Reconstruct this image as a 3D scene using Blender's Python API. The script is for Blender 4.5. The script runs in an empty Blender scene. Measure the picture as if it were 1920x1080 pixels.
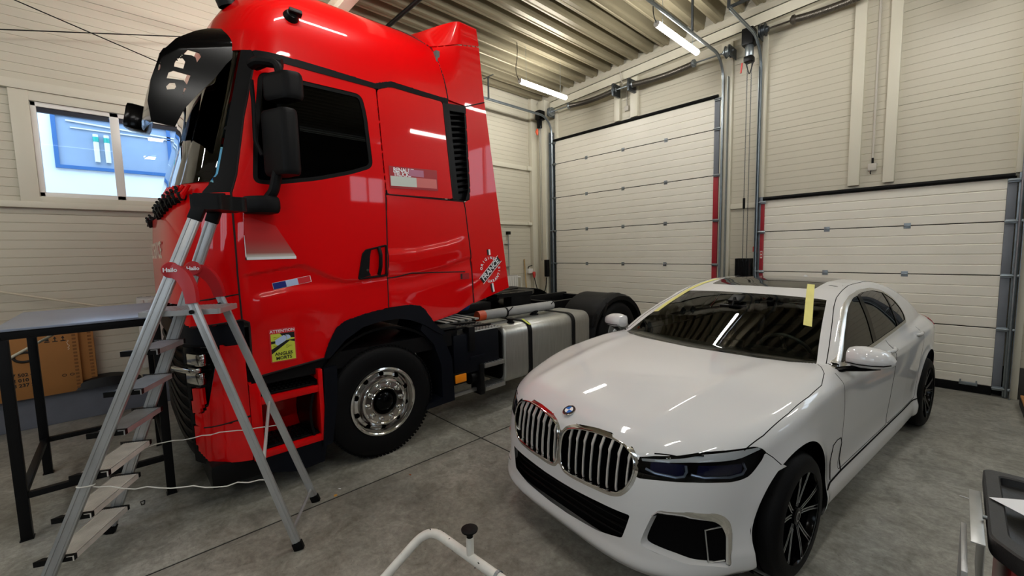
import bpy, bmesh, math, random
import numpy as np
from math import pi, sin, cos, tan, radians, sqrt, atan2
from mathutils import Vector, Matrix, Euler
from mathutils.bvhtree import BVHTree
random.seed(7)
SC = bpy.context.scene
COL = SC.collection

# ------------------------------------------------------------------ camera
F_PX, YAW, PITCH, ROLL, CAM_H = 785.461183, 0.817715525, 0.0885630084, -0.0227740307, 1.80
def make_camera():
    f = Vector((-sin(YAW)*cos(PITCH), cos(YAW)*cos(PITCH), -sin(PITCH)))
    rt = Vector((cos(YAW), sin(YAW), 0)); up = rt.cross(f)
    c, s = cos(ROLL), sin(ROLL)
    r2 = c*rt + s*up; u2 = -s*rt + c*up
    cam = bpy.data.cameras.new('camera'); o = bpy.data.objects.new('camera', cam); COL.objects.link(o)
    o.matrix_world = Matrix(((r2.x, u2.x, -f.x, 0), (r2.y, u2.y, -f.y, 0), (r2.z, u2.z, -f.z, CAM_H), (0, 0, 0, 1)))
    cam.sensor_fit = 'HORIZONTAL'; cam.sensor_width = 36.0; cam.lens = F_PX/1920*36.0
    cam.clip_start = 0.02; cam.clip_end = 200
    SC.camera = o
make_camera()

# ------------------------------------------------------------------ materials
MATS = {}
def _new(name):
    m = bpy.data.materials.new(name); m.use_nodes = True
    nt = m.node_tree; b = nt.nodes['Principled BSDF']
    MATS[name] = m
    return m, nt, b
def srgb(h):
    if isinstance(h, str):
        h = h.lstrip('#'); v = [int(h[i:i+2], 16)/255 for i in (0, 2, 4)]
    else: v = h
    return tuple((x/12.92 if x <= 0.04045 else ((x+0.055)/1.055)**2.4) for x in v) + (1.0,)
def mat(name, col, rough=0.5, metal=0.0, noise=0.0, nscale=8.0, bump=0.0, bscale=60.0, coat=0.0, spec=0.5, stretch=None, rnoise=0.0):
    """procedural material: base colour varied by noise, optional bump and clear coat"""
    if name in MATS: return MATS[name]
    m, nt, b = _new(name); N, L = nt.nodes, nt.links
    c = srgb(col)
    b.inputs['Roughness'].default_value = rough; b.inputs['Metallic'].default_value = metal
    b.inputs['Coat Weight'].default_value = coat; b.inputs['Coat Roughness'].default_value = 0.03
    b.inputs['Specular IOR Level'].default_value = spec
    tc = N.new('ShaderNodeTexCoord'); mp = N.new('ShaderNodeMapping'); L.new(tc.outputs['Object'], mp.inputs['Vector'])
    if stretch: mp.inputs['Scale'].default_value = stretch
    nz = N.new('ShaderNodeTexNoise'); nz.inputs['Scale'].default_value = nscale; nz.inputs['Detail'].default_value = 5
    L.new(mp.outputs['Vector'], nz.inputs['Vector'])
    rp = N.new('ShaderNodeValToRGB')
    k = max(noise, 0.004)
    rp.color_ramp.elements[0].position = 0.3; rp.color_ramp.elements[1].position = 0.72
    rp.color_ramp.elements[0].color = (c[0]*(1-k), c[1]*(1-k), c[2]*(1-k), 1)
    rp.color_ramp.elements[1].color = (min(1, c[0]*(1+k)), min(1, c[1]*(1+k)), min(1, c[2]*(1+k)), 1)
    L.new(nz.outputs['Fac'], rp.inputs['Fac']); L.new(rp.outputs['Color'], b.inputs['Base Color'])
    if rnoise:
        mr = N.new('ShaderNodeMapRange'); mr.inputs['To Min'].default_value = max(0, rough-rnoise); mr.inputs['To Max'].default_value = min(1, rough+rnoise)
        mr.inputs['From Min'].default_value = 0.3; mr.inputs['From Max'].default_value = 0.7
        L.new(nz.outputs['Fac'], mr.inputs['Value']); L.new(mr.outputs['Result'], b.inputs['Roughness'])
    if bump:
        n2 = N.new('ShaderNodeTexNoise'); n2.inputs['Scale'].default_value = bscale; n2.inputs['Detail'].default_value = 4
        L.new(mp.outputs['Vector'], n2.inputs['Vector'])
        bp = N.new('ShaderNodeBump'); bp.inputs['Strength'].default_value = bump; bp.inputs['Distance'].default_value = 0.005
        L.new(n2.outputs['Fac'], bp.inputs['Height']); L.new(bp.outputs['Normal'], b.inputs['Normal'])
    return m
def mat_emit(name, col, strength):
    m, nt, b = _new(name)
    b.inputs['Base Color'].default_value = (0.9, 0.9, 0.9, 1)
    b.inputs['Emission Color'].default_value = srgb(col); b.inputs['Emission Strength'].default_value = strength
    return m
def mat_glass(name, tint, refl_rough=0.0, ior=1.5, tint_amount=1.0):
    """thin pane: tinted see-through mixed with a mirror reflection by Fresnel"""
    m, nt, b = _new(name); N, L = nt.nodes, nt.links
    N.remove(b); out = N['Material Output']
    tr = N.new('ShaderNodeBsdfTransparent'); tr.inputs['Color'].default_value = srgb(tint)
    gl = N.new('ShaderNodeBsdfGlossy'); gl.inputs['Roughness'].default_value = refl_rough; gl.inputs['Color'].default_value = (1, 1, 1, 1)
    fr = N.new('ShaderNodeFresnel'); fr.inputs['IOR'].default_value = ior
    mx = N.new('ShaderNodeMixShader')
    L.new(fr.outputs['Fac'], mx.inputs['Fac']); L.new(tr.outputs[0], mx.inputs[1]); L.new(gl.outputs[0], mx.inputs[2])
    L.new(mx.outputs[0], out.inputs['Surface'])
    return m

# ------------------------------------------------------------------ mesh builder
class MB:
    def __init__(s): s.v = []; s.f = []; s.m = []; s.cur = 0
    def add(s, vs, fs, mi=None):
        o = len(s.v); s.v.extend([tuple(map(float, p)) for p in vs])
        for f in fs:
            s.f.append([o+i for i in f]); s.m.append(s.cur if mi is None else mi)
        return s
    def box(s, c, size, rot=None, bev=0.0, mi=None):
        hx, hy, hz = [d/2 for d in size]
        M = (rot.to_matrix() if isinstance(rot, Euler) else rot) if rot is not None else Matrix.Identity(3)
        c = Vector(c)
        if bev <= 0:
            vs = [c + M @ Vector((sx*hx, sy*hy, sz*hz)) for sx in (-1, 1) for sy in (-1, 1) for sz in (-1, 1)]
            s.add(vs, [(0,1,3,2),(4,6,7,5),(0,4,5,1),(2,3,7,6),(0,2,6,4),(1,5,7,3)], mi)
        else:
            bm = bmesh.new(); bmesh.ops.create_cube(bm, size=1)
            for v in bm.verts: v.co = Vector((v.co.x*2*hx, v.co.y*2*hy, v.co.z*2*hz))
            b = min(bev, 0.49*min(size))
            bmesh.ops.bevel(bm, geom=bm.edges[:], offset=b, segments=2, profile=0.6, affect='EDGES')
            bm.verts.index_update()
            s.add([c + M @ v.co for v in bm.verts], [[v.index for v in f.verts] for f in bm.faces], mi); bm.free()
        return s
    def box2(s, p0, p1, bev=0.0, mi=None):
        return s.box([(a+b)/2 for a, b in zip(p0, p1)], [abs(b-a) for a, b in zip(p0, p1)], None, bev, mi)
    def bar(s, a, b, w, h, up=(0, 0, 1), bev=0.0, mi=None):
        """rectangular bar from a to b, w across, h along 'up'"""
        a, b = Vector(a), Vector(b); d = (b-a); L = d.length; d.normalize()
        x = d.cross(Vector(up))
        if x.length < 1e-5: x = d.cross(Vector((1, 0, 0)))
        x.normalize(); z = x.cross(d)
        M = Matrix((x, d, z)).transposed()
        return s.box((a+b)/2, (w, L, h), M, bev, mi)
    def tube(s, pts, r, n=10, closed=False, cap=True, mi=None):
        pts = [Vector(p) for p in pts]; k = len(pts)
        rs = r if isinstance(r, (list, tuple)) else [r]*k
        T = []
        for i in range(k):
            if closed: t = pts[(i+1) % k]-pts[i-1]
            else: t = pts[min(i+1, k-1)]-pts[max(i-1, 0)]
            T.append(t.normalized() if t.length > 1e-9 else Vector((0, 0, 1)))
        up = Vector((0, 0, 1)) if abs(T[0].z) < 0.9 else Vector((1, 0, 0))
        nrm = (up - T[0]*up.dot(T[0])).normalized()
        vs = []
        for i in range(k):
            nrm = (nrm - T[i]*nrm.dot(T[i]))
            nrm = nrm.normalized() if nrm.length > 1e-6 else T[i].orthogonal().normalized()
            b = T[i].cross(nrm)
            for j in range(n):
                a = 2*pi*j/n
                vs.append(pts[i] + (nrm*cos(a)+b*sin(a))*rs[i])
        fs = []
        for i in range(k if closed else k-1):
            i2 = (i+1) % k
            for j in range(n):
                j2 = (j+1) % n
                fs.append((i*n+j, i*n+j2, i2*n+j2, i2*n+j))
        if cap and not closed:
            fs.append(list(range(n))[::-1]); fs.append([(k-1)*n+j for j in range(n)])
        return s.add(vs, fs, mi)
    def cyl(s, a, b, r, n=20, mi=None, r2=None):
        return s.tube([a, b], [r, r if r2 is None else r2], n, mi=mi)
    def lathe(s, prof, o, axis, n=32, mi=None, ang=2*pi, ref=None):
        """prof = [(radius, height along axis)]"""
        o = Vector(o); ax = Vector(axis).normalized()
        x = Vector(ref) if ref else ax.orthogonal(); x = (x-ax*x.dot(ax)).normalized(); y = ax.cross(x)
        full = abs(ang-2*pi) < 1e-6; k = len(prof); cnt = n if full else n+1
        vs = []
        for j in range(cnt):
            a = ang*j/n
            for (r, h) in prof: vs.append(o + ax*h + (x*cos(a)+y*sin(a))*r)
        fs = []
        for j in range(n):
            j2 = (j+1) % cnt
            for i in range(k-1): fs.append((j*k+i, j*k+i+1, j2*k+i+1, j2*k+i))
        return s.add(vs, fs, mi)
    def prism(s, poly, fn, d0, d1, mi=None):
        """extrude a 2-D polygon; fn(u, v, d) -> point"""
        k = len(poly)
        vs = [fn(u, v, d0) for u, v in poly]+[fn(u, v, d1) for u, v in poly]
        fs = [list(range(k))[::-1], list(range(k, 2*k))]+[(i, (i+1) % k, k+(i+1) % k, k+i) for i in range(k)]
        return s.add(vs, fs, mi)
    def grid(s, P, mi=None, closeu=False):
        a, b = len(P), len(P[0])
        fs = []
        for i in range(a if closeu else a-1):
            i2 = (i+1) % a
            for j in range(b-1): fs.append((i*b+j, i*b+j+1, i2*b+j+1, i2*b+j))
        return s.add([p for row in P for p in row], fs, mi)
    def text(s, body, size, M, depth=0.0006, bold=0.0, spacing=1.0, align='CENTER', mi=None):
        cu = bpy.data.curves.new('t', 'FONT'); cu.body = body; cu.size = size; cu.extrude = depth; cu.offset = bold
        cu.align_x = align; cu.align_y = 'CENTER'; cu.space_character = spacing; cu.resolution_u = 2
        ob = bpy.data.objects.new('t', cu); COL.objects.link(ob)
        dg = bpy.context.evaluated_depsgraph_get(); dg.update()
        me = bpy.data.meshes.new_from_object(ob.evaluated_get(dg))
        s.add([M @ v.co for v in me.vertices], [list(p.vertices) for p in me.polygons], mi)
        bpy.data.objects.remove(ob); bpy.data.curves.remove(cu); bpy.data.meshes.remove(me)
        return s
    def mirror(s, axis=1, off=0.0):
        """append mirrored copy"""
        o = len(s.v); n = len(s.f)
        for p in s.v[:o]:
            q = list(p); q[axis] = 2*off-q[axis]; s.v.append(tuple(q))
        for f, m in zip(s.f[:n], s.m[:n]): s.f.append([o+i for i in f][::-1]); s.m.append(m)
        return s
    def xform(s, M):
        s.v = [tuple(M @ Vector(p)) for p in s.v]; return s

def root_matrix(o):
    return Matrix.LocRotScale(o.location, o.rotation_euler, o.scale)
def link_mesh(name, mb, mats, smooth=35, fixn=True):
    me = bpy.data.meshes.new(name)
    me.from_pydata(mb.v, [], mb.f)
    if not isinstance(mats, (list, tuple)): mats = [mats]
    for m in mats: me.materials.append(m)
    if len(mats) > 1: me.polygons.foreach_set('material_index', mb.m)
    if fixn:
        bm = bmesh.new(); bm.from_mesh(me); bmesh.ops.recalc_face_normals(bm, faces=bm.faces[:]); bm.to_mesh(me); bm.free()
    if smooth:
        me.polygons.foreach_set('use_smooth', [True]*len(me.polygons)); me.set_sharp_from_angle(angle=radians(smooth))
    me.update()
    o = bpy.data.objects.new(name, me); COL.objects.link(o)
    return o
def thing(name, label, cat, loc=(0, 0, 0), rz=0.0, group=None):
    o = bpy.data.objects.new(name, None); COL.objects.link(o); o.empty_display_size = 0.1
    o.location = loc; o.rotation_euler = (0, 0, rz)
    o['label'] = label; o['category'] = cat
    if group: o['group'] = group
    return o
def part(name, mb, mats, parent, label=None, smooth=35, world=True, fixn=True):
    """one mesh under its thing (or part); coordinates given in world space unless world=False"""
    if world:
        r = parent
        while r.parent: r = r.parent
        mb.xform(root_matrix(r).inverted())
    o = link_mesh(name, mb, mats, smooth, fixn); o.parent = parent
    if label: o['label'] = label
    return o
def single(name, mb, mats, label, cat, group=None, smooth=35, loc=None):
    o = link_mesh(name, mb, mats, smooth)
    if loc is not None:
        L = Vector(loc); o.data.transform(Matrix.Translation(-L)); o.location = L
    o['label'] = label; o['category'] = cat
    if group: o['group'] = group
    return o
def struct(name, mb, mats, smooth=30, label=None, cat=None):
    o = link_mesh(name, mb, mats, smooth); o['kind'] = 'structure'
    if label: o['label'] = label
    if cat: o['category'] = cat
    return o
def copy_tree(o, parent=None, loc=None, rot=None):
    c = o.copy(); COL.objects.link(c); c.parent = parent
    if loc is not None: c.location = loc
    if rot is not None: c.rotation_euler = rot
    for ch in list(o.children): copy_tree(ch, c)
    return c
def lerp(a, b, t): return a+(b-a)*t
def bez(p0, p1, p2, n=8):
    p0, p1, p2 = Vector(p0), Vector(p1), Vector(p2)
    return [p0*(1-t)**2+p1*2*t*(1-t)+p2*t*t for t in [i/n for i in range(n+1)]]
def fillet(pts, r, n=6, closed=False):
    """round the corners of a 3-D polyline"""
    pts = [Vector(p) for p in pts]; k = len(pts); out = []
    for i in range(k):
        if not closed and i in (0, k-1): out.append(pts[i]); continue
        a, b, c = pts[i-1], pts[i], pts[(i+1) % k]
        d = min(r, 0.45*(a-b).length, 0.45*(c-b).length)
        out += bez(b+(a-b).normalized()*d, b, b+(c-b).normalized()*d, n)
    return out
def fillet2(poly, r, n=5, closed=True):
    return [(p.x, p.y) for p in fillet([(a, b, 0) for a, b in poly], r, n, closed)]
# ------------------------------------------------------------------ cutting panels out of a smooth body surface
def pip(pts, poly):
    x, y = pts[:, 0], pts[:, 1]; inside = np.zeros(len(pts), bool)
    n = len(poly)
    for i in range(n):
        x0, y0 = poly[i]; x1, y1 = poly[(i+1) % n]
        if y0 == y1: continue
        c = ((y0 > y) != (y1 > y)) & (x < (x1-x0)*(y-y0)/(y1-y0)+x0)
        inside ^= c
    return inside
def nearest_on_polys(p, polys):
    best = None
    for poly in polys:
        a = np.asarray(poly); b = np.roll(a, -1, 0); d = b-a
        L = (d*d).sum(1); L[L == 0] = 1e-12
        t = np.clip(((p-a)*d).sum(1)/L, 0, 1)
        q = a+d*t[:, None]; e = ((q-p)**2).sum(1); i = e.argmin()
        if best is None or e[i] < best[0]: best = (e[i], q[i])
    return sqrt(best[0]), best[1]
def carve(V, Q, AB, regions, relift, tol):
    """V (n,3) points, Q (m,4) quads, AB (n,2) drawing-plane coordinates.
    regions: [(name, polygon, test or None)] tried in order, faces in none of them are dropped.
    Vertices on a border between regions are slid onto the drawn outline; relift(i, ab) puts them back on the surface."""
    V = V.copy(); AB = AB.copy()
    cen = AB[Q].mean(1); cen3 = V[Q].mean(1)
    cls = np.full(len(Q), -1)
    for k, (nm, poly, test) in enumerate(regions):
        m = (cls < 0) & pip(cen, poly)
        if test is not None: m &= test(cen3)
        cls[m] = k
    lo = np.full(len(V), 10**6); hi = np.full(len(V), -10**6)
    for j in range(4):
        np.minimum.at(lo, Q[:, j], cls); np.maximum.at(hi, Q[:, j], cls)
    polys = [np.asarray(r[1], float) for r in regions]
    bidx = np.nonzero((lo != hi) & (hi >= 0))[0]
    for i in bidx:
        use = [polys[k] for k in {int(lo[i]), int(hi[i])} if k >= 0]
        d, q = nearest_on_polys(AB[i], use)
        if d < tol:
            AB[i] = q; V[i] = relift(i, q)
    # sharp corners
    bset = np.zeros(len(V), bool); bset[bidx] = True
    if len(bidx):
        for poly in polys:
            k = len(poly)
            for j in range(k):
                a, b, c = poly[j-1], poly[j], poly[(j+1) % k]
                u, w = b-a, c-b
                if np.linalg.norm(u) < 1e-9 or np.linalg.norm(w) < 1e-9: continue
                ca = np.dot(u, w)/np.linalg.norm(u)/np.linalg.norm(w)
                if ca < 0.82:
                    d = ((AB[bidx]-b)**2).sum(1); i = bidx[d.argmin()]
                    if d.min() < (tol*0.9)**2: AB[i] = b; V[i] = relift(i, b)
    out = {}
    for k, (nm, poly, test) in enumerate(regions):
        f = Q[cls == k]
        if not len(f): continue
        u, inv = np.unique(f, return_inverse=True)
        mb = out.setdefault(nm, MB())
        mb.add(V[u], [list(map(int, r)) for r in inv.reshape(f.shape)])
    return out
def inset(poly, d):
    """move every edge of a polygon inwards by d (either winding)"""
    P = [Vector(p) for p in poly]; n = len(P)
    A = sum(P[i].x*P[(i+1) % n].y-P[(i+1) % n].x*P[i].y for i in range(n)); s = 1 if A > 0 else -1
    out = []
    for i in range(n):
        a, b, c = P[i-1], P[i], P[(i+1) % n]
        u = (b-a).normalized(); v = (c-b).normalized()
        n1 = Vector((-u.y, u.x))*s; n2 = Vector((-v.y, v.x))*s
        m = (n1+n2)
        m = m/max(0.3, m.dot(n1)) if m.length > 1e-6 else n1
        out.append((b.x+m.x*d, b.y+m.y*d))
    return out
def solidify(mb, t):
    """give an open sheet a thickness t (to the inside of its normals)"""
    me = bpy.data.meshes.new('s'); me.from_pydata(mb.v, [], mb.f)
    bm = bmesh.new(); bm.from_mesh(me); bpy.data.meshes.remove(me)
    bmesh.ops.remove_doubles(bm, verts=bm.verts[:], dist=2e-5)
    bmesh.ops.dissolve_degenerate(bm, edges=bm.edges[:], dist=1e-6)
    bm.normal_update(); bm.verts.index_update()
    n = len(bm.verts); vs = [v.co.copy() for v in bm.verts]+[v.co-v.normal*t for v in bm.verts]
    fs = [[v.index for v in f.verts] for f in bm.faces]; fs += [[v.index+n for v in f.verts][::-1] for f in bm.faces]
    for e in bm.edges:
        if len(e.link_loops) == 1:
            l = e.link_loops[0]; a, b = l.vert.index, l.link_loop_next.vert.index
            fs.append([b, a, a+n, b+n])
    bm.free(); r = MB(); r.add(vs, fs); return r
# ------------------------------------------------------------------ room materials
M_WALL = mat('cream_sandwich_panel', '#c6c0ae', 0.45, noise=0.03, nscale=1.2, bump=0.05, bscale=120, rnoise=0.05)
M_DOORP = mat('white_door_panel', '#e4dfd2', 0.42, noise=0.03, nscale=2.0, bump=0.12, bscale=180)
M_TRIMC = mat('cream_steel_trim', '#d3cebc', 0.4, noise=0.02, nscale=3)
M_PLINTH = mat('grey_painted_plinth', '#6d717c', 0.6, noise=0.1, nscale=4, bump=0.2, bscale=30)
M_PLINTHD = mat('dark_painted_plinth', '#34332f', 0.6, noise=0.1, nscale=4, bump=0.2, bscale=30)
M_CEIL = mat('galvanised_roof_sheet', '#8d846c', 0.42, 0.3, noise=0.06, nscale=3, stretch=(4, 0.4, 4))
M_GALV = mat('galvanised_steel', '#8f979c', 0.34, 0.85, noise=0.12, nscale=14)
M_GALVD = mat('dark_galvanised_steel', '#4a4f54', 0.38, 0.8, noise=0.12, nscale=14)
M_BLACKR = mat('black_rubber', '#080809', 0.6, noise=0.1, nscale=20, spec=0.15)
M_BLACKP = mat('black_plastic', '#0a0a0b', 0.42, noise=0.08, nscale=30, bump=0.1, bscale=400, spec=0.16)
M_BLACKM = mat('black_steel', '#0c0c0e', 0.45, 0.0, noise=0.15, nscale=12, spec=0.18)
M_SPRING = mat('oiled_spring_steel', '#5c5750', 0.4, 0.8, noise=0.15, nscale=40)
M_RED_GUARD = mat('red_guard_strip', '#a3222e', 0.45, noise=0.06)
M_GREY_GUARD = mat('grey_guard_strip', '#6f747c', 0.45, noise=0.06)
M_WHITEP = mat('white_plastic', '#e8e6df', 0.35, noise=0.02)
M_WHITEU = mat('white_window_frame', '#eceae4', 0.3, noise=0.01)
M_TUBE = mat_emit('lamp_diffuser', '#fffcf6', 78.0)
M_DARKVOID = mat('dark_void', '#14120f', 0.9)

def make_concrete():
    m, nt, b = _new('worn_concrete'); N, L = nt.nodes, nt.links
    tc = N.new('ShaderNodeTexCoord')
    def noise(sc, det=6, ro=0.6, dist=0.0, stretch=None):
        n = N.new('ShaderNodeTexNoise'); n.inputs['Scale'].default_value = sc; n.inputs['Detail'].default_value = det
        n.inputs['Roughness'].default_value = ro; n.inputs['Distortion'].default_value = dist
        if stretch:
            mp = N.new('ShaderNodeMapping'); mp.inputs['Scale'].default_value = stretch
            L.new(tc.outputs['Object'], mp.inputs['Vector']); L.new(mp.outputs['Vector'], n.inputs['Vector'])
        else: L.new(tc.outputs['Object'], n.inputs['Vector'])
        return n.outputs['Fac']
    def ramp(fac, p0, c0, p1, c1):
        r = N.new('ShaderNodeValToRGB'); r.color_ramp.elements[0].position = p0; r.color_ramp.elements[1].position = p1
        r.color_ramp.elements[0].color = srgb(c0); r.color_ramp.elements[1].color = srgb(c1); L.new(fac, r.inputs['Fac']); return r.outputs['Color']
    def mix(fac, a, bcol, mode='MIX'):
        x = N.new('ShaderNodeMix'); x.data_type = 'RGBA'; x.blend_type = mode
        if isinstance(fac, float): x.inputs['Factor'].default_value = fac
        else: L.new(fac, x.inputs['Factor'])
        L.new(a, x.inputs['A']); L.new(bcol, x.inputs['B']); return x.outputs['Result']
    base = ramp(noise(0.9, 7, 0.62, 0.6), 0.32, '#a9a8a1', 0.7, '#cfcdc3')
    fine = ramp(noise(26, 8, 0.7), 0.3, '#6f6e64', 0.75, '#ffffff')
    c = mix(0.55, base, fine, 'MULTIPLY')
    mid = ramp(noise(5.5, 9, 0.72, 0.8), 0.3, '#8f8d84', 0.62, '#ffffff'); c = mix(0.7, c, mid, 'MULTIPLY')
    crk = ramp(noise(2.2, 10, 0.8, 3.0), 0.655, '#ffffff', 0.675, '#6b665c'); c = mix(0.5, c, crk, 'MULTIPLY')
    specks = ramp(noise(75, 3, 0.5), 0.66, '#ffffff', 0.73, '#4a463c')
    c = mix(0.55, c, specks, 'MULTIPLY')
    scr = ramp(noise(5, 9, 0.75, 1.5, (1, 9, 1)), 0.60, '#ffffff', 0.78, '#7d766a')
    c = mix(0.6, c, scr, 'MULTIPLY')
    stain = ramp(noise(0.55, 4, 0.5, 0.4), 0.48, '#ffffff', 0.72, '#857b66')
    c = mix(0.6, c, stain, 'MULTIPLY')
    L.new(c, b.inputs['Base Color'])
    mr = N.new('ShaderNodeMapRange'); mr.inputs['To Min'].default_value = 0.22; mr.inputs['To Max'].default_value = 0.55
    L.new(noise(1.6, 6, 0.65), mr.inputs['Value']); L.new(mr.outputs['Result'], b.inputs['Roughness'])
    bp = N.new('ShaderNodeBump'); bp.inputs['Strength'].default_value = 0.12; bp.inputs['Distance'].default_value = 0.004
    L.new(noise(40, 6, 0.7), bp.inputs['Height']); L.new(bp.outputs['Normal'], b.inputs['Normal'])
    return m
M_CONC = make_concrete()

# ------------------------------------------------------------------ floor: cast slabs with open joints
YG, XL = 7.26, -6.83
XR, YB = 7.5, -5.2
jx, jy, g = -3.09, 2.44, 0.008
for (x0, x1) in ((XL-0.3, jx-g), (jx+g, XR+0.3)):
    for (y0, y1) in ((YB-0.3, jy-g), (jy+g, YG+0.35)):
        struct('floor', MB().box2((x0, y0, -0.12), (x1, y1, 0.0), 0.004), M_CONC, label='worn grey concrete floor slab')
struct('floor', MB().box2((jx-g-0.001, YB, -0.06), (jx+g+0.001, YG+0.3, -0.004)).box2((XL, jy-g-0.001, -0.06), (XR, jy+g+0.001, -0.0045)), mat('dark_joint_filler', '#1d1c1a', 0.8), label='dark joints between the floor slabs')
struct('floor', MB().box2((XL-0.4, YB-0.4, -0.2), (XR+0.4, YG+0.45, -0.14)), M_DARKVOID)

# ------------------------------------------------------------------ ribbed sandwich panels
def rib_profile(z0, z1, pitch, gw=0.009, gd=0.006, z_first=None):
    """(depth, z) outline of a micro-ribbed face, depth>0 goes into the panel"""
    pr = [(0, z0)]; z = (z0+pitch) if z_first is None else z_first
    while z < z1-pitch*0.3:
        if z > z0+gw: pr += [(0, z-gw/2), (gd, z-gw*0.2), (gd, z+gw*0.2), (0, z+gw/2)]
        z += pitch
    pr.append((0, z1)); return pr
def rib_panel(mb, a, b, z0, z1, out, pitch=0.0935, thick=0.05, gw=0.009, gd=0.006, z_first=None):
    """vertical panel from plan point a to b; 'out' is the unit plan vector the ribbed face looks along"""
    pr = rib_profile(z0, z1, pitch, gw, gd, z_first)
    def P(p, d, z): return (p[0]-out[0]*d, p[1]-out[1]*d, z)
    prof = pr+[(thick, z1), (thick, z0)]
    k = len(prof)
    vs = [P(a, d, z) for d, z in prof]+[P(b, d, z) for d, z in prof]
    fs = [(i, (i+1) % k, k+(i+1) % k, k+i) for i in range(k)]
    mb.add(vs, fs+[list(range(k)), list(range(k, 2*k))[::-1]])
    return mb

W_Y0, W_Y1, W_Z0, W_Z1 = -0.55, 1.78, 2.50, 3.50          # window opening in the left wall
R = (1, 0)
mb = MB()
rib_panel(mb, (XL, YB), (XL, YG+0.3), 0.345, 2.40, R, z_first=0.44)
rib_panel(mb, (XL, YB), (XL, YG+0.3), 3.68, 4.685, R)
rib_panel(mb, (XL, YB), (XL, YG+0.3), 4.689, 5.7, R)
rib_panel(mb, (XL, YB), (XL, W_Y0-0.10), 2.40, 3.68, R)
rib_panel(mb, (XL, W_Y1+0.10), (XL, YG+0.3), 2.40, 3.68, R)
struct('wall_left', mb, M_WALL, label='cream ribbed panel wall with the daylight window')
struct('wall_left_plinth', MB().box2((XL-0.1, YB, 0), (XL+0.06, YG+0.3, 0.345), 0.006), M_PLINTH, label='grey painted concrete plinth under the cream panels')
mb = MB()
for z0, z1, d in ((2.375, 2.44, 0.05), (3.60, 3.695, 0.05)):
    mb.box2((XL-0.02, YB, z0), (XL+d, 6.9, z1), 0.004)
    mb.box2((XL-0.02, 6.9, z0), (XL+d+0.03, 7.18, z1), 0.004)
mb.box2((XL-0.02, YB, 0.345), (XL+0.045, YG, 0.37), 0.003)
struct('trim_1', mb, M_TRIMC, label='cream horizontal steel girts along the left wall')
# window
mb = MB()
mb.box2((XL-0.06, W_Y0-0.14, W_Z0-0.08), (XL+0.035, W_Y0, W_Z1+0.10), 0.004)
mb.box2((XL-0.06, W_Y1, W_Z0-0.08), (XL+0.035, W_Y1+0.14, W_Z1+0.10), 0.004)
mb.box2((XL-0.06, W_Y0-0.14, W_Z1), (XL+0.032, W_Y1+0.14, W_Z1+0.10), 0.004)
mb.box2((XL-0.06, W_Y0-0.14, W_Z0-0.06), (XL+0.032, W_Y1+0.14, W_Z0), 0.004)
struct('trim_2', mb, M_TRIMC, label='cream steel surround of the left wall window')
wf = MB(); fx0, fx1 = XL-0.05, XL+0.012
wf.box2((fx0, W_Y0, W_Z0), (fx1, W_Y0+0.045, W_Z1), 0.006); wf.box2((fx0, W_Y1-0.045, W_Z0), (fx1, W_Y1, W_Z1), 0.006)
wf.box2((fx0, W_Y0, W_Z0), (fx1, W_Y1, W_Z0+0.05), 0.006); wf.box2((fx0, W_Y0, W_Z1-0.05), (fx1, W_Y1, W_Z1), 0.006)
for ym in (0.10, 0.94): wf.box2((fx0, ym-0.04, W_Z0), (fx1, ym+0.04, W_Z1), 0.006)
struct('window_1', wf, M_WHITEU, label='white framed window in the left wall')
M_PANE = mat_glass('window_glass', '#eef6ff', ior=1.35)
pn = MB(); pn.box2((XL-0.03, W_Y0+0.03, W_Z0+0.03), (XL-0.026, W_Y1-0.03, W_Z1-0.03))
struct('window_1_pane', pn, M_PANE)
hd = MB()
for y0, y1 in ((W_Y0+0.046, 0.058), (0.142, 0.898), (0.982, W_Y1-0.046)): hd.box2((XL-0.045, y0, W_Z1-0.10), (XL-0.005, y1, W_Z1-0.052))
single('roller_blind', hd, mat('navy_blind', '#1c2030', 0.6), 'dark blue rolled-up blind along the top of the window', 'blind')

# daylight: the building across the yard
M_FAC = mat('white_render', '#f2f5f8', 0.8, noise=0.03, nscale=2, bump=0.1)
M_FGL = mat('blue_office_glass', '#95a9c2', 0.3, noise=0.12, nscale=1.2)
M_FFR = mat('blue_office_frame', '#3d6ea8', 0.4)
XF = -11.5
bld = thing('office_building', 'white rendered building with blue strip windows seen through the left wall window', 'building', (XF, 1.0, 0))
part('facade', MB().box2((XF-0.3, -9, -0.2), (XF, 14, 6.5)), M_FAC, bld)
fz0, fz1 = 3.58, 4.47
fr = MB()
fr.box2((XF-0.02, -0.69, fz0-0.06), (XF+0.05, 6.2, fz0), 0.0); fr.box2((XF-0.02, -0.69, fz1), (XF+0.05, 6.2, fz1+0.06))
for y in (-0.69, 0.95, 2.6, 4.3, 6.14): fr.box2((XF-0.02, y, fz0), (XF+0.05, y+0.06, fz1))
part('window_frame', fr, M_FFR, bld)
part('window_pane', MB().box2((XF-0.01, -0.65, fz0), (XF+0.02, 6.16, fz1)), M_FGL, bld)
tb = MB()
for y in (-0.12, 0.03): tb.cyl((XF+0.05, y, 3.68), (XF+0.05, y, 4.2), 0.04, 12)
tb.bar((XF+0.04, -0.5, 4.40), (XF+0.04, 1.6, 4.28), 0.02, 0.025); tb.bar((XF+0.04, -0.45, 4.28), (XF+0.04, 2.4, 4.25), 0.02, 0.02)  # these two bars are modelled glints: lights reflected in the office glass
part('window_strip_glint', tb, M_WHITEP, bld)
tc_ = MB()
for y in (-0.12, 0.03): tc_.cyl((XF+0.051, y, 4.06), (XF+0.051, y, 4.15), 0.043, 12)
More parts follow.
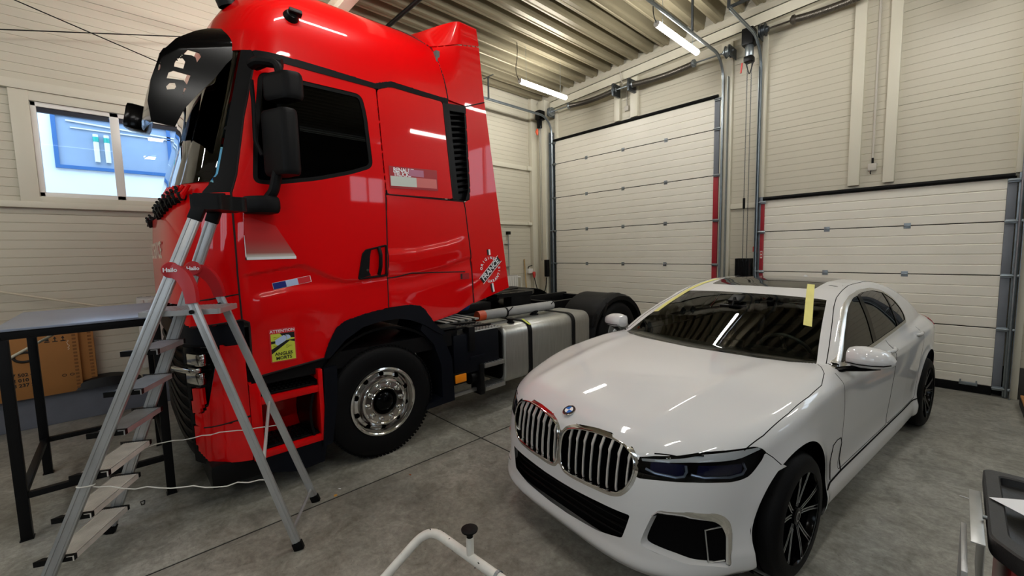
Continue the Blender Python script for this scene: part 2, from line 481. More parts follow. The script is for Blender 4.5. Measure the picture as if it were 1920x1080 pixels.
part('window_strip_glint', tc_, mat('teal_band', '#2fb0a0', 0.4), bld)
struct('ground', MB().box2((-40, -30, -0.35), (XL-0.35, 40, -0.2)), mat('yard_asphalt', '#8a8d90', 0.8, noise=0.1), label='yard outside')

# ------------------------------------------------------------------ garage wall (far side)
B = (0, -1); YW = YG+0.04
mb = MB()
SEAMS = [3.505, 4.62, 5.75]
def wall_cols(mb, x0, x1, z0):
    zs = [z for z in SEAMS if z > z0+0.05]; a = z0
    for z in zs:
        rib_panel(mb, (x0, YW), (x1, YW), a, z-0.004, B, pitch=0.093, gw=0.006, gd=0.004); a = z
wall_cols(mb, XL, -6.30, 0.0)
wall_cols(mb, -6.30, -2.72, 4.20)
rib_panel(mb, (-2.72, YW), (-2.09, YW), 0, 2.38, B, gw=0.006, gd=0.004); wall_cols(mb, -2.72, -2.09, 2.385)
wall_cols(mb, -2.09, 0.40, 2.50)
rib_panel(mb, (0.40, YW), (XR+0.3, YW), 0.36, 2.38, B, gw=0.006, gd=0.004); wall_cols(mb, 0.40, 1.2, 2.385); wall_cols(mb, 3.4, XR+0.3, 2.385)
rib_panel(mb, (1.2, YW), (3.4, YW), 2.385, 3.3, B, gw=0.006, gd=0.004); rib_panel(mb, (1.2, YW), (3.4, YW), 4.6, 5.75, B, gw=0.006, gd=0.004)
fw4 = MB()  # out-of-view window, added for blue reflections on the car and more daylight
for x in (1.2, 1.93, 2.67, 3.4): fw4.box2((x-0.035, YW-0.02, 3.3), (x+0.035, YW+0.05, 4.6))
for z in (3.3, 4.6): fw4.box2((1.2, YW-0.02, z-0.035), (3.4, YW+0.05, z+0.035))
struct('added_window', fw4, M_WHITEU)
struct('wall_back', mb, M_WALL, label='cream panel wall holding the two sectional doors')
struct('wall_back_void', MB().box2((XL-0.4, YW+0.06, -0.1), (1.15, YW+0.1, 6.4)).box2((3.45, YW+0.06, -0.1), (XR+0.4, YW+0.1, 6.4)).box2((1.15, YW+0.06, -0.1), (3.45, YW+0.1, 3.27)).box2((1.15, YW+0.06, 4.63), (3.45, YW+0.1, 6.4)), M_DARKVOID)
struct('wall_back_plinth', MB().box2((0.48, YW-0.03, 0), (XR+0.3, YW+0.05, 0.36), 0.006), M_PLINTHD, label='dark plinth right of the smaller door')
def ceil_z(x): return 5.30+0.045*(x+4.1)
# beam on top of the wall, posts and flat trims
mb = MB()
bz = lambda x: ceil_z(x)-0.165
for (ya, yb, dz0, dz1) in ((YW-0.10, YW-0.085, -0.17, 0.0), (YW-0.10, YW+0.03, -0.012, 0.0), (YW-0.10, YW+0.03, -0.17, -0.158)):
    P = []
    for x in (-6.32, 3.5):
        P.append([(x, ya, bz(x)+dz0), (x, yb, bz(x)+dz0), (x, yb, bz(x)+dz1), (x, ya, bz(x)+dz1)])
    mb.add(P[0]+P[1], [(0, 1, 2, 3), (7, 6, 5, 4), (0, 4, 5, 1), (1, 5, 6, 2), (2, 6, 7, 3), (3, 7, 4, 0)])
struct('trim_3', mb, M_TRIMC, label='cream steel eaves beam above the doors')
for i, (x0, x1, z0, z1) in enumerate(((-4.72, -4.60, 4.25, 5.02), (-4.37, -4.22, 4.25, 5.03), (-1.075, -0.955, 2.565, 5.14), (-0.72, -0.61, 2.565, 5.15),
                                      (-2.74, -2.565, 0.0, 4.98), (-6.235, -6.17, 4.22, 4.88), (-2.155, -2.085, 2.53, 4.9), (0.385, 0.46, 2.53, 5.1), (0.445, 0.53, 0.0, 5.1))):
    struct('trim_%d' % (4+i), MB().box2((x0, YW-0.055, z0), (x1, YW+0.02, z1), 0.004), M_TRIMC)
struct('trim_20', MB().box2((-2.57, YW-0.03, 2.385), (-2.14, YW+0.02, 2.47), 0.003), M_TRIMC)
struct('trim_21', MB().box2((XL, 7.02, 0), (XL+0.10, YW, 5.2), 0.004).box2((-6.62, YW-0.16, 0), (-6.44, YW, 5.1), 0.004).box2((-6.74, YW-0.10, 0), (-6.63, YW, 5.1), 0.004), M_TRIMC, label='cream corner posts beside the tall door')

# ------------------------------------------------------------------ ceiling: deep trapezoidal sheet, ribs running towards the doors
pitch, dep = 0.30, 0.19
prof = []; x = XL-0.35
while x < XR+0.4:
    for dx, dz in ((0, dep), (0.085, dep), (0.12, 0.0), (0.145, 0.0), (0.155, 0.012), (0.20, 0.012), (0.21, 0.0), (0.245, 0.0), (0.28, dep)):
        prof.append((x+dx, ceil_z(x)+dz))
    x += pitch
mb = MB()
P = [[(px, py, pz) for px, pz in prof] for py in (YB-0.3, YW-0.02)]
mb.grid(P)
struct('ceiling', mb, M_CEIL, label='galvanised trapezoidal roof sheet', smooth=20)
struct('ceiling_deck', MB().box2((XL-0.5, YB-0.5, 5.95), (XR+0.5, YW+0.3, 6.05)), M_DARKVOID)
# roof purlin
pb = MB()
yp = 2.38
for z0, z1, w in ((4.96, 4.975, 0.07), (4.975, 5.14, 0.008), (5.125, 5.14, 0.07)): pb.box2((XL-0.1, yp-w, z0), (-3.3, yp+w, z1))
struct('trim_22', pb, M_TRIMC, label='cream steel roof beam above the truck cab')

M_WALLD = mat('dark_grey_wall', '#4a4844', 0.6, noise=0.1, nscale=1)
M_WALLM = mat('mid_grey_wall', '#7d7a72', 0.55, noise=0.05, nscale=1)
# unseen sides of the hall, with the daylight windows that light it
def wall_with_windows(name, a, b, out, wins, m_wall, z1=5.7):
    """wins: list of (t0, t1, z0, z1) along a-b in metres"""
    mb = MB(); d = Vector((b[0]-a[0], b[1]-a[1])); Lw = d.length; d.normalize()
    pt = lambda t: (a[0]+d.x*t, a[1]+d.y*t)
    cur = 0
    fr = MB()
    for t0, t1, za, zb in wins:
        rib_panel(mb, pt(cur), pt(t0), 0.36, z1, out); rib_panel(mb, pt(t0), pt(t1), 0.36, za, out); rib_panel(mb, pt(t0), pt(t1), zb, z1, out); cur = t1
        n = max(1, round((t1-t0)/0.85))
        for i in range(n+1):
            p = pt(t0+(t1-t0)*i/n); q = (p[0]-out[0]*0.03, p[1]-out[1]*0.03, (za+zb)/2)
            s = (0.06, 0.07) if out[0] else (0.07, 0.06)
            fr.box(q, (s[0], s[1], zb-za))
        for z in (za, zb):
            p, q = pt(t0), pt(t1)
            fr.bar((p[0]-out[0]*0.03, p[1]-out[1]*0.03, z), (q[0]-out[0]*0.03, q[1]-out[1]*0.03, z), 0.06, 0.07)
    rib_panel(mb, pt(cur), b, 0.36, z1, out)
    pm = MB(); rib_panel(pm, a, b, 0.0, 0.36, out, pitch=5)
    struct(name, mb, m_wall); struct(name+'_plinth', pm, M_PLINTHD)
    return fr
f1 = wall_with_windows('wall_right', (XR, YG+0.3), (XR, YB), (-1, 0), [(0.3, 1.6, 3.6, 4.5), (8.0, 10.5, 2.6, 3.6)], M_WALLD)
struct('window_2', f1, M_WHITEU)
f2 = wall_with_windows('wall_front', (XR, YB), (XL, YB), (0, 1), [(3.8, 6.3, 2.4, 3.5), (8.3, 10.8, 2.4, 3.5)], M_WALLM)
struct('window_3', f2, M_WHITEU)
# ------------------------------------------------------------------ sectional doors
def root_struct(name, label, loc):
    o = bpy.data.objects.new(name, None); COL.objects.link(o); o.location = loc; o.empty_display_size = 0.1
    o['kind'] = 'structure'; o['label'] = label; return o
def sectional_door(name, label, x0, x1, seams, hinge_xs, left_edge, right_edge):
    r = root_struct(name, label, ((x0+x1)/2, YG, 0))
    yf = YG                                      # face of the panels
    for a, b in zip(seams[:-1], seams[1:]):
        h = b-a; n = max(1, round(h/0.122))
        mb = MB()
        pr = []; zs = [a+0.004+(h-0.008)*i/n for i in range(n+1)]
        pr.append((0.006, zs[0])); pr.append((0, zs[0]+0.006))
        for z in zs[1:-1]: pr += [(0, z-0.011), (0.007, z-0.003), (0.007, z+0.001), (0, z+0.006)]
        pr.append((0, zs[-1]-0.006)); pr.append((0.006, zs[-1]))
        prof = pr+[(0.04, b-0.004), (0.04, a+0.004)]
        k = len(prof)
        vs = [(x0+0.002, yf+d, z) for d, z in prof]+[(x1-0.002, yf+d, z) for d, z in prof]
        mb.add(vs, [(i, (i+1) % k, k+(i+1) % k, k+i) for i in range(k)]+[list(range(k)), list(range(k, 2*k))[::-1]])
        part('door_panel', mb, M_DOORP, r, smooth=25)
        # end plates (painted guard strips) on both ends of the section
        for e, (xa, xb, m) in enumerate((left_edge, right_edge)):
            mm = m(0.5*(a+b)) if callable(m) else m
            part('end_plate', MB().box2((xa, yf-0.012, a+0.012), (xb, yf+0.03, b-0.012), 0.003), mm, r)
    for z in seams[1:-1]:
        part('section_joint', MB().box2((x0, yf+0.004, z-0.005), (x1, yf+0.03, z+0.005)), M_BLACKR, r)
        for hx in hinge_xs:
            h = MB().box2((hx-0.032, yf-0.004, z-0.034), (hx+0.032, yf+0.001, z+0.034), 0.002)
            h.cyl((hx-0.03, yf-0.008, z), (hx+0.03, yf-0.008, z), 0.006, 10)
            for sx in (-1, 1):
                for sz in (-1, 1): h.cyl((hx+sx*0.02, yf-0.008, z+sz*0.022), (hx+sx*0.02, yf-0.003, z+sz*0.022), 0.006, 8)
            part('hinge', h, M_GALV, r)
    for z in seams[:-1][0:1]+seams[1:]:
        for e, (xa, xb, m) in enumerate((left_edge, right_edge)):
            s = -1 if e == 0 else 1; xo = xa if e == 0 else xb; z_ = min(z, seams[-1]-0.03)
            b = MB().box2((min(xo-s*0.07, xo+s*0.02), yf-0.035, z_-0.025), (max(xo-s*0.07, xo+s*0.02), yf-0.012, z_+0.02), 0.003)
            b.cyl((xo-s*0.075, yf-0.045, z_), (xo+s*0.07, yf-0.045, z_), 0.008, 10)
            b.cyl((xo+s*0.045, yf-0.045, z_), (xo+s*0.065, yf-0.045, z_), 0.022, 14)
            part('roller_bracket', b, M_GALV, r)
    part('header_seal', MB().tube([(x0-0.02, yf-0.012, seams[-1]+0.022), (x1+0.05, yf-0.012, seams[-1]+0.022)], 0.026, 12).box2((x0-0.02, yf-0.012, seams[-1]-0.004), (x1+0.05, yf+0.02, seams[-1]+0.05)), M_BLACKR, r)
    part('bottom_seal', MB().box2((x0, yf+0.0, 0.005), (x1, yf+0.045, seams[0]+0.002), 0.004), M_BLACKR, r)
    return r
red_low = lambda z: M_RED_GUARD if z < 2.9 else M_GREY_GUARD
door_1 = sectional_door('door_1', 'tall cream sectional door with five rows of hinges', -6.25, -2.83, [0.03, 0.765, 1.495, 2.225, 2.955, 3.692, 4.185], (-5.40, -4.53, -3.66),
                        (-6.285, -6.25, M_GALVD), (-2.83, -2.75, red_low))
door_2 = sectional_door('door_2', 'small cream sectional door beside the white car', -2.065, 0.335, [0.105, 0.79, 1.396, 2.0, 2.478], (-1.28, -0.46),
                        (-2.115, -2.065, M_RED_GUARD), (0.335, 0.405, M_GREY_GUARD))
hb = MB().box2((0.075, YG-0.02, 0.09), (0.225, YG-0.002, 0.125), 0.003)
for x in (0.085, 0.215): hb.cyl((x, YG-0.012, 0.12), (x, YG-0.004, 0.15), 0.006, 8)
part('pull_handle', hb, M_GALV, door_2)

def track(label, x, side, yw, ztop, yend, rad=0.36, zc=None, angle_x=(0.0, 0.05)):
    t = thing('door_track', label, 'door track', (x, YG, 0), group=None)
    y0 = YG-0.045
    ang = MB()
    ang.box2((x+side*angle_x[0], YG-0.005, 0.0), (x+side*angle_x[1], YG+0.035, ztop-rad+0.05), 0.002)
    ang.box2((x+side*angle_x[1], YG-0.085, 0.0), (x+side*(angle_x[1]+0.005), YG+0.035, ztop-rad+0.05))
    for i in range(9):
        z = 0.3+i*(ztop-rad-0.5)/8
        ang.cyl((x+side*angle_x[0]+side*0.03, YG-0.006, z), (x+side*angle_x[0]+side*0.03, YG-0.012, z), 0.009, 8)
    part('wall_angle', ang, M_GALV, t)
    rail = [Vector((x, y0, 0.02)), Vector((x, y0, ztop-rad))]
    rail += [Vector((x, y0-rad+rad*cos(a), ztop-rad+rad*sin(a))) for a in [pi/2*i/10 for i in range(1, 11)]]
    rail.append(Vector((x, yend, ztop)))
    # a C-shaped rail swept along the path
    cs = [(-0.022, -0.006), (-0.026, 0.006), (-0.014, 0.022), (0.014, 0.022), (0.026, 0.006), (0.022, -0.006), (0.017, -0.004), (0.02, 0.006), (0.010, 0.017), (-0.010, 0.017), (-0.02, 0.006), (-0.017, -0.004)]
    P = []
    for i, p in enumerate(rail):
        a = rail[max(i-1, 0)]; b = rail[min(i+1, len(rail)-1)]; d = (b-a).normalized()
        nrm = Vector((0, -d.z, d.y)) * 1.0
        P.append([p+Vector((0, 0, 0))+nrm*u+Vector((side*w, 0, 0)) for u, w in cs]+[p+nrm*cs[0][0]+Vector((side*cs[0][1], 0, 0))])
    m = MB(); m.grid(P)
    part('rail', m, M_GALV, t)
    return t, rail
t1, _ = track('galvanised track left of the tall door, running back over the truck', -6.30, -1, YG, 4.70, 1.2)
t2, _ = track('galvanised track right of the tall door, running back under the roof', -2.70, 1, YG, 4.76, 1.0, angle_x=(-0.015, 0.085))
t3, _ = track('high dark track left of the small door', -2.15, -1, YG, 4.82, 5.95, rad=0.42, angle_x=(-0.06, 0.02))
t4, _ = track('grey track right of the small door beside the dark plinth', 0.435, 1, YG, 4.82, 5.95, rad=0.42, angle_x=(-0.02, 0.03))
def hanger(t, x, y, z0, z1, dx=0.0, foot=True):
    b = MB().bar((x, y, z0), (x, y, z1), 0.03, 0.004, up=(0, 1, 0)); b.bar((x+0.014, y, z0), (x+0.014, y, z1), 0.004, 0.03, up=(0, 1, 0))
    if foot: b.bar((x-0.12, y, z1), (x+0.16, y, z1), 0.03, 0.006)
    part('ceiling_hanger', b, M_GALVD, t)
hanger(t1, -6.30, 5.40, 4.70, 5.10); hanger(t2, -2.70, 6.08, 4.76, 5.35, foot=False)
hanger(t2, -2.70, 2.6, 4.76, 5.3); hanger(t1, -6.30, 2.6, 4.70, 5.1)
# cross pipe tying the two tracks together over the cab
single('tie_pipe', MB().cyl((-6.3, 2.885, 4.835), (-2.70, 2.885, 4.835), 0.028, 14), M_BLACKM, 'dark cross pipe under the roof behind the truck cab', 'pipe')
# perforated angle over the high track
pa = MB().bar((-2.19, 6.0, 4.86), (-1.5, 5.95, 4.86), 0.045, 0.005); pa.bar((-2.19, 6.03, 4.88), (-1.5, 5.98, 4.88), 0.005, 0.045)
pa.bar((-2.19, 6.0, 4.86), (-2.19, 6.0, 5.38), 0.04, 0.005, up=(0, 1, 0)); pa.bar((-2.0, 6.0, 4.86), (-2.16, 6.5, 5.3), 0.03, 0.005)
part('cross_angle', pa, M_GALVD, t3)

def spring_shaft(label, x0, x1, y, z, springs, drums, zs=0.0, dark=False):
    t = thing('torsion_spring_shaft', label, 'door spring', ((x0+x1)/2, y, z))
    part('shaft', MB().cyl((x0, y, z), (x1, y, z), 0.0127, 12), M_GALV if not dark else M_SPRING, t)
    for (a, b, sag) in springs:
        m = MB(); n = 90; L = abs(b-a); pts = []; rs = []
        turns = int(L/0.014)
        for i in range(turns*2+1):
            u = i/(turns*2); x = lerp(a, b, u)
            pts.append((x, y, z-sag*4*u*(1-u))); rs.append(0.047 if i % 2 == 0 else 0.043)
        m.tube(pts, rs, 18)
        part('coil_spring', m, M_SPRING, t)
        for x, rr in ((a, 0.062), (b, 0.055)):
            s = 1 if x == b else -1
            part('spring_cone', MB().lathe([(0.015, -0.01), (0.05, -0.01), (rr, 0.0), (rr, 0.03), (0.035, 0.055), (0.015, 0.06)], (x, y, z), (s, 0, 0), 16), M_GALV if not dark else M_SPRING, t)
    for x, s in drums:
        part('cable_drum', MB().lathe([(0.015, -0.005), (0.095, -0.005), (0.10, 0.006), (0.078, 0.012), (0.074, 0.05), (0.09, 0.056), (0.09, 0.064), (0.05, 0.07), (0.035, 0.10), (0.015, 0.10)], (x, y, z), (s, 0, 0), 24), M_GALVD if dark else M_GALV, t)
        part('bearing_plate', MB().box2((x-s*0.02-0.004, y-0.07, z-0.09), (x-s*0.02+0.004, YW-0.02, z+0.07), 0.002), M_GALVD, t)
    return t
s1 = spring_shaft('twin springs and cable drums on a shaft above the tall door', -6.27, -2.50, 7.08, 4.77, [(-5.68, -4.62, 0.035), (-3.09, -4.25, 0.035)], [(-6.22, 1), (-2.55, -1)])
for x in (-4.60, -4.27):
    part('bearing_plate', MB().box2((x-0.02, 7.01, 4.66), (x+0.02, YW-0.05, 4.88), 0.003).lathe([(0.015, -0.03), (0.07, -0.03), (0.07, 0.03), (0.015, 0.03)], (x, 7.08, 4.77), (1, 0, 0), 18), M_GALVD, s1)
s2 = spring_shaft('dark spring and cable drum on a shaft above the small door', -2.16, 0.42, 7.08, 4.90, [(-1.71, -0.98, 0.02), (0.05, -0.75, 0.02)], [(-2.13, 1), (0.40, -1)], dark=True)

# chain hoist and its chain box
h = thing('chain_hoist', 'black chain hoist with hand chain and red release cord left of the small door', 'chain hoist', (-2.27, 7.05, 4.8))
hm = MB().box2((-2.36, 6.97, 4.74), (-2.20, 7.16, 4.98), 0.02)
part('gearbox', hm, M_BLACKP, h)
part('motor_housing', MB().lathe([(0.0, 0), (0.05, 0), (0.058, 0.02), (0.058, 0.14), (0.05, 0.16), (0, 0.16)], (-2.27, 7.05, 4.58), (0, 0, 1), 18), M_GALV, h)
part('chain_guide', MB().box2((-2.33, 6.98, 4.50), (-2.21, 7.12, 4.585), 0.02), M_BLACKP, h)
part('release_cord', MB().cyl((-2.345, 6.99, 4.50), (-2.36, 6.99, 4.36), 0.012, 10), mat('red_plastic', '#c22a22', 0.4), h)
part('guide_arm', MB().bar((-2.31, 7.03, 4.51), (-2.26, 7.03, 4.33), 0.012, 0.012).bar((-2.20, 7.03, 4.51), (-2.25, 7.03, 4.33), 0.012, 0.012), M_BLACKP, h)
for cx, cy in ((-2.285, 7.03), (-2.235, 7.05)):
    m = MB(); n = 170
    for i in range(n):
        z = 4.55-i*(4.55-1.55)/n; r = 0.0065
        hd = (1, 0) if i % 2 else (0, 1)
        pts = [(cx+hd[0]*r*cos(a), cy+hd[1]*r*cos(a), z+0.012*sin(a)) for a in [2*pi*k/6 for k in range(6)]]
        m.tube(pts, 0.0022, 4, closed=True)
    part('hand_chain', m, M_GALVD, h)
part('chain_stop', MB().box2((-2.30, 7.02, 2.36), (-2.27, 7.05, 2.52), 0.005), M_BLACKP, h)
cb = thing('chain_box', 'black ribbed chain box hanging between the two doors', 'chain box', (-2.28, 7.15, 1.2))
m = MB()
for i in range(9):
    x = -2.40+i*0.0235
    m.box2((x, 7.05, 1.15), (x+0.015, 7.24, 1.60), 0.004)
m.box2((-2.40, 7.065, 1.15), (-2.20, 7.25, 1.57), 0.004)
part('ribbed_body', m, M_BLACKP, cb)
wb = single('red_tag', MB().box2((-2.20, 7.21, 1.70), (-2.165, 7.225, 1.78), 0.002), MATS['red_plastic'], 'small red tag on the track above the black chain box', 'tag')
single('warning_sticker', MB().box2((-2.105, YG-0.0135, 1.60), (-2.075, YG-0.0125, 1.71)).box2((-2.101, YG-0.0145, 1.612), (-2.079, YG-0.0134, 1.65), mi=1).box2((-2.101, YG-0.0145, 1.662), (-2.079, YG-0.0134, 1.70), mi=1), [M_WHITEP, MATS['red_plastic']], 'white and red warning sticker on the red edge of the small door', 'sticker')

# door operator at the corner with orange grip
op = thing('door_operator', 'black door operator with an orange grip in the corner by the tall door', 'door motor', (-6.48, 7.0, 4.6))
part('housing', MB().box2((-6.56, 6.96, 4.66), (-6.42, 7.14, 4.86), 0.02).box2((-6.53, 6.98, 4.48), (-6.45, 7.08, 4.66), 0.02), M_BLACKP, op)
part('grip', MB().tube([(-6.50, 6.97, 4.46), (-6.51, 6.96, 4.40), (-6.50, 6.97, 4.33)], [0.02, 0.035, 0.02], 12), mat('orange_plastic', '#e0552a', 0.4), op)
m = MB()
for cx in (-6.47, -6.43):
    m2 = MB()
    for i in range(110):
        z = 4.5-i*(4.5-1.55)/110; hd = (1, 0) if i % 2 else (0, 1)
        m2.tube([(cx+hd[0]*0.0065*cos(a), 7.0+hd[1]*0.0065*cos(a), z+0.017*sin(a)) for a in [2*pi*k/5 for k in range(5)]], 0.0025, 4, closed=True)
    part('hand_chain', m2, M_GALVD, op)
cb2 = single('chain_bucket', MB().lathe([(0, 0), (0.055, 0), (0.06, 0.02), (0.06, 0.38), (0.054, 0.38), (0.052, 0.03), (0, 0.03)], (-6.38, 7.08, 1.2), (0, 0, 1), 18), M_BLACKP, 'narrow black chain bucket on the post left of the tall door', 'bucket')

# wall fittings
c = thing('junction_box', 'grey junction box on a conduit between the flat posts above the small door', 'junction box', (-0.83, YW, 2.79))
part('box_body', MB().box2((-0.875, YW-0.04, 2.74), (-0.785, YW+0.0, 2.83), 0.006), mat('grey_conduit', '#b9b3a8', 0.45), c)
part('conduit', MB().tube([(-0.83, YW-0.015, 5.0), (-0.83, YW-0.015, 2.9)], 0.0125, 10), MATS['grey_conduit'], c)
part('cable_gland', MB().cyl((-0.83, YW-0.018, 2.83), (-0.83, YW-0.018, 2.90), 0.012, 8).tube([(-0.84, YW-0.03, 2.74), (-0.845, YW-0.05, 2.71), (-0.84, YW-0.05, 2.69)], 0.006, 8), M_BLACKP, c)
c = thing('junction_box', 'small junction box between the two posts above the tall door', 'junction box', (-4.45, YW, 4.45))
part('box_body', MB().box2((-4.50, YW-0.04, 4.40), (-4.42, YW+0.0, 4.49), 0.006), MATS['grey_conduit'], c)
part('conduit', MB().tube([(-4.46, YW-0.018, 4.49), (-4.46, YW-0.018, 4.75), (-4.50, YW-0.13, 4.9), (-4.56, YW-0.13, 5.2)], 0.010, 10), MATS['grey_conduit'], c)

k = thing('power_socket', 'white wall socket box with a red plug and hanging cable near the corner', 'socket', (-6.83, 7.0, 1.33))
part('socket_box', MB().box2((XL, 6.88, 1.27), (XL+0.07, 7.02, 1.38), 0.01), M_WHITEP, k)
part('plug', MB().lathe([(0, 0), (0.03, 0), (0.036, 0.02), (0.036, 0.07), (0.028, 0.10), (0.02, 0.14), (0, 0.14)], (XL+0.10, 7.02, 1.30), (0.25, -0.2, -0.9), 14), MATS['red_plastic'], k)
part('cable', MB().tube(bez((XL+0.14, 6.99, 1.17), (XL+0.2, 7.03, 0.75), (XL+0.34, 7.03, 0.80), 10)+bez((XL+0.34, 7.03, 0.80), (XL+0.47, 7.03, 0.85), (XL+0.46, 7.05, 1.18), 10)[1:], 0.011, 8), M_BLACKP, k)
part('inlet_cable', MB().tube(fillet([(XL+0.03, 6.90, 1.37), (XL+0.05, 6.89, 1.43), (XL+0.05, 7.0, 1.45), (XL+0.03, 7.06, 1.44)], 0.03), 0.010, 8), M_BLACKP, k)
def radiator(label, y0, y1, z0, z1, x, n):
    t = thing('radiator', label, 'radiator', (x, (y0+y1)/2, z0))
    b = MB().box2((x-0.03, y0, z0), (x+0.012, y1, z1), 0.004)
    w = (y1-y0)/n
    for i in range(n):
        b.box2((x+0.01, y0+w*(i+0.18), z0+0.03), (x+0.024, y0+w*(i+0.82), z1-0.03), 0.006)
    part('body', b, mat('white_enamel', '#d5d3cc', 0.35), t)
    gr = MB().box2((x-0.028, y0+0.004, z1), (x+0.02, y1-0.004, z1+0.004))
    for i in range(n): gr.box2((x-0.022, y0+w*(i+0.15), z1+0.002), (x+0.014, y0+w*(i+0.75), z1+0.0055), mi=1)
    part('top_grille', gr, [MATS['white_enamel'], M_BLACKP], t)
    part('pipe', MB().tube(fillet([(x, y1+0.05, z1-0.05), (x, y1+0.10, z1-0.05), (x, y1+0.10, z0-0.1), (x, y1+0.10, 0.2)], 0.03), 0.010, 8), MATS['white_enamel'], t)
    part('valve', MB().cyl((x, y1+0.0, z1-0.05), (x, y1+0.08, z1-0.05), 0.017, 10), M_WHITEP, t)
    return t
radiator('white radiator on the wall behind the ladder', 0.13, 1.3, 0.48, 1.34, -6.76, 15)
radiator('white radiator on the far wall behind the truck chassis', 5.7, 6.52, 0.66, 1.26, -6.76, 12)
single('wooden_stick', MB().tube([(-6.60, 6.70, 0.0), (-6.80, 6.78, 1.60)], 0.014, 10), mat('pale_wood', '#b99a63', 0.6, noise=0.15, nscale=6, stretch=(8, 8, 1)), 'pale wooden stick leaning on the far wall near the socket', 'stick')
rl = thing('wall_rail', 'thin upright rail with black ends on the far wall beside the truck', 'rail', (XL, 6.28, 1.2))
part('rod', MB().cyl((XL+0.05, 6.28, 1.2), (XL+0.05, 6.28, 2.2), 0.008, 8), M_GALV, rl)
for z in (1.2, 2.19): part('end_block', MB().box2((XL, 6.25, z-0.035), (XL+0.08, 6.33, z+0.035), 0.006), M_BLACKP, rl)
for z in (1.45, 1.95): part('clip', MB().box2((XL, 6.20, z-0.006), (XL+0.06, 6.32, z+0.006), 0.002), M_GALV, rl)

# bracing rods in front of the window wall
for lab, a, b in (('steel bracing rod falling towards the truck cab above the window', (-6.55, -2.4, 4.90), (-6.55, 1.6, 3.81)),
                  ('steel bracing rod rising towards the truck cab above the window', (-6.59, -2.6, 3.57), (-6.59, 1.9, 4.78))):
    single('bracing_rod', MB().cyl(a, b, 0.006, 8), M_BLACKM, lab, 'rod')

# crate at the right door jamb
cr = thing('timber_crate', 'low dark crate with a raw timber edge at the right door jamb', 'crate', (0.7, 6.7, 0))
part('base', MB().box2((0.53, 6.30, 0.0), (1.2, 7.05, 0.085), 0.01), M_BLACKM, cr)
part('timber_edge', MB().box2((0.535, 6.30, 0.085), (0.56, 7.05, 0.11), 0.003).box2((0.56, 6.72, 0.09), (1.2, 6.75, 0.25), 0.003), mat('raw_timber', '#b07a45', 0.6, noise=0.15, nscale=5, stretch=(1, 8, 8)), cr)
# ------------------------------------------------------------------ red tractor unit
M_RED = mat('red_truck_paint', '#d80006', 0.32, noise=0.015, nscale=2, coat=0.6, spec=0.12)
M_TBLK = mat('textured_black_plastic', '#0c0c0e', 0.5, noise=0.08, nscale=30, bump=0.15, bscale=300, spec=0.14)
M_GLOSSB = mat('gloss_black', '#050506', 0.14, spec=0.10)
M_SATINB = mat('satin_black', '#060607', 0.45, spec=0.2)
M_NAVY = mat('dark_navy_plastic', '#0a0d15', 0.42, noise=0.05, spec=0.16)
M_TYRE = mat('tyre_rubber', '#08080a', 0.62, noise=0.12, nscale=25, bump=0.2, bscale=120, spec=0.15)
M_CHROME = mat('polished_alloy', '#d8d8d6', 0.10, 1.0, noise=0.03)
M_ALU = mat('brushed_tank_aluminium', '#b9bab6', 0.36, 0.85, noise=0.10, nscale=7, stretch=(3, 12, 0.6), bump=0.05, bscale=40)
M_ALUP = mat('aluminium_profile', '#b4b6b6', 0.33, 0.9, noise=0.08, nscale=10)
M_TGLASS = mat_glass('cab_glass', '#bdd4cc', ior=1.65)
M_TGLASSD = mat_glass('dark_door_glass', '#3c4443', ior=1.3)
M_GAP = mat('panel_gap', '#1a0204', 0.8)
M_LINING = mat('cab_lining', '#5c615f', 0.8)
M_STW = mat('white_film', '#eceef2', 0.4)
M_STK = mat('black_film', '#0b0b0d', 0.45)

XC = -4.67; ZTOP = 4.05
_zf = [0.3, 1.2, 1.8, 2.15, 2.25, 2.36, 2.8, 3.2, 3.4, 3.6, 3.75, 3.87, 3.95, 4.02, 4.05]
_yf = [.25, .235, .24, .265, .285, .32, .44, .54, .57, .65, .74, .87, 1.02, 1.30, 1.7]
def cab_w(z):
    t = min(1, max(0, (z-3.2)/(ZTOP-3.2))); return 1.25*(1-t**2.9)**(1/2.9)
def cab_yf(z): return float(np.interp(z, _zf, _yf))
def cab_ys(z): return cab_yf(z)+float(np.interp(z, [0, 2.2, 3.2, 3.9], [.45, .45, .42, .45]))
def cab_s(y, z):
    w, yf, ys = cab_w(z), cab_yf(z), cab_ys(z)
    if y >= ys: return w
    q = (ys-y)/(ys-yf)
    return 0.0 if q >= 1 else w*(1-q**1.9)**(1/4.5)
def cab_y(s, z):
    w, yf, ys = cab_w(z), cab_yf(z), cab_ys(z)
    r = min(1, abs(s)/max(w, 1e-6)); return ys-(ys-yf)*(max(0, 1-r**4.5))**(1/1.9)
def sstep(a, b, x):
    t = min(1, max(0, (x-a)/(b-a))); return t*t*(3-2*t)
def polyline_z(y, pts): return float(np.interp(y, [p[0] for p in pts], [p[1] for p in pts]))
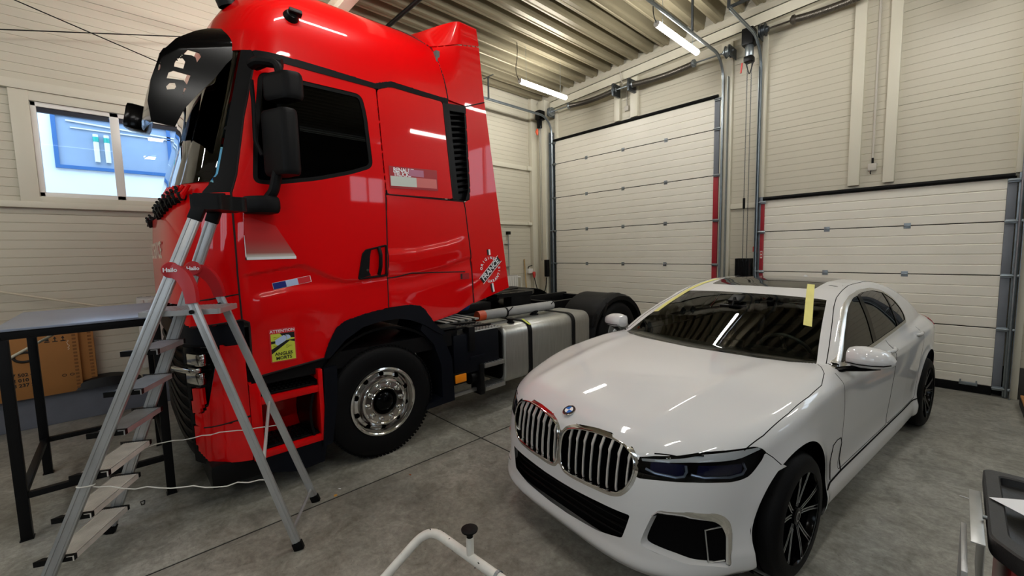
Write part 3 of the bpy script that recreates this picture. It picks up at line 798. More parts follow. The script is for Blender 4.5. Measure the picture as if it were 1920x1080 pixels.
def side_relief(y, z):
    """pressed shapes in the door and the locker panel"""
    d = 0.0
    if 0.62 < y < 2.66 and 1.0 < z < 2.1:
        L1 = [(0.60, 1.675), (0.66, 1.68), (1.02, 1.735), (1.22, 1.635), (1.34, 1.585), (1.45, 1.585), (1.72, 1.63)]
        e = polyline_z(y, L1)-z
        if y < 1.72:
            d -= 0.020*sstep(0.0, 0.02, e)*(1-sstep(0.05, 0.42, e))*sstep(0.61, 0.68, y)
            L2 = [(0.70, 1.50), (0.95, 1.54), (1.25, 1.535), (1.5, 1.56), (1.72, 1.58)]
            e2 = polyline_z(y, L2)-z
            d += 0.012*sstep(-0.04, 0.01, e2)*(1-sstep(0.06, 0.3, e2))*sstep(0.66, 0.74, y)
        else:
            L3 = [(1.72, 1.79), (2.0, 1.80), (2.35, 1.86), (2.6, 1.93)]
            e3 = polyline_z(y, L3)-z
            d += 0.014*sstep(-0.05, 0.0, e3)*(1-sstep(0.03, 0.20, e3))*(1-sstep(2.45, 2.62, y))
            d -= 0.012*sstep(0.18, 0.21, e3)*(1-sstep(0.23, 0.36, e3))
    return d

# --- outlines in the side view (distance back, height)
DOOR = [(0.607, 1.36), (0.603, 1.67), (0.607, 2.24), (0.645, 2.365), (0.72, 2.78), (0.815, 3.185), (0.86, 3.192), (1.69, 3.178), (1.735, 2.32), (1.712, 1.327),
        (1.50, 1.302), (1.323, 1.262), (1.247, 1.215), (1.18, 1.10), (1.136, 0.982), (0.693, 0.938), (0.645, 0.972), (0.648, 1.335)]
WIN = fillet2([(0.735, 2.315), (0.76, 2.62), (0.825, 3.10), (1.565, 3.105), (1.60, 2.95), (1.635, 2.525), (1.45, 2.452), (1.18, 2.375), (0.86, 2.312)], 0.06)
GLASS = inset(WIN, 0.03)
PILLAR = [(0.46, 2.25), (0.548, 2.37), (0.64, 2.78), (0.745, 3.245), (0.80, 3.245), (0.815, 3.195), (0.72, 2.78), (0.645, 2.365), (0.607, 2.245)]
GUTTER = [(0.80, 3.192), (1.69, 3.180), (1.83, 3.230), (2.42, 3.217), (2.42, 3.258), (1.83, 3.272), (1.69, 3.222), (0.80, 3.246)]
LOCKER = fillet2([(1.702, 3.178), (1.83, 3.228), (2.358, 3.215), (2.442, 2.318), (1.746, 2.318)], 0.03)
LOWER = [(1.746, 2.306), (2.57, 2.296), (2.585, 2.24), (2.638, 1.778), (2.655, 1.278), (2.443, 1.19), (2.165, 1.141), (2.077, 1.269), (2.02, 1.316), (1.912, 1.332), (1.716, 1.327)]
VENT = [(2.362, 3.213), (2.626, 3.236), (2.650, 2.42), (2.640, 2.335), (2.446, 2.316)]
DEFL = [(2.634, 3.228), (2.878, 3.32), (3.158, 1.394), (2.668, 1.27), (2.648, 1.778), (2.585, 2.292), (2.648, 2.325), (2.66, 2.42)]
CORNER = [(2.338, 3.745), (2.824, 3.85), (2.875, 3.332), (2.634, 3.240), (2.424, 3.256)]
FLAP = [(2.0, 4.02), (2.05, 3.93), (2.337, 3.757), (2.824, 3.862), (2.795, 4.02)]
ROOF = [(-1, 3.25), (0.80, 3.25), (1.69, 3.226), (1.83, 3.276), (2.416, 3.262), (2.33, 3.75), (2.04, 3.925), (1.99, 4.022), (2.75, 4.022), (2.75, 4.3), (-1, 4.3)]
ARCH = [(1.136, .978), (1.18, 1.096), (1.247, 1.211), (1.323, 1.258), (1.50, 1.298), (1.712, 1.323), (1.912, 1.328), (2.02, 1.312), (2.073, 1.265), (2.165, 1.135), (2.30, 1.0),
        (2.244, 1.004), (2.047, 1.131), (1.921, 1.188), (1.799, 1.218), (1.626, 1.217), (1.467, 1.188), (1.313, 1.103), (1.178, .975)]
SCREEN = [(-1, 2.315), (0.50, 2.318), (0.535, 2.37), (0.628, 2.78), (0.732, 3.245), (-1, 3.245)]
COWL = [(-1, 2.10), (0.255, 2.14), (0.304, 2.195), (0.37, 2.236), (0.60, 2.252), (0.52, 2.31), (-1, 2.31)]
HOOD = [(-1, 1.45), (0.31, 1.475), (0.36, 1.50), (0.603, 1.543), (0.603, 2.245), (0.37, 2.232), (0.304, 2.19), (0.255, 2.135), (-1, 2.09)]
CHEEK = [(0.31, 1.467), (0.36, 1.493), (0.603, 1.536), (0.606, 1.36), (0.34, 1.318), (0.30, 1.345)]
BAND = [(-1, 1.19), (0.62, 1.19), (0.62, 1.35), (0.34, 1.312), (0.30, 1.34), (-1, 1.45)]
FENDER = [(.478, 1.178), (.606, 1.186), (.612, .663), (.50, .633), (.36, .590), (.325, .602), (.318, .68), (.365, .70), (.392, .757), (.444, 1.046)]
HANDLE = [(.312, .69), (.345, .70), (.372, .80), (.372, .885), (.318, .872)]
BUMPER = [(.312, .588), (.50, .622), (.612, .652), (.606, .333), (.37, .338), (.330, .40), (.314, .47)]
LAMP = [(.30, .90), (.378, .90), (.44, 1.046), (.472, 1.172), (.30, 1.165)]
GRILLE = [(-1, .30), (.60, .30), (.612, 1.19), (-1, 1.19)]

truck = thing('tractor_truck', 'red tractor unit with black visor, standing on the left behind the stepladder', 'truck', (XC, 1.65, 0))

def cab_surface(near):
    zs = list(np.arange(0.30, 3.2, 0.0145))+[3.2+(ZTOP-3.2)*(1-(1-t)**1.7) for t in np.linspace(0, 0.985, 70)]
    fr = [i/46 for i in range(47)]                      # front half, centre -> side tangent
    ys = np.arange(0.0, 1.0001, 1/190)                  # side, tangent -> rear
    n = len(fr)+len(ys)-1
    V = np.zeros((len(zs), n, 3))
    for i, z in enumerate(zs):
        w, yf, yt = cab_w(z), cab_yf(z), cab_ys(z)
        for j, u in enumerate(fr):
            a = u*pi/2; q = cos(a)**(2/1.9); s = w*(sin(a)**(2/4.5))
            V[i, j] = (s, yt-(yt-yf)*q, z)
        for j, u in enumerate(ys[1:]):
            V[i, len(fr)+j] = (w, yt+(3.2-yt)*u, z)
    AB = V[:, :, 1:].reshape(-1, 2).copy()
    idx = np.arange(len(zs)*n).reshape(len(zs), n)
    Q = np.stack([idx[:-1, :-1], idx[:-1, 1:], idx[1:, 1:], idx[1:, :-1]], -1).reshape(-1, 4)
    return V.reshape(-1, 3), Q, AB
Vc, Qc, ABc = cab_surface(True)
def relift_cab(i, ab):
    y, z = float(ab[0]), float(ab[1]); s0 = Vc[i, 0]
    if s0 < 0.86*cab_w(z): return (s0, cab_y(s0, z), z)
    return (cab_s(y, z), y, z)
outer = lambda lim: (lambda c: c[:, 0] > lim)
REG = [('glass', GLASS, None), ('window_seal', WIN, None), ('door_skin', DOOR, None), ('windscreen_pillar', PILLAR, None), ('roof_gutter', GUTTER, None),
       ('locker_panel', LOCKER, None), ('lower_side_panel', LOWER, None), ('air_intake', VENT, None), ('side_deflector', DEFL, None), ('corner_deflector', CORNER, None),
       ('roof_deflector', FLAP, None), ('roof', ROOF, None), ('arch_trim', ARCH, None), ('windscreen', SCREEN, None), ('cowl', COWL, None), ('front_hood', HOOD, None),
       ('cheek_panel', CHEEK, None), ('front_band', BAND, None), ('bumper_fender', FENDER, outer(0.9)), ('step_handle', HANDLE, outer(0.88)), ('bumper', BUMPER, outer(0.88)),
       ('lamp_recess', LAMP, outer(0.88)), ('grille', GRILLE, None)]
cabparts = carve(Vc, Qc, ABc, REG, relift_cab, 0.016)
def place_cab(nm, mats, thick=0.012, parent=None, label=None, inner=0.0, smooth=38, both=True, relief=False, side=0):
    """turn a cut region into parts: one mesh if it spans the centre line, else one for either side"""
    v = [tuple(p) for p in cabparts[nm].v]; f = [list(q) for q in cabparts[nm].f]
    if relief: v = [(x+side_relief(y, z) if x > 1.1 else x, y, z) for x, y, z in v]
    if nm in ('corner_deflector', 'roof_deflector'): v = [(x+(1.248-x)*sstep(2.25, 2.6, y), y, z) for x, y, z in v]
    if inner: v = [(x-inner*(1 if x > 0.9 else 0), y+inner*(1 if x <= 0.9 else 0), z) for x, y, z in v]
    span = min(p[0] for p in v) < 0.05
    sides = (1,) if span else ((1, -1) if (both and not side) else (side or 1,)); res = None
    for s in sides:
        mb = MB().add(v, f)
        if span: mb.mirror(0)
        elif s < 0: mb.v = [(-x, y, z) for x, y, z in mb.v]; mb.f = [q[::-1] for q in mb.f]
        if thick: mb = solidify(mb, thick)
        mb.v = [(XC+x, y, z) for x, y, z in mb.v]
        o = part(nm, mb, mats, parent or truck, label, smooth); res = res or o
    return res
p_door = place_cab('door_skin', M_RED, 0.018, relief=True, both=False)
p_door.name = 'cab_door'
place_cab('window_seal', M_BLACKR, 0.02, p_door, inner=0.004, both=False); g_ = place_cab('glass', M_TGLASSD, 0.004, p_door, 'dark tinted door glass', inner=0.012, both=False)
place_cab('windscreen_pillar', M_TBLK, 0.02); place_cab('roof_gutter', M_TBLK, 0.02, inner=-0.004)
place_cab('locker_panel', M_RED); place_cab('lower_side_panel', M_RED, 0.018, relief=True); place_cab('side_deflector', M_RED, 0.02)
place_cab('corner_deflector', M_RED, 0.02); place_cab('roof_deflector', M_RED, 0.02); place_cab('roof', M_RED, 0.014); place_cab('arch_trim', M_NAVY, 0.03, inner=-0.012)
place_cab('windscreen', M_TGLASS, 0.004, label='greenish windscreen glass', inner=0.008); place_cab('cowl', M_RED, 0.012, inner=0.025); place_cab('front_hood', M_RED)
place_cab('cheek_panel', M_RED); place_cab('front_band', M_NAVY, inner=0.02); place_cab('bumper_fender', M_RED); place_cab('step_handle', M_RED, 0.02, inner=-0.012)
place_cab('bumper', M_RED); place_cab('grille', M_TBLK, 0.01, inner=0.05); lr = place_cab('lamp_recess', M_GLOSSB, 0.01, inner=0.03); lr.name = 'headlamp'
rtp = MB(); rows = []
for i in range(13):
    y = lerp(2.0, 2.797, i/12); e = cab_w(4.02)+(1.248-cab_w(4.02))*sstep(2.25, 2.6, y)
    rows.append([(XC+s*e, y, 4.02+0.006*(1-abs(s)**4)) for s in (-1, -0.97, -0.6, -0.3, 0, 0.3, 0.6, 0.97, 1)])
rfl = MB(); zz_ = [3.22+(4.03-3.22)*(1-(1-k/14)**1.8) for k in range(15)]
for sg in (1, -1): rfl.grid([[(XC+sg*(cab_w(z)-0.022), y, z) for z in zz_] for y in (1.95, 2.2, 2.45, 2.7)])
part('deflector_backing', rfl, M_RED, truck)
rtp.grid(rows); part('roof_deflector', solidify(rtp, 0.015), M_RED, truck)
# far door, seen through the cab glass
d_far = place_cab('door_skin', M_RED, 0.018, relief=True, side=-1); d_far.name = 'cab_door'
place_cab('window_seal', M_BLACKR, 0.02, d_far, inner=0.004, side=-1); place_cab('glass', M_TGLASS, 0.004, d_far, 'greenish far door glass', inner=0.012, side=-1)

# shut lines
def seam_on_cab(pts, r=0.0045, out=0.003):
    P = [Vector((p[0], p[1], 0)) for p in pts]; res = []
    for a, b in zip(P[:-1], P[1:]):
        n = max(1, int((b-a).length/0.03))
        for i in range(n):
            q = a.lerp(b, i/n); res.append(q)
    res.append(P[-1])
    return [(XC+cab_s(q.x, q.y)+side_relief(q.x, q.y)*(1 if q.x > 0.62 else 0)+out-0.003, q.x, q.y) for q in res]
sm = MB()
for line, r in ((DOOR[:6], 0.006), ([DOOR[8], DOOR[9]], 0.005), (DOOR[14:]+DOOR[:1], 0.007), ([LOCKER[-1], (1.75, 2.312), (2.575, 2.301)], 0.006), (LOWER[1:5], 0.006),
                ([(1.716, 1.585), (1.80, 1.592), (1.95, 1.618), (2.56, 1.600)], 0.006), ([(2.424, 3.25), (2.338, 3.75)], 0.006), ([(2.338, 3.75), (2.05, 3.925)], 0.006), ([(2.34, 3.752), (2.822, 3.857)], 0.005),
                ([(2.634, 3.234), (2.875, 3.326)], 0.006), ([(2.36, 3.215), (2.442, 2.318)], 0.006), (HOOD[2:5], 0.005), (CHEEK[3:5], 0.006), (FENDER[2:5], 0.005)):
    sm.tube(seam_on_cab(line), r, 6)
part('panel_gap', sm, M_GAP, truck, smooth=60)

# louvred air intake behind the locker
vm = MB()
v0 = cabparts['air_intake']; vv = solidify(MB().add(v0.v, v0.f), 0.01)
vm.add([(XC+x-0.05, y, z) for x, y, z in vv.v], vv.f)
for i in range(15):
    z = 2.37+i*0.055; yl = lerp(2.452, 2.372, (z-2.31)/0.9)+0.055
    vm.add([(XC+1.205, yl, z), (XC+1.205, 2.632, z+0.03), (XC+1.248, 2.632, z+0.055), (XC+1.248, yl, z+0.022), (XC+1.205, yl, z+0.006), (XC+1.205, 2.632, z+0.036), (XC+1.243, 2.632, z+0.061), (XC+1.243, yl, z+0.028)],
           [(0, 1, 2, 3), (7, 6, 5, 4), (0, 4, 5, 1), (1, 5, 6, 2), (2, 6, 7, 3), (3, 7, 4, 0)])
fr = [(2.362, 3.213), (2.626, 3.236), (2.650, 2.42), (2.640, 2.335), (2.446, 2.316)]
vm.prism([(2.35, 3.215), (2.66, 3.24), (2.68, 2.32), (2.43, 2.30)], lambda u, v, d: (XC+1.25+d, u, v), -0.075, -0.06)
vm.prism([(2.615, 3.236), (2.640, 3.238), (2.664, 2.42), (2.645, 2.325), (2.60, 2.318), (2.635, 2.42)], lambda u, v, d: (XC+1.25+d, u, v), -0.06, -0.004)
vm.prism([(2.362, 3.213), (2.43, 3.213), (2.512, 2.316), (2.446, 2.316)], lambda u, v, d: (XC+1.25+d, u, v), -0.05, 0.002)
vm.prism([(2.362, 3.213), (2.626, 3.236), (2.628, 3.17), (2.366, 3.15)], lambda u, v, d: (XC+1.25+d, u, v), -0.05, 0.001)
part('air_intake', vm, M_BLACKP, truck, 'black louvred air intake')

# inside of the cab
ln = MB()
ln.box2((XC-1.2, 0.62, 1.30), (XC+1.2, 2.40, 1.40)); ln.box2((XC-1.2, 2.34, 1.3), (XC+1.2, 2.38, 3.7)); ln.box2((XC-1.15, 0.85, 3.16), (XC+1.15, 2.38, 3.19))
ln.box2((XC-1.19, 1.64, 1.3), (XC-1.17, 2.38, 3.18)); ln.box2((XC-1.19, 0.66, 1.3), (XC-1.17, 1.64, 2.30)); ln.box2((XC+1.17, 1.64, 1.3), (XC+1.19, 2.38, 3.18)); ln.box2((XC+1.17, 0.66, 1.3), (XC+1.19, 1.64, 2.32))
part('cab_lining', ln, M_LINING, truck)
db = MB().box2((XC-1.1, 0.50, 1.9), (XC+1.1, 0.86, 2.26), 0.05).box2((XC+0.25, 0.74, 1.95), (XC+1.0, 1.0, 2.36), 0.06)
part('dashboard', db, mat('dash_plastic', '#2a2d2e', 0.6), truck)
st = MB()
ring = [(XC+0.62+0.225*cos(a), 1.10+0.225*sin(a)*0.45, 2.36+0.225*sin(a)*0.6) for a in [2*pi*i/28 for i in range(28)]]
st.tube(ring, 0.016, 8, closed=True); st.box((XC+0.62, 1.10, 2.35), (0.16, 0.08, 0.1), None, 0.03)
for a in (0.2, pi-0.2, 1.5*pi): st.tube([(XC+0.62, 1.10, 2.36), (XC+0.62+0.22*cos(a), 1.10+0.1*sin(a), 2.36+0.13*sin(a))], 0.014, 6)
part('steering_wheel', st, M_BLACKP, truck)
M_SEAT = mat('blue_grey_seat_cover', '#7d8b98', 0.85, noise=0.15, nscale=8)
for nm, sx in (('seat', 0.62), ('seat', -0.62)):
    s_ = MB()
    s_.box((XC+sx, 1.52, 2.02), (0.50, 0.5, 0.16), Euler((radians(4), 0, 0)), 0.06)
    s_.box((XC+sx, 1.78, 2.40), (0.50, 0.14, 0.72), Euler((radians(-10), 0, 0)), 0.06)
    s_.box((XC+sx, 1.85, 2.80), (0.26, 0.10, 0.2), Euler((radians(-8), 0, 0)), 0.04)
    s_.box2((XC+sx-0.2, 1.3, 1.4), (XC+sx+0.2, 1.75, 1.95), 0.04)
    part(nm, s_, M_SEAT, truck)
# clips and fittings bared above the front hood
rnd = random.Random(3)
for i, (s, z) in enumerate(((0.50, 2.125), (0.60, 2.135), (0.68, 2.15), (0.75, 2.165), (0.82, 2.185), (0.88, 2.20), (0.93, 2.21), (0.98, 2.225), (-0.5, 2.12), (-0.8, 2.17))):
    y = cab_y(s, z); k = MB()
    k.box((XC+s, y-0.020, z+0.03), (0.04, 0.05, 0.03), Euler((rnd.uniform(-.3, .3), 0, rnd.uniform(-.4, .4))), 0.008)
    k.cyl((XC+s-0.015, y-0.03, z+0.05), (XC+s+0.025, y-0.04, z+0.055), 0.011, 10)
    k.box((XC+s+0.03, y-0.01, z+0.0), (0.02, 0.05, 0.06), Euler((0.3, 0, 0.2)), 0.005)
    k.cyl((XC+s, y-0.03, z+0.02), (XC+s-0.005, y-0.035, z-0.02), 0.006, 8)
    part('hood_clip', k, M_BLACKP, truck)
fo = MB()
for i in range(6):
    s0 = 0.80+0.05*i; y0 = cab_y(s0, 2.25)
    fo.tube([(XC+s0-0.06, cab_y(s0-0.06, 2.18)-0.005, 2.19), (XC+s0-0.02, cab_y(s0-0.02, 2.22)-0.03, 2.235), (XC+s0, y0-0.01, 2.30)], [0.012, 0.018, 0.012], 8)
part('cowl_fold', fo, M_RED, truck)

# sun visor with cut-outs in its near cheek
PLATE = [(0.684, 3.43), (0.77, 3.28), (0.665, 3.149), (0.579, 3.019), (0.481, 2.898), (0.402, 2.787), (0.345, 2.663), (0.226, 2.675), (0.218, 2.799), (0.243, 2.936), (0.303, 3.115), (0.393, 3.241), (0.514, 3.355), (0.591, 3.408)]
HOLES = [[(0.391, 3.093), (0.45, 3.178), (0.51, 3.175), (0.52, 3.154), (0.493, 3.108), (0.487, 3.138), (0.464, 3.145), (0.413, 3.137)],
         [(0.373, 3.072), (0.389, 3.106), (0.42, 3.115), (0.43, 3.098), (0.415, 3.046), (0.368, 3.047)],
         [(0.324, 2.962), (0.338, 3.005), (0.363, 3.022), (0.452, 3.015), (0.427, 2.947), (0.412, 2.971), (0.373, 2.968)],
         [(0.317, 2.91), (0.338, 2.939), (0.366, 2.946), (0.37, 2.923), (0.36, 2.904), (0.321, 2.891)],
         [(0.281, 2.987), (0.292, 3.04), (0.302, 3.059), (0.296, 3.014)], [(0.400, 2.880), (0.412, 2.926), (0.424, 2.925)]]
gy = np.arange(0.19, 0.79, 0.006); gz = np.arange(2.63, 3.45, 0.006)
G = np.array([[(1.09, y, z) for y in gy] for z in gz]).reshape(-1, 3); gi = np.arange(len(gz)*len(gy)).reshape(len(gz), len(gy))
GQ = np.stack([gi[:-1, :-1], gi[:-1, 1:], gi[1:, 1:], gi[1:, :-1]], -1).reshape(-1, 4)
cheek = carve(G, GQ, G[:, 1:], [('hole', h, None) for h in HOLES]+[('plate', PLATE, None)], lambda i, ab: (1.09, ab[0], ab[1]), 0.009)['plate']
def cheek_x(y, z):
    zl = float(np.interp(y, [.22, .30, .40, .52, .70], [2.90, 3.08, 3.165, 3.205, 3.27])); t = min(1, max(0, (z-zl)/0.19)); return 1.105-0.15*t**1.8
cheek.v = [(cheek_x(y, z), y, z) for x, y, z in cheek.v]
ck = solidify(cheek, 0.014)
visor = part('sun_visor', MB().add([(XC+x, y, z) for x, y, z in ck.v], ck.f), M_GLOSSB, truck, 'gloss black sun visor')
sh = MB(); edge = PLATE[7:]+[PLATE[0]]
edge = [(p.x, p.y) for p in fillet([(a, b, 0) for a, b in edge], 0.05, 4)]; ez = [p[1] for p in edge]; ey = [p[0] for p in edge]
P = []
for s in [1.10-2.2*i/44 for i in range(45)]:
    bow = 0.03*(1-(abs(s)/1.10)**2.6)-0.03*(1-abs(s)/1.1); k = sstep(0.93, 1.06, abs(s))     # the hood of the visor is cut away between its cheeks
    zb = float(np.interp(s, [-1.1, -0.8, -0.4, 0.0, 0.5, 0.85, 1.1], [3.10, 3.06, 2.99, 2.90, 2.82, 2.74, 2.66])); row = []
    for y, z in edge:
        if z < zb: z2 = zb+(z-2.66)*0.02; y = float(np.interp(zb, ez[:-6], ey[:-6])); z = z2
        row.append((XC+s*(cheek_x(y, z)/1.105*(1.0) if True else 1), y-bow-(0 if z < 3.16 else (1-k)*(y-0.33)), z if z < 3.16 else lerp(3.16+(z-3.16)*0.22, z, k)))
    P.append(row)
sh.grid(P)
part('visor_shell', solidify(sh, 0.012), M_GLOSSB, visor)
# kerb mirror at the far front corner
km = MB().box((-5.75, 0.27, 3.21), (0.20, 0.20, 0.26), Euler((radians(-12), 0, radians(-15))), 0.05)
part('kerb_mirror', km, M_GLOSSB, truck); 
part('kerb_mirror_arm', MB().tube([(-5.70, 0.32, 3.26), (-5.62, 0.50, 3.36), (-5.6, 0.62, 3.42)], 0.03, 8), M_BLACKP, truck)

# door mirrors
def mirror_shell(P, z0, z1, top_in=0.0):
    """P: plan outline; slightly rounded, closed box"""
    pl = fillet2(P, 0.03, 4); mb = MB(); rows = []
    for z, k in ((z0, 0.86), (z0+0.012, 0.95), (z0+0.035, 1.0), (z1-0.035, 1.0), (z1-0.012, 0.95), (z1, 0.86)):
        cx = sum(p[0] for p in pl)/len(pl); cy = sum(p[1] for p in pl)/len(pl)
        rows.append([(cx+(x-cx)*k, cy+(y-cy)*k, z) for x, y in pl]+[(cx+(pl[0][0]-cx)*k, cy+(pl[0][1]-cy)*k, z)])
    mb.grid(rows); n = len(pl)
    mb.add([r for r in rows[0][:-1]], [list(range(n))]); mb.add([r for r in rows[-1][:-1]], [list(range(n))])
    return mb
mir = part('door_mirror', mirror_shell([(-3.345, 0.785), (-3.15, 0.868), (-3.13, 0.90), (-3.13, 0.955), (-3.16, 0.985), (-3.345, 0.93)], 2.355, 2.795), M_TBLK, truck)
part('mirror_glass', MB().add([(-3.335, 0.934, 2.40), (-3.165, 0.989, 2.40), (-3.165, 0.989, 2.75), (-3.335, 0.934, 2.75)], [(0, 1, 2, 3)]), M_CHROME, mir)
mir2 = part('wide_angle_mirror', mirror_shell([(-3.34, 0.81), (-3.16, 0.90), (-3.14, 0.93), (-3.13, 1.0), (-3.16, 1.035), (-3.34, 0.95)], 2.865, 3.045), M_TBLK, truck)
part('mirror_arm', MB().tube(fillet([(-3.40, 0.80, 3.11), (-3.30, 0.86, 3.13), (-3.24, 0.90, 3.10), (-3.24, 0.91, 3.0)], 0.04), 0.028, 10).tube(fillet([(-3.41, 0.78, 3.12), (-3.33, 0.80, 3.125), (-3.25, 0.93, 3.115)], 0.03), 0.034, 10), M_TBLK, truck)
part('mirror_arm', MB().tube([(-3.36, 0.76, 3.0), (-3.37, 0.765, 2.85), (-3.375, 0.76, 2.6), (-3.35, 0.79, 2.5)], 0.014, 8), M_TBLK, truck)
part('mirror_foot', MB().tube(fillet([(-3.26, 0.86, 2.40), (-3.28, 0.83, 2.25), (-3.32, 0.80, 2.20)], 0.03), [0.034]*len(fillet([(0, 0, 0), (0, 0, 1), (0, 1, 1)], 0.03)), 10), M_TBLK, truck)
part('mirror_base', mirror_shell([(-3.44, 0.65), (-3.36, 0.66), (-3.27, 0.74), (-3.25, 0.80), (-3.27, 0.87), (-3.44, 0.85)], 2.10, 2.215), M_TBLK, truck)

# door handle recess
dh = MB().prism([(1.455, 1.595), (1.50, 1.80), (1.53, 1.833), (1.71, 1.872), (1.70, 1.613)], lambda u, v, d: (XC+1.25+d, u, v), -0.035, -0.005)
hd = part('handle_recess', dh, M_BLACKP, p_door)
rim = MB()
loop = fillet([(XC+1.256, u, v) for u, v in [(1.455, 1.595), (1.50, 1.80), (1.53, 1.833), (1.712, 1.872), (1.70, 1.613)]], 0.01, 3, closed=True)
rim.tube(loop, 0.008, 8, closed=True)
rim.prism([(1.46, 1.60), (1.50, 1.80), (1.53, 1.83), (1.575, 1.84), (1.56, 1.78), (1.545, 1.65), (1.56, 1.618)], lambda u, v, d: (XC+1.25+d, u, v), -0.01, 0.01)
part('handle_frame', rim, M_TBLK, hd)
part('handle_grip', MB().tube(fillet([(XC+1.255, 1.645, 1.850), (XC+1.285, 1.645, 1.80), (XC+1.285, 1.638, 1.68), (XC+1.255, 1.635, 1.625)], 0.03), 0.016, 10), M_TBLK, hd)
part('handle_lock', MB().cyl((XC+1.255, 1.53, 1.665), (XC+1.266, 1.53, 1.665), 0.011, 14), M_CHROME, hd)

# roof fittings
part('roof_marker', MB().lathe([(0, 0.05), (0.035, 0.045), (0.05, 0.02), (0.055, 0.0)], (XC+1.205, 1.07, 3.55), (1, 0, 0.35), 16).box((XC+1.25, 1.09, 3.575), (0.05, 0.09, 0.035), Euler((0, -0.3, 0)), 0.01), M_BLACKP, truck)
part('roof_beacon', MB().lathe([(0.07, 0), (0.07, 0.06), (0.05, 0.10), (0, 0.115)], (-3.86, 0.76, 3.68), (0.1, -0.4, 1), 16), M_BLACKP, truck)

# stickers and lettering on the near side
def on_side(y, z, out=0.003, rot=0.0):
    x = XC+cab_s(y, z)+side_relief(y, z)+out
    return Matrix(((0, 0, 1, x), (1, 0, 0, y), (0, 1, 0, z), (0, 0, 0, 1))) @ Matrix.Rotation(rot, 4, 'Z')
def flat(mb, poly, M, d=0.0008, mi=None):
    return mb.prism(poly, lambda u, v, w: M @ Vector((u, v, w)), 0, d, mi)
def rrect(w, h, r): return fillet2([(-w/2, -h/2), (w/2, -h/2), (w/2, h/2), (-w/2, h/2)], r, 4)
M_YEL = mat('yellow_film', '#cfd94a', 0.4); M_REDF = mat('red_film', '#d2232e', 0.4); M_BLUEF = mat('blue_film', '#1a2a80', 0.4); M_LBLUE = mat('pale_blue_film', '#b9cdf0', 0.4); M_GREYF = mat('pale_grey_film', '#c9cfc8', 0.45)
A = MB(); M0 = on_side(0.853, 1.142, 0.004)
# (the plate sits square on the door)
flat(A, rrect(0.178, 0.252, 0.012), M0, mi=0); M1 = M0 @ Matrix.Translation((0, 0, 0.0009))
flat(A, [(-0.08, -0.117), (0.08, -0.117), (0.08, 0.088), (-0.08, 0.088)], M1, mi=1); M2 = M1 @ Matrix.Translation((0, 0, 0.0009))
flat(A, [(-0.02, 0.088), (0.08, 0.088), (0.08, 0.045), (0.045, 0.05), (0.0, 0.065)], M2, mi=2)
flat(A, [(-0.08, -0.06), (-0.08, -0.025), (0.02, 0.03), (0.08, 0.035), (0.08, 0.015), (0.045, 0.025)], M2, mi=2)
flat(A, [(-0.08, 0.015), (-0.08, 0.035), (-0.03, 0.035), (-0.03, 0.02)], M2, mi=2)
M3 = M2 @ Matrix.Translation((0, 0, 0.0009))
flat(A, [(-0.052, 0.012), (-0.036, 0.0), (0.022, 0.032), (0.022, 0.066), (0.004, 0.072), (-0.052, 0.043)], M3, mi=3)
flat(A, [(0.025, 0.034), (0.052, 0.045), (0.052, 0.058), (0.042, 0.07), (0.018, 0.074), (0.025, 0.066)], M3, mi=3)
for dx, dy in ((-0.06, 0.055), (0.02, -0.015), (-0.066, -0.012)):
    A.tube([M3 @ Vector((dx+a, dy+b, 0.0005)) for a, b in ((0, -0.010), (0, 0.011), (0.036, 0.004))], 0.0011, 4, closed=True, mi=2)
A.cur = 4; A.text('ATTENTION', 0.03, M1 @ Matrix.Translation((0, 0.105, 0.0004)), bold=0.0005)
A.cur = 2; A.text('ANGLES', 0.033, M3 @ Matrix.Translation((0, -0.065, 0)), bold=0.0008); A.text('MORTS', 0.033, M3 @ Matrix.Translation((0, -0.097, 0)), bold=0.0008)
part('blind_spot_sticker', A, [M_REDF, M_YEL, M_STK, M_LBLUE, M_STW], p_door, 'yellow and black blind spot sticker reading ATTENTION ANGLES MORTS', smooth=0)
fl = MB(); MF = on_side(0.95, 1.60, 0.004, rot=radians(9)); 
flat(fl, rrect(0.27, 0.05, 0.003), MF, mi=2); M1 = MF @ Matrix.Translation((0, 0, 0.001))
flat(fl, [(-0.133, -0.023), (-0.045, -0.023), (-0.045, 0.023), (-0.133, 0.023)], M1, mi=0); flat(fl, [(-0.045, -0.023), (0.04, -0.023), (0.04, 0.023), (-0.045, 0.023)], M1, mi=1); flat(fl, [(0.04, -0.023), (0.131, -0.023), (0.131, 0.023), (0.04, 0.023)], M1, mi=3)
part('tricolour_badge', fl, [M_BLUEF, M_LBLUE, M_STW, M_REDF], p_door, 'blue, white and red strip badge', smooth=0)
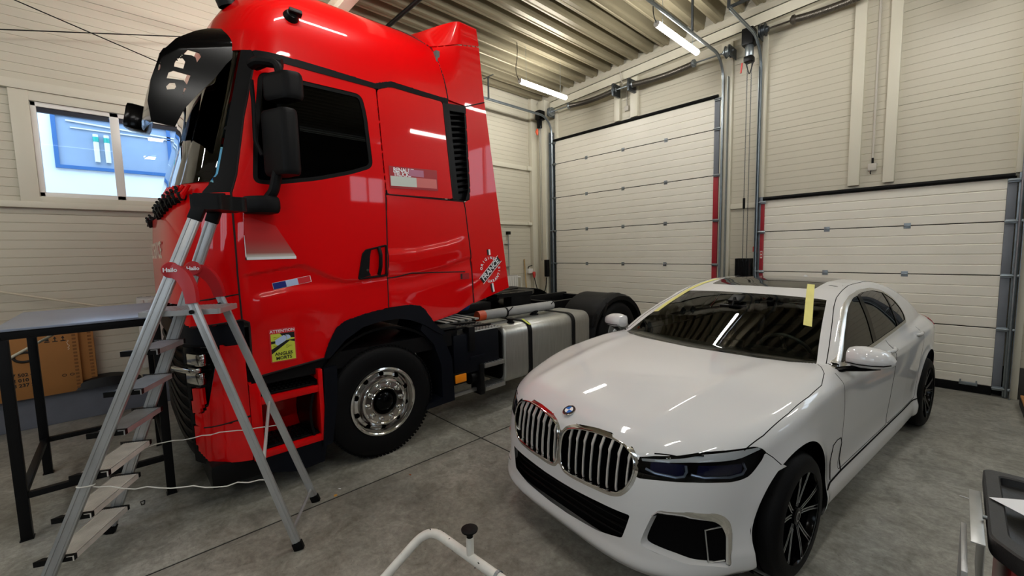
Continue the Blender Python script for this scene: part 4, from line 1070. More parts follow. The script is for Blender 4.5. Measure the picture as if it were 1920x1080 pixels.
# faded information film on the door: white foot, clouded towards the top
mfade, nt, bs = _new('faded_film'); N, L = nt.nodes, nt.links
tc = N.new('ShaderNodeTexCoord'); sx = N.new('ShaderNodeSeparateXYZ'); L.new(tc.outputs['Generated'], sx.inputs[0])
rp = N.new('ShaderNodeValToRGB'); e = rp.color_ramp.elements; e[0].position = 0.0; e[0].color = srgb('#d9d9d6'); e[1].position = 1.0; e[1].color = srgb('#d00008')
for pos, c in ((0.07, '#c9c4bc'), (0.14, '#a8605a'), (0.45, '#bb2a2c')): q = e.new(pos); q.color = srgb(c)
L.new(sx.outputs['Z'], rp.inputs['Fac']); L.new(rp.outputs['Color'], bs.inputs['Base Color']); bs.inputs['Roughness'].default_value = 0.35
ff = MB(); flat(ff, [(0.657, 1.785), (0.982, 1.785), (0.982, 1.80), (0.86, 2.02), (0.70, 2.075), (0.665, 2.07)], Matrix(((0, 0, 1, XC+1.2525), (1, 0, 0, 0), (0, 1, 0, 0), (0, 0, 0, 1))))
part('door_film', ff, mfade, p_door, 'faded film with a white lower edge', smooth=0)
fs = MB(); Ms = Matrix(((0, 0, 1, XC+1.2535), (1, 0, 0, 0), (0, 1, 0, 0), (0, 0, 0, 1)))
flat(fs, [(0.655, 1.778), (0.984, 1.778), (0.984, 1.797), (0.655, 1.797)], Ms); flat(fs, [(0.655, 1.778), (0.662, 1.778), (0.659, 1.95), (0.656, 1.95)], Ms)
part('film_edge', fs, M_STW, p_door, smooth=0)
rt = MB(); Mr = on_side(2.02, 2.47, 0.004, rot=radians(1.5))
flat(rt, rrect(0.49, 0.19, 0.004), Mr, mi=2); M1 = Mr @ Matrix.Translation((0, 0, 0.001))
flat(rt, [(-0.235, -0.075), (0.02, -0.075), (0.02, 0.01), (-0.235, 0.01)], M1, mi=1); flat(rt, [(0.02, -0.075), (0.235, -0.075), (0.235, 0.01), (0.02, 0.01)], M1, mi=3)
flat(rt, [(-0.055, 0.02), (0.10, 0.02), (0.10, 0.08), (-0.055, 0.08)], M1, mi=4)
rt.cur = 0; rt.text('RENAULT', 0.05, M1 @ Matrix.Translation((-0.205, 0.064, 0)), align='LEFT', bold=0.0012, spacing=0.9); rt.text('TRUCKS', 0.05, M1 @ Matrix.Translation((-0.205, 0.028, 0)), align='LEFT', bold=0.0012, spacing=0.9)
part('maker_plate', rt, [M_STW, M_GREYF, mat('dark_red_film', '#a00f1c', 0.4), mat('faded_pink_film', '#cf6a66', 0.4), mat('mauve_film', '#b06a86', 0.4)], truck, 'silver and red plate reading RENAULT TRUCKS', smooth=0)
fg = MB(); Mg = on_side(2.895, 1.605, 0.004)
Mt = Mg @ Matrix.Rotation(radians(42), 4, 'Z')
flat(fg, [(-0.175, -0.043), (0.175, -0.043), (0.175, -0.037), (-0.175, -0.037)], Mt, mi=0); flat(fg, [(-0.175, 0.037), (0.175, 0.037), (0.175, 0.043), (-0.175, 0.043)], Mt, mi=0)
flat(fg, [(-0.168, -0.033), (0.168, -0.033), (0.168, 0.033), (-0.168, 0.033)], Mt, mi=1)
fg.cur = 0; fg.text('FRANCE', 0.083, Mt @ Matrix.Translation((0, 0, 0.0012)), bold=0.0018, spacing=0.95)
for word, a0, a1 in (('ORIGINE', 172, 68), ('GARANTIE', -104, 8)):
    for i, ch in enumerate(word):
        a = radians(lerp(a0, a1, i/(len(word)-1))); rr = 0.125
        rot = a-pi/2 if word[0] == 'O' else a+pi/2
        fg.text(ch, 0.042, Mg @ Matrix.Translation((rr*cos(a), rr*sin(a), 0)) @ Matrix.Rotation(rot, 4, 'Z'), bold=0.0008)
for cy, hh, rz in ((0.185, 0.06, 6), (-0.195, 0.095, 12)):
    Mb = Mg @ Matrix.Translation((-0.02 if cy > 0 else 0.02, cy, 0)) @ Matrix.Rotation(radians(rz), 4, 'Z')
    flat(fg, [(-0.022, -hh/2), (0, -hh/2), (0, hh/2), (-0.022, hh/2)], Mb, mi=1); flat(fg, [(0, -hh/2), (0.022, -hh/2), (0.022, hh/2), (0, hh/2)], Mb, mi=0)
part('origin_emblem', fg, [M_STW, M_STK], truck, 'white emblem reading ORIGINE FRANCE GARANTIE', smooth=0)
part('panel_tag', flat(flat(MB(), rrect(0.11, 0.06, 0.003), on_side(2.55, 1.555, 0.004), mi=0), rrect(0.022, 0.05, 0.003), on_side(2.51, 1.555, 0.005), mi=1), [MATS['dark_red_film'], M_STK], truck, smooth=0)
# white service lettering across the front hood
hl = MB()
for i, ch in enumerate('DIESELSERVICE'):
    s = -0.92+i*0.12
    if ch == ' ': continue
    z = 1.86; y = cab_y(s, z)-0.004; dy = (cab_y(s+0.02, z)-cab_y(s-0.02, z))/0.04
    t = Vector((1, dy, 0)).normalized(); n = Vector((t.y, -t.x, 0))
    Mh = Matrix(((t.x, 0, n.x, XC+s), (t.y, 0, n.y, y), (0, 1, 0, z), (0, 0, 0, 1)))
    hl.text(ch, 0.18, Mh, bold=0.003)
part('hood_lettering', hl, mat('cream_lettering', '#d8cfbd', 0.45), truck, smooth=0)

# headlamp internals, chrome
hm = MB()
for (s, z, dy) in ((1.04, 1.09, 0.0), (1.02, 0.955, 0.0)):
    y = cab_y(s, z)-0.012
    hm.box((XC+s, y+0.01, z), (0.16, 0.05, 0.085), Euler((0, 0, radians(22))), 0.012)
    for k in range(4): hm.box((XC+s-0.06+0.04*k, y-0.014+0.012*k, z), (0.022, 0.012, 0.075), Euler((0.2, 0, radians(22+10*(k % 2)))), 0.003)
hm.box((XC+0.98, cab_y(0.98, 1.02)-0.03, 1.02), (0.27, 0.07, 0.035), Euler((0, 0, radians(20))), 0.012)
part('lamp_reflector', hm, M_CHROME, lr)
# grille bars and the lower red corner
gb = MB()
for i in range(9):
    z = 0.42+i*0.085; P = [(XC+s, cab_y(s, z)+0.03, z) for s in [x/20 for x in range(-17, 18)]]
    gb.tube(P, 0.012, 6)
part('grille_bar', gb, M_BLACKP, truck)
part('lower_valance', MB().box2((XC-1.15, 0.36, 0.17), (XC+1.18, 0.72, 0.345), 0.03), M_BLACKP, truck)

# entry steps
X1 = XC+1.25
stp = MB()
stp.box2((X1-0.02, 0.615, 0.32), (X1, 0.685, 0.89), 0.006); stp.box2((X1-0.36, 0.615, 0.32), (X1-0.02, 0.635, 0.9), 0.004)
stp.box2((X1-0.38, 0.62, 0.30), (X1-0.36, 1.13, 0.97), 0.004); stp.box2((X1-0.38, 1.085, 0.32), (X1+0.0, 1.12, 0.90), 0.006)
stp.box2((X1-0.38, 0.64, 0.72), (X1-0.005, 1.09, 0.775), 0.01); stp.box2((X1-0.38, 0.64, 0.318), (X1-0.005, 1.09, 0.372), 0.01); stp.box2((X1-0.36, 0.62, 0.89), (X1-0.1, 1.12, 0.935), 0.006)
steps = part('entry_step', stp, M_RED, truck, 'red two-tread entry steps')
for z in (0.776, 0.373):
    t_ = MB().box2((X1-0.33, 0.655, z), (X1-0.03, 1.08, z+0.018), 0.006)
    for i in range(13):
        for j in range(4): t_.box2((X1-0.31+j*0.07, 0.67+i*0.031, z+0.017), (X1-0.265+j*0.07, 0.688+i*0.031, z+0.026), 0.003)
    part('tread', t_, M_BLACKP, steps)
part('step_skirt', MB().prism([(0.64, 0.315), (1.13, 0.315), (1.10, 0.14), (0.90, 0.13), (0.70, 0.2)], lambda u, v, d: (X1+d, u, v), -0.30, -0.015), M_NAVY, truck)
part('arch_post', MB().prism([(1.13, 0.90), (1.235, 0.90), (1.22, 0.60), (1.165, 0.28), (1.09, 0.27), (1.12, 0.60)], lambda u, v, d: (X1+d, u, v), -0.35, 0.006), M_NAVY, truck)
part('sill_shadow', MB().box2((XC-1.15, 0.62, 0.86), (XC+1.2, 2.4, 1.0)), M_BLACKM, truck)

# front wheel housing and mudguard
WY, WR, WZ = 1.63, 0.497, 0.497
mg = MB(); P = []
for i in range(31):
    a = radians(200-215*i/30); r0 = 0.61
    yy, zz = WY+0.04+r0*1.05*cos(a), WZ+0.03+r0*sin(a)
    P.append([(XC+1.225, yy, zz), (XC+1.23, yy+0.02*cos(a), zz+0.02*sin(a)), (XC+0.75, yy+0.02*cos(a), zz+0.02*sin(a)), (XC+0.75, yy, zz), (XC+1.225, yy, zz)])
mg.grid(P)
part('wheel_housing', mg, M_BLACKP, truck)
mf = MB().prism([(2.05, 1.15), (2.25, 1.02), (2.365, 0.74), (2.38, 0.31), (2.04, 0.30), (2.06, 0.345), (2.24, 0.37), (2.235, 0.70), (2.16, 0.92), (2.02, 1.08)], lambda u, v, d: (X1+d, u, v), -0.45, 0.0)
part('mudguard', mf, M_NAVY, truck)

def tyre(mb, o, ax, R, w, rim, grooves=4):
    """lathed tyre; o = outer sidewall centre, ax points outwards"""
    pr = [(rim, -0.012), (rim+0.012, 0.0), (rim+0.03, 0.004), (R*0.72, 0.012), (R*0.86, 0.012), (R*0.93, 0.002), (R*0.965, -0.012), (R*0.985, -0.02), (R, -0.035)]
    tw = w-0.07; k = grooves
    for i in range(k):
        c = -0.035-tw*(i+1)/(k+1); pr += [(R, c+0.006), (R-0.012, c+0.005), (R-0.012, c-0.005), (R, c-0.006)]
    pr += [(R, -w+0.035), (R*0.97, -w+0.015), (R*0.86, -w), (rim+0.02, -w), (rim, -w+0.012)]
    mb.lathe(pr, o, ax, 96)
    return mb
wheel = MB(); wo = (-3.432, WY, WZ)
tyre(wheel, wo, (1, 0, 0), WR, 0.315, 0.298)
for i in range(90):
    a = 2*pi*i/90
    c = Vector(wo)+Vector((-0.03, (WR-0.004)*cos(a), (WR-0.004)*sin(a)))
    wheel.box(c, (0.05, 0.02, 0.008), Matrix.Rotation(a, 3, 'X') @ Matrix.Rotation(pi/2, 3, 'X'), 0)
w1 = part('front_wheel', wheel, M_TYRE, truck)
# polished disc with ten hand holes, cut out of a ring surface
def ring_surface(prof, n=240):
    V = []
    for r, h in prof:
        for j in range(n): a = 2*pi*j/n; V.append((h, r*cos(a), r*sin(a)))
    k = len(prof); idx = np.arange(k*n).reshape(k, n)
    Q = np.stack([idx[:-1], idx[1:], np.roll(idx, -1, 1)[1:], np.roll(idx, -1, 1)[:-1]], -1).reshape(-1, 4)
    V = np.array(V); return V, Q, V[:, 1:].copy()
prof = [(0.300, -0.004), (0.298, 0.006), (0.290, 0.008), (0.284, 0.004), (0.281, -0.006)]+[(r, float(np.interp(r, [0.205, 0.225, 0.255, 0.281], [0.0, -0.030, -0.040, -0.006]))) for r in np.arange(0.279, 0.204, -0.0035)]+[(0.203, 0.012), (0.199, 0.018), (0.192, 0.020), (0.187, 0.016), (0.182, 0.011)]+[(r, 0.010) for r in np.arange(0.179, 0.122, -0.006)]+[(0.120, 0.014), (0.114, 0.014), (0.111, 0.008), (0.108, -0.03)]
RV, RQ, RAB = ring_surface(prof)
rr_ = np.hypot(RV[:, 1], RV[:, 2]); order = np.argsort(rr_); rs, hs = rr_[order], RV[order, 0]
holes = []
for i in range(10):
    a = 2*pi*(i+0.5)/10; c = np.array((0.243*cos(a), 0.243*sin(a)))
    holes.append(('hole', [tuple(c+0.021*np.array((cos(a)*cos(t)-sin(a)*sin(t)*1.1, sin(a)*cos(t)+cos(a)*sin(t)*1.1))) for t in [2*pi*k/20 for k in range(20)]], None))
full = [(0.4*cos(2*pi*k/40), 0.4*sin(2*pi*k/40)) for k in range(40)]
disc = carve(RV, RQ, RAB, holes+[('disc', full, None)], lambda i, ab: (float(np.interp(np.hypot(*ab), rs, hs)), ab[0], ab[1]), 0.006)['disc']
disc = solidify(disc, 0.006)
rim1 = part('rim', MB().add([(wo[0]+x, wo[1]+y, wo[2]+z) for x, y, z in disc.v], disc.f), M_CHROME, w1, 'polished rim with ten round hand holes', smooth=30)
part('rim_face', MB().lathe([(0.181, 0.0105), (0.178, 0.0122), (0.124, 0.0122), (0.121, 0.0105)], wo, (1, 0, 0), 64), mat('machined_alloy', '#8e8d8a', 0.28, 0.9, noise=0.05), w1, 'machined wheel face')
part('rim_barrel', MB().lathe([(0.29, -0.01), (0.275, -0.06), (0.27, -0.22)], wo, (1, 0, 0), 48).lathe([(0.27, -0.12), (0.1, -0.12)], wo, (1, 0, 0), 48), M_BLACKM, w1)
for i in range(10):
    a = 2*pi*i/10+0.05; c = Vector(wo)+Vector((0.012, 0.154*cos(a), 0.154*sin(a)))
    part('wheel_nut', MB().lathe([(0.0215, 0), (0.0215, 0.004), (0.019, 0.006), (0.0185, 0.026), (0.013, 0.036), (0.0, 0.040)], c, (1, 0, 0), 14).lathe([(0.0295, 0.0012), (0.021, 0.0014)], c, (1, 0, 0), 14, mi=1), [M_CHROME, M_BLACKM], w1)
part('hub_cap', MB().lathe([(0.108, -0.03), (0.10, -0.03), (0.085, -0.012), (0.08, 0.012), (0.05, 0.03), (0.0, 0.034)], wo, (1, 0, 0), 28), M_GLOSSB, w1)
w2 = MB(); tyre(w2, (XC-1.24, WY, WZ), (-1, 0, 0), WR, 0.315, 0.298); part('front_wheel', w2, M_TYRE, truck)

# chassis
ch = MB()
for sx in (-0.42, 0.42):
    ch.box2((XC+sx-0.04, 0.8, 0.74), (XC+sx+0.04, 6.15, 1.01), 0.01)
    for i in range(26): ch.cyl((XC+sx+0.04, 2.6+i*0.135, 0.82+0.1*(i % 2)), (XC+sx+0.052, 2.6+i*0.135, 0.82+0.1*(i % 2)), 0.014, 8)
for y in (2.6, 3.3, 4.3, 5.0, 6.1): ch.box2((XC-0.42, y-0.05, 0.78), (XC+0.42, y+0.05, 0.98), 0.01)
ch.cyl((XC-1.0, WY, 0.5), (XC+0.95, WY, 0.5), 0.07, 14); ch.box2((XC-0.4, 0.7, 0.45), (XC+0.4, 2.4, 1.1), 0.05)
ch.lathe([(0.0, -1.0), (0.10, -1.0), (0.10, -0.3), (0.24, -0.12), (0.24, 0.12), (0.10, 0.3), (0.10, 1.0), (0, 1.0)], (XC, 5.42, 0.5), (1, 0, 0), 20)
part('chassis_frame', ch, M_BLACKM, truck)
# fifth wheel coupling
fw = MB()
pl = [(-0.46, 3.95), (-0.40, 3.72), (0.40, 3.72), (0.46, 3.95), (0.46, 4.35), (0.30, 4.55), (0.10, 4.60), (0.05, 4.25), (-0.05, 4.25), (-0.10, 4.60), (-0.30, 4.55), (-0.46, 4.35)]
fw.prism(pl, lambda u, v, d: (XC+u, v, d), 1.165, 1.215)
for y in (3.8, 3.95, 4.1, 4.25): fw.box2((XC-0.40, y-0.012, 1.215), (XC+0.40, y+0.012, 1.222))
for sx in (-0.35, 0.35): fw.box2((XC+sx-0.09, 3.95, 0.98), (XC+sx+0.09, 4.35, 1.18), 0.03)
fw.box2((XC-0.5, 3.9, 0.99), (XC+0.5, 4.4, 1.03), 0.01)
part('fifth_wheel', fw, M_BLACKM, truck, 'black greased fifth wheel coupling plate')
part('suspension_box', MB().box2((XC-0.30, 3.05, 1.0), (XC+0.36, 3.65, 1.12), 0.02).tube(fillet([(XC+0.3, 3.0, 1.1), (XC+0.34, 3.2, 1.2), (XC+0.3, 3.6, 1.15)], 0.06), 0.02, 8).cyl((XC-0.5, 2.95, 1.26), (XC-0.2, 2.95, 1.26), 0.05, 12), M_BLACKM, truck)
part('air_tank', MB().tube([(XC+0.30, 2.78, 1.13), (XC+0.30, 2.80, 1.13), (XC+0.30, 3.25, 1.13), (XC+0.30, 3.27, 1.13)], [0.08, 0.10, 0.10, 0.08], 20), mat('blue_painted_steel', '#33569c', 0.4, noise=0.1), truck, 'blue round tank between the chassis rails')
hoses = MB()
for i in range(5):
    hoses.tube(bez((XC+0.1+0.1*i, 2.55, 1.25+0.03*i), (XC+0.15+0.08*i, 2.9, 1.05), (XC+0.2+0.05*i, 3.3, 1.16), 12), 0.012, 6)
part('air_hose', hoses, M_BLACKR, truck)

# fuel tank with straps
def rrect_prism(mb, x0, x1, z0, z1, y0, y1, r, mi=None, seg=8):
    pl = fillet2([(x0, z0), (x1, z0), (x1, z1), (x0, z1)], r, seg)
    n = len(pl); cx, cz = (x0+x1)/2, (z0+z1)/2; rows = []
    for y, k in ((y0, 0.0), (y0, 0.90), (y0+0.012, 0.97), (y0+0.03, 1.0), (y1-0.03, 1.0), (y1-0.012, 0.97), (y1, 0.90), (y1, 0.0)):
        rows.append([(cx+(x-cx)*k, y, cz+(z-cz)*k) for x, z in pl+[pl[0]]])
    mb.grid(rows, mi); return mb
TX0, TX1, TZ0, TZ1, TY0, TY1 = -4.08, -3.44, 0.29, 0.955, 3.10, 4.69
tank = part('fuel_tank', rrect_prism(MB(), TX0, TX1, TZ0, TZ1, TY0, TY1, 0.13), M_ALU, truck, 'brushed aluminium fuel tank')
part('tank_end', rrect_prism(MB(), TX0+0.03, TX1-0.035, TZ0+0.035, TZ1-0.035, TY0-0.012, TY0+0.05, 0.11), M_BLACKP, tank)
def strap(y, w=0.06):
    pl = fillet2([(TX0-0.004, TZ0-0.004), (TX1+0.006, TZ0-0.004), (TX1+0.006, TZ1+0.006), (TX0-0.004, TZ1+0.006)], 0.134, 8)
    return MB().grid([[(x, yy, z) for x, z in pl+[pl[0]]] for yy in (y-w/2, y+w/2)])
for y in (3.50, 4.32): part('tank_strap', solidify(strap(y), 0.004), M_BLACKM, tank)
part('strap_label', MB().box((-3.50, 3.50, 0.952), (0.14, 0.03, 0.004), Euler((0, radians(22), 0))), M_YEL, tank)
for y, r, x in ((3.32, 0.04, -3.58), (3.95, 0.05, -3.80)):
    part('filler_cap', MB().lathe([(r*1.15, 0), (r*1.15, 0.014), (r*0.8, 0.016), (r*0.8, 0.03), (r*1.1, 0.034), (r*1.1, 0.055), (r*0.6, 0.062), (0, 0.062)], (x, y, TZ1), (0, 0, 1), 18), M_BLACKP, tank)
# document tube lying on the catwalk
pt = MB().cyl((-3.83, 3.10, 1.045), (-3.80, 4.30, 1.045), 0.058, 24)
tube = part('storage_tube', pt, mat('grey_plastic_pipe', '#a3a4a3', 0.42, noise=0.06), truck, 'grey plastic tube with an orange end')
part('tube_end', MB().cyl((-3.831, 3.02, 1.045), (-3.829, 3.12, 1.045), 0.060, 24), MATS['orange_plastic'], tube)
for y in (3.45, 4.22): part('tube_clamp', MB().lathe([(0.059, -0.012), (0.063, -0.012), (0.063, 0.012), (0.059, 0.012)], (-3.82, y, 1.045), (0, 1, 0), 24).tube(bez((-3.76, y, 1.05), (-3.72, y+0.05, 1.12), (-3.8, y+0.12, 1.1), 6), 0.006, 6), M_BLACKP, tube)
# battery box, tread plate and side steps
bb = part('battery_box', MB().box2((-4.0, 2.42, 0.52), (-3.47, 3.04, 0.955), 0.03).box2((-3.475, 2.62, 0.66), (-3.462, 2.82, 0.70), 0.006), M_NAVY, truck)
tp = MB().box2((-4.02, 2.66, 0.955), (-3.46, 3.06, 0.967), 0.002, mi=0)
for i in range(11):
    for j in range(9): tp.lathe([(0.016, 0.0), (0.012, 0.003), (0, 0.003)], (-3.49-i*0.05, 2.69+j*0.043, 0.967), (0, 0, 1), 8, mi=1)
part('tread_plate', tp, [mat('pale_tread_metal', '#b9bbba', 0.45, 0.2), M_BLACKM], bb)
part('battery_bracket', MB().bar((-3.52, 2.30, 1.02), (-3.52, 2.95, 1.0), 0.04, 0.02).bar((-3.70, 2.28, 1.04), (-3.60, 2.8, 1.03), 0.05, 0.02).box2((-3.56, 2.60, 0.76), (-3.44, 2.68, 1.02), 0.01).box2((-3.7, 2.3, 0.94), (-3.5, 2.5, 1.05), 0.03), M_BLACKM, truck)
cat_ = MB()
for i in range(5): cat_.box2((XC+0.45, 2.5+i*0.1, 1.03), (XC+0.95, 2.56+i*0.1, 1.05), 0.004)
part('catwalk', cat_, M_ALUP, truck)
for z, y0 in ((0.545, 2.80), (0.29, 2.80)):
    s_ = MB().box2((-3.62, y0, z), (-3.44, 3.09, z+0.045), 0.004)
    for i in range(6): s_.box2((-3.615, y0+0.02+i*0.045, z+0.044), (-3.445, y0+0.035+i*0.045, z+0.052), 0.002)
    part('side_step', s_, M_ALUP, truck)
part('step_bracket', MB().box2((-3.62, 2.74, 0.26), (-3.45, 2.80, 0.60), 0.01).cyl((-3.56, 2.74, 0.45), (-3.56, 2.66, 0.45), 0.075, 18), M_BLACKM, truck)
part('side_rail', MB().box2((-3.56, 2.38, 0.29), (-3.52, 2.80, 0.33), 0.008), M_ALUP, truck)
sl = MB().box((-3.44, 2.475, 0.508), (0.02, 0.14, 0.085), None, 0.012)
part('side_marker', sl, mat('amber_lens', '#f08a12', 0.3, noise=0.05), truck, 'amber side marker lamp')
part('marker_bracket', MB().box2((-3.60, 2.40, 0.44), (-3.455, 2.56, 0.56), 0.01), M_BLACKM, truck)
part('side_marker', MB().box((-3.45, 4.80, 0.48), (0.02, 0.12, 0.06), None, 0.01), MATS['amber_lens'], truck, 'amber side marker lamp')

# rear wheels under mudguards
RY = 5.42
for sx in (1, -1):
    xo = XC+sx*1.22
    t_ = MB()
    tyre(t_, (xo, RY, WZ), (sx, 0, 0), WR, 0.29, 0.29); tyre(t_, (xo-sx*0.33, RY, WZ), (sx, 0, 0), WR, 0.29, 0.29)
    rw = part('rear_wheel', t_, M_TYRE, truck)
    part('rim', MB().lathe([(0.295, -0.01), (0.29, 0.004), (0.275, -0.02), (0.26, -0.12), (0.21, -0.14), (0.17, -0.17), (0.0, -0.17)], (xo, RY, WZ), (sx, 0, 0), 40).lathe([(0.13, -0.18), (0.12, -0.04), (0.09, -0.02), (0, -0.02)], (xo, RY, WZ), (sx, 0, 0), 24), M_ALUP, rw)
    fm = MB(); P = []; R0 = 0.60
    for i in range(41):
        a = radians(188-196*i/40)
        yy, zz = RY+(R0+0.10)*cos(a)*0.98, WZ+0.02+R0*sin(a)**(1) if True else 0
        rib = 0.010 if (i // 2) % 3 == 1 else 0.0
        k = 1+rib/R0
        c, s = cos(a)*0.98*(R0+0.10), sin(a)*R0
        P.append([(xo+sx*0.0, RY+c*0.90, WZ+0.02+s*0.86), (xo+sx*0.012, RY+c*0.955, WZ+0.02+s*0.955), (xo-sx*0.04, RY+c*k, WZ+0.02+s*k), (xo-sx*0.16, RY+c*k, WZ+0.02+s*k), (xo-sx*0.24, RY+c, WZ+0.02+s), (xo-sx*0.62, RY+c, WZ+0.02+s)])
    fm.grid(P)
    mgd = part('rear_mudguard', solidify(fm, 0.008), M_TBLK, truck, smooth=30)
    if sx == 1:
        for yy, zz in ((4.80, 0.80), (5.05, 0.93)):
            part('mudguard_clip', MB().box((xo+0.008, yy, zz), (0.02, 0.05, 0.20), Euler((radians(-28), 0, 0)), 0.006), M_BLACKM, mgd)
part('rear_lamp', MB().box2((XC-0.95, 6.1, 0.72), (XC-0.6, 6.2, 0.86), 0.02).box2((XC+0.6, 6.1, 0.72), (XC+0.95, 6.2, 0.86), 0.02), M_BLACKP, truck)
# ------------------------------------------------------------------ white saloon: one smooth body described by section curves
def _ip(x, tab):
    """monotone cubic through a table [(x, value)]"""
    xs = np.array([t[0] for t in tab], float); ys = np.array([t[1] for t in tab], float)
    h = np.diff(xs); d = np.diff(ys)/h; m = np.zeros(len(xs))
    for i in range(1, len(xs)-1):
        if d[i-1]*d[i] > 0:
            w1, w2 = 2*h[i]+h[i-1], h[i]+2*h[i-1]; m[i] = (w1+w2)/(w1/d[i-1]+w2/d[i])
    m[0], m[-1] = d[0], d[-1]
    x = np.clip(np.asarray(x, float), xs[0], xs[-1]); i = np.clip(np.searchsorted(xs, x)-1, 0, len(xs)-2)
    t = (x-xs[i])/h[i]; t2, t3 = t*t, t*t*t
    return (2*t3-3*t2+1)*ys[i]+(t3-2*t2+t)*h[i]*m[i]+(-2*t3+3*t2)*ys[i+1]+(t3-t2)*h[i]*m[i+1]
def _smin(a, b, k):
    h = np.clip(0.5+0.5*(b-a)/k, 0, 1); return b*(1-h)+a*h-k*h*(1-h)
T_W = [(0.12, .84), (0.18, .885), (0.23, .918), (0.30, .926), (0.36, .915), (0.42, .909), (0.60, .922), (0.80, .934), (0.90, .936), (0.945, .928), (0.985, .898), (1.03, .868), (1.10, .84)]
T_F0 = [(0.10, .84), (0.18, .90), (0.24, .935), (0.30, .925), (0.50, .918), (0.60, .915), (0.70, .905), (0.78, .885), (0.84, .86), (1.1, .80)]
T_R0 = [(0.1, 4.05), (0.3, 4.20), (0.6, 4.24), (0.9, 4.20), (1.05, 4.15), (1.2, 4.1)]
T_ZC = [(-4.4, 1.05), (-4.1, 1.025), (-3.7, 1.05), (-3.2, 1.06), (-2.5, 1.05), (-1.5, 1.03), (-0.9, 1.03), (-0.5, 1.043), (-0.3, 1.036), (0.0, 1.017), (0.3, .985), (0.6, .935), (0.833, .868), (0.93, .82), (1.1, .74)]
T_CR = [(-4.4, .05), (-3.5, .03), (-1.0, .012), (-0.5, .02), (0.0, .05), (0.3, .078), (0.6, .10), (0.9, .11)]
T_SG = [(0.90, .905), (1.0, .872), (1.1, .836), (1.2, .792), (1.3, .740), (1.38, .688), (1.44, .63), (1.50, .54), (1.56, .40)]
T_TP = [(-4.2, .80), (-3.5, .90), (-3.0, .955), (-2.5, .988), (-1.9, 1.0), (-1.2, 1.0), (-0.4, 0.995)]
T_TG = [(-4.3, .90), (-3.8, 1.02), (-3.7, 1.06), (-3.4, 1.195), (-3.1, 1.305), (-2.8, 1.397), (-2.5, 1.458), (-2.2, 1.484), (-1.9, 1.482), (-1.65, 1.452), (-1.4, 1.392), (-1.1, 1.286), (-0.8, 1.168), (-0.5, 1.043), (-0.2, .91), (0.2, .72)]
T_SH = [(-4.3, -0.16), (-3.4, -0.12), (-2.8, -0.02), (-2.2, 0.0), (-1.5, 0.02), (-1.2, .07), (-0.62, .24), (-0.3, .26)]
def car_f(x, y, z):
    """positive inside the bodywork"""
    y = np.abs(y)
    W = _ip(z, T_W)
    for wx in (0.05, -3.07):
        dd = np.hypot(x-wx, z-0.335)
        W = W+0.016*np.exp(-((dd-0.40)/0.06)**2)*np.clip((0.95-z)/0.15, 0, 1)
    W = W-0.018*np.clip((-2.2-x)/1.2, 0, 1)
    u = np.clip(1-(_ip(z, T_F0)-x)/0.92, 0, 1.3); v = np.clip(1-(x+_ip(z, T_R0))/1.05, 0, 1.3)
    n = np.interp(z, [.15, .5, .75, .95], [4.3, 4.1, 3.45, 3.1])
    b = (1-np.exp(n*np.log(np.maximum(y/W, 1e-4)))-u**2-v**2.2)*0.9/n
    crown = _ip(x, T_CR)*(y/0.8)**2.4
    rid = np.interp(x, [-0.6, 0.85], [0.60, 0.46])
    ridge = 0.012*np.exp(-((y-rid)/0.07)**2)*np.clip((x+0.55)/0.4, 0, 1)*np.clip((0.9-x)/0.3, 0, 1)
    t = _ip(x, T_ZC)-crown+ridge-z
    k = np.interp(x, [-0.9, -0.4, 0.3, 0.9], [0.05, 0.075, 0.085, 0.07])
    body = _smin(b, t, k)
    body = _smin(body, z-0.152, 0.03)
    gs = _ip(z, T_SG)*_ip(x, T_TP)-y
    xs = x+_ip(x, T_SH)*(y/0.76)**2
    gt = (_ip(xs, T_TG)-0.022*(y/0.6)**2*np.clip((-0.9-x)/0.4, 0, 1)-z)*0.92
    g = _smin(_smin(gs, gt, 0.045), z-0.88, 0.02)
    return -_smin(-body, -g, 0.018)
M_CWHITE = mat('pearl_white_paint', '#dadbdc', 0.4, noise=0.01, nscale=3, coat=1.0, spec=0.15)
M_CGLASS = mat_glass('tinted_car_glass', '#b9c4ba', ior=1.26)
M_CGLASSG = mat_glass('green_car_glass', '#c0dcc2', ior=1.3)
M_CGLASSD = mat_glass('privacy_car_glass', '#2c2f2e', ior=1.4)
M_LENS = mat_glass('clear_lens', '#eef2f8', ior=1.4)
M_PANO = mat('black_roof_glass', '#08090a', 0.06, coat=0.3)
M_CTRIM = mat('satin_window_trim', '#c9c8c4', 0.25, 0.9)
M_INT = mat('black_leather', '#0a0a0b', 0.6, noise=0.1, nscale=20, bump=0.1, bscale=200, spec=0.15)
M_DARKI = mat('car_cavity_black', '#040405', 0.8, spec=0.08)
M_BLUEL = mat('blue_laser_glass', '#0a0e38', 0.12, 0.0)
M_LIGHTG = mat('clear_light_guide', '#9aa2ad', 0.2, 0.4)
M_DRL = mat('frosted_drl', '#f4f2ea', 0.5, 0.0)

CA, CO = -0.1197, Vector((-1.432, 2.697, 0))
car = thing('saloon_car', 'pearl white saloon car with twin kidney grille parked on the right', 'car', CO, 0.0)
CFW = Vector((sin(CA), -cos(CA), 0)); CLF = Vector((-CFW.y, CFW.x, 0))
CM = Matrix(((CFW.x, CLF.x, 0, CO.x), (CFW.y, CLF.y, 0, CO.y), (0, 0, 1, 0), (0, 0, 0, 1)))
def cpart(name, mb, mats, parent=None, label=None, smooth=35, fixn=True):
    mb.xform(CM); return part(name, mb, mats, parent or car, label, smooth, True, fixn)

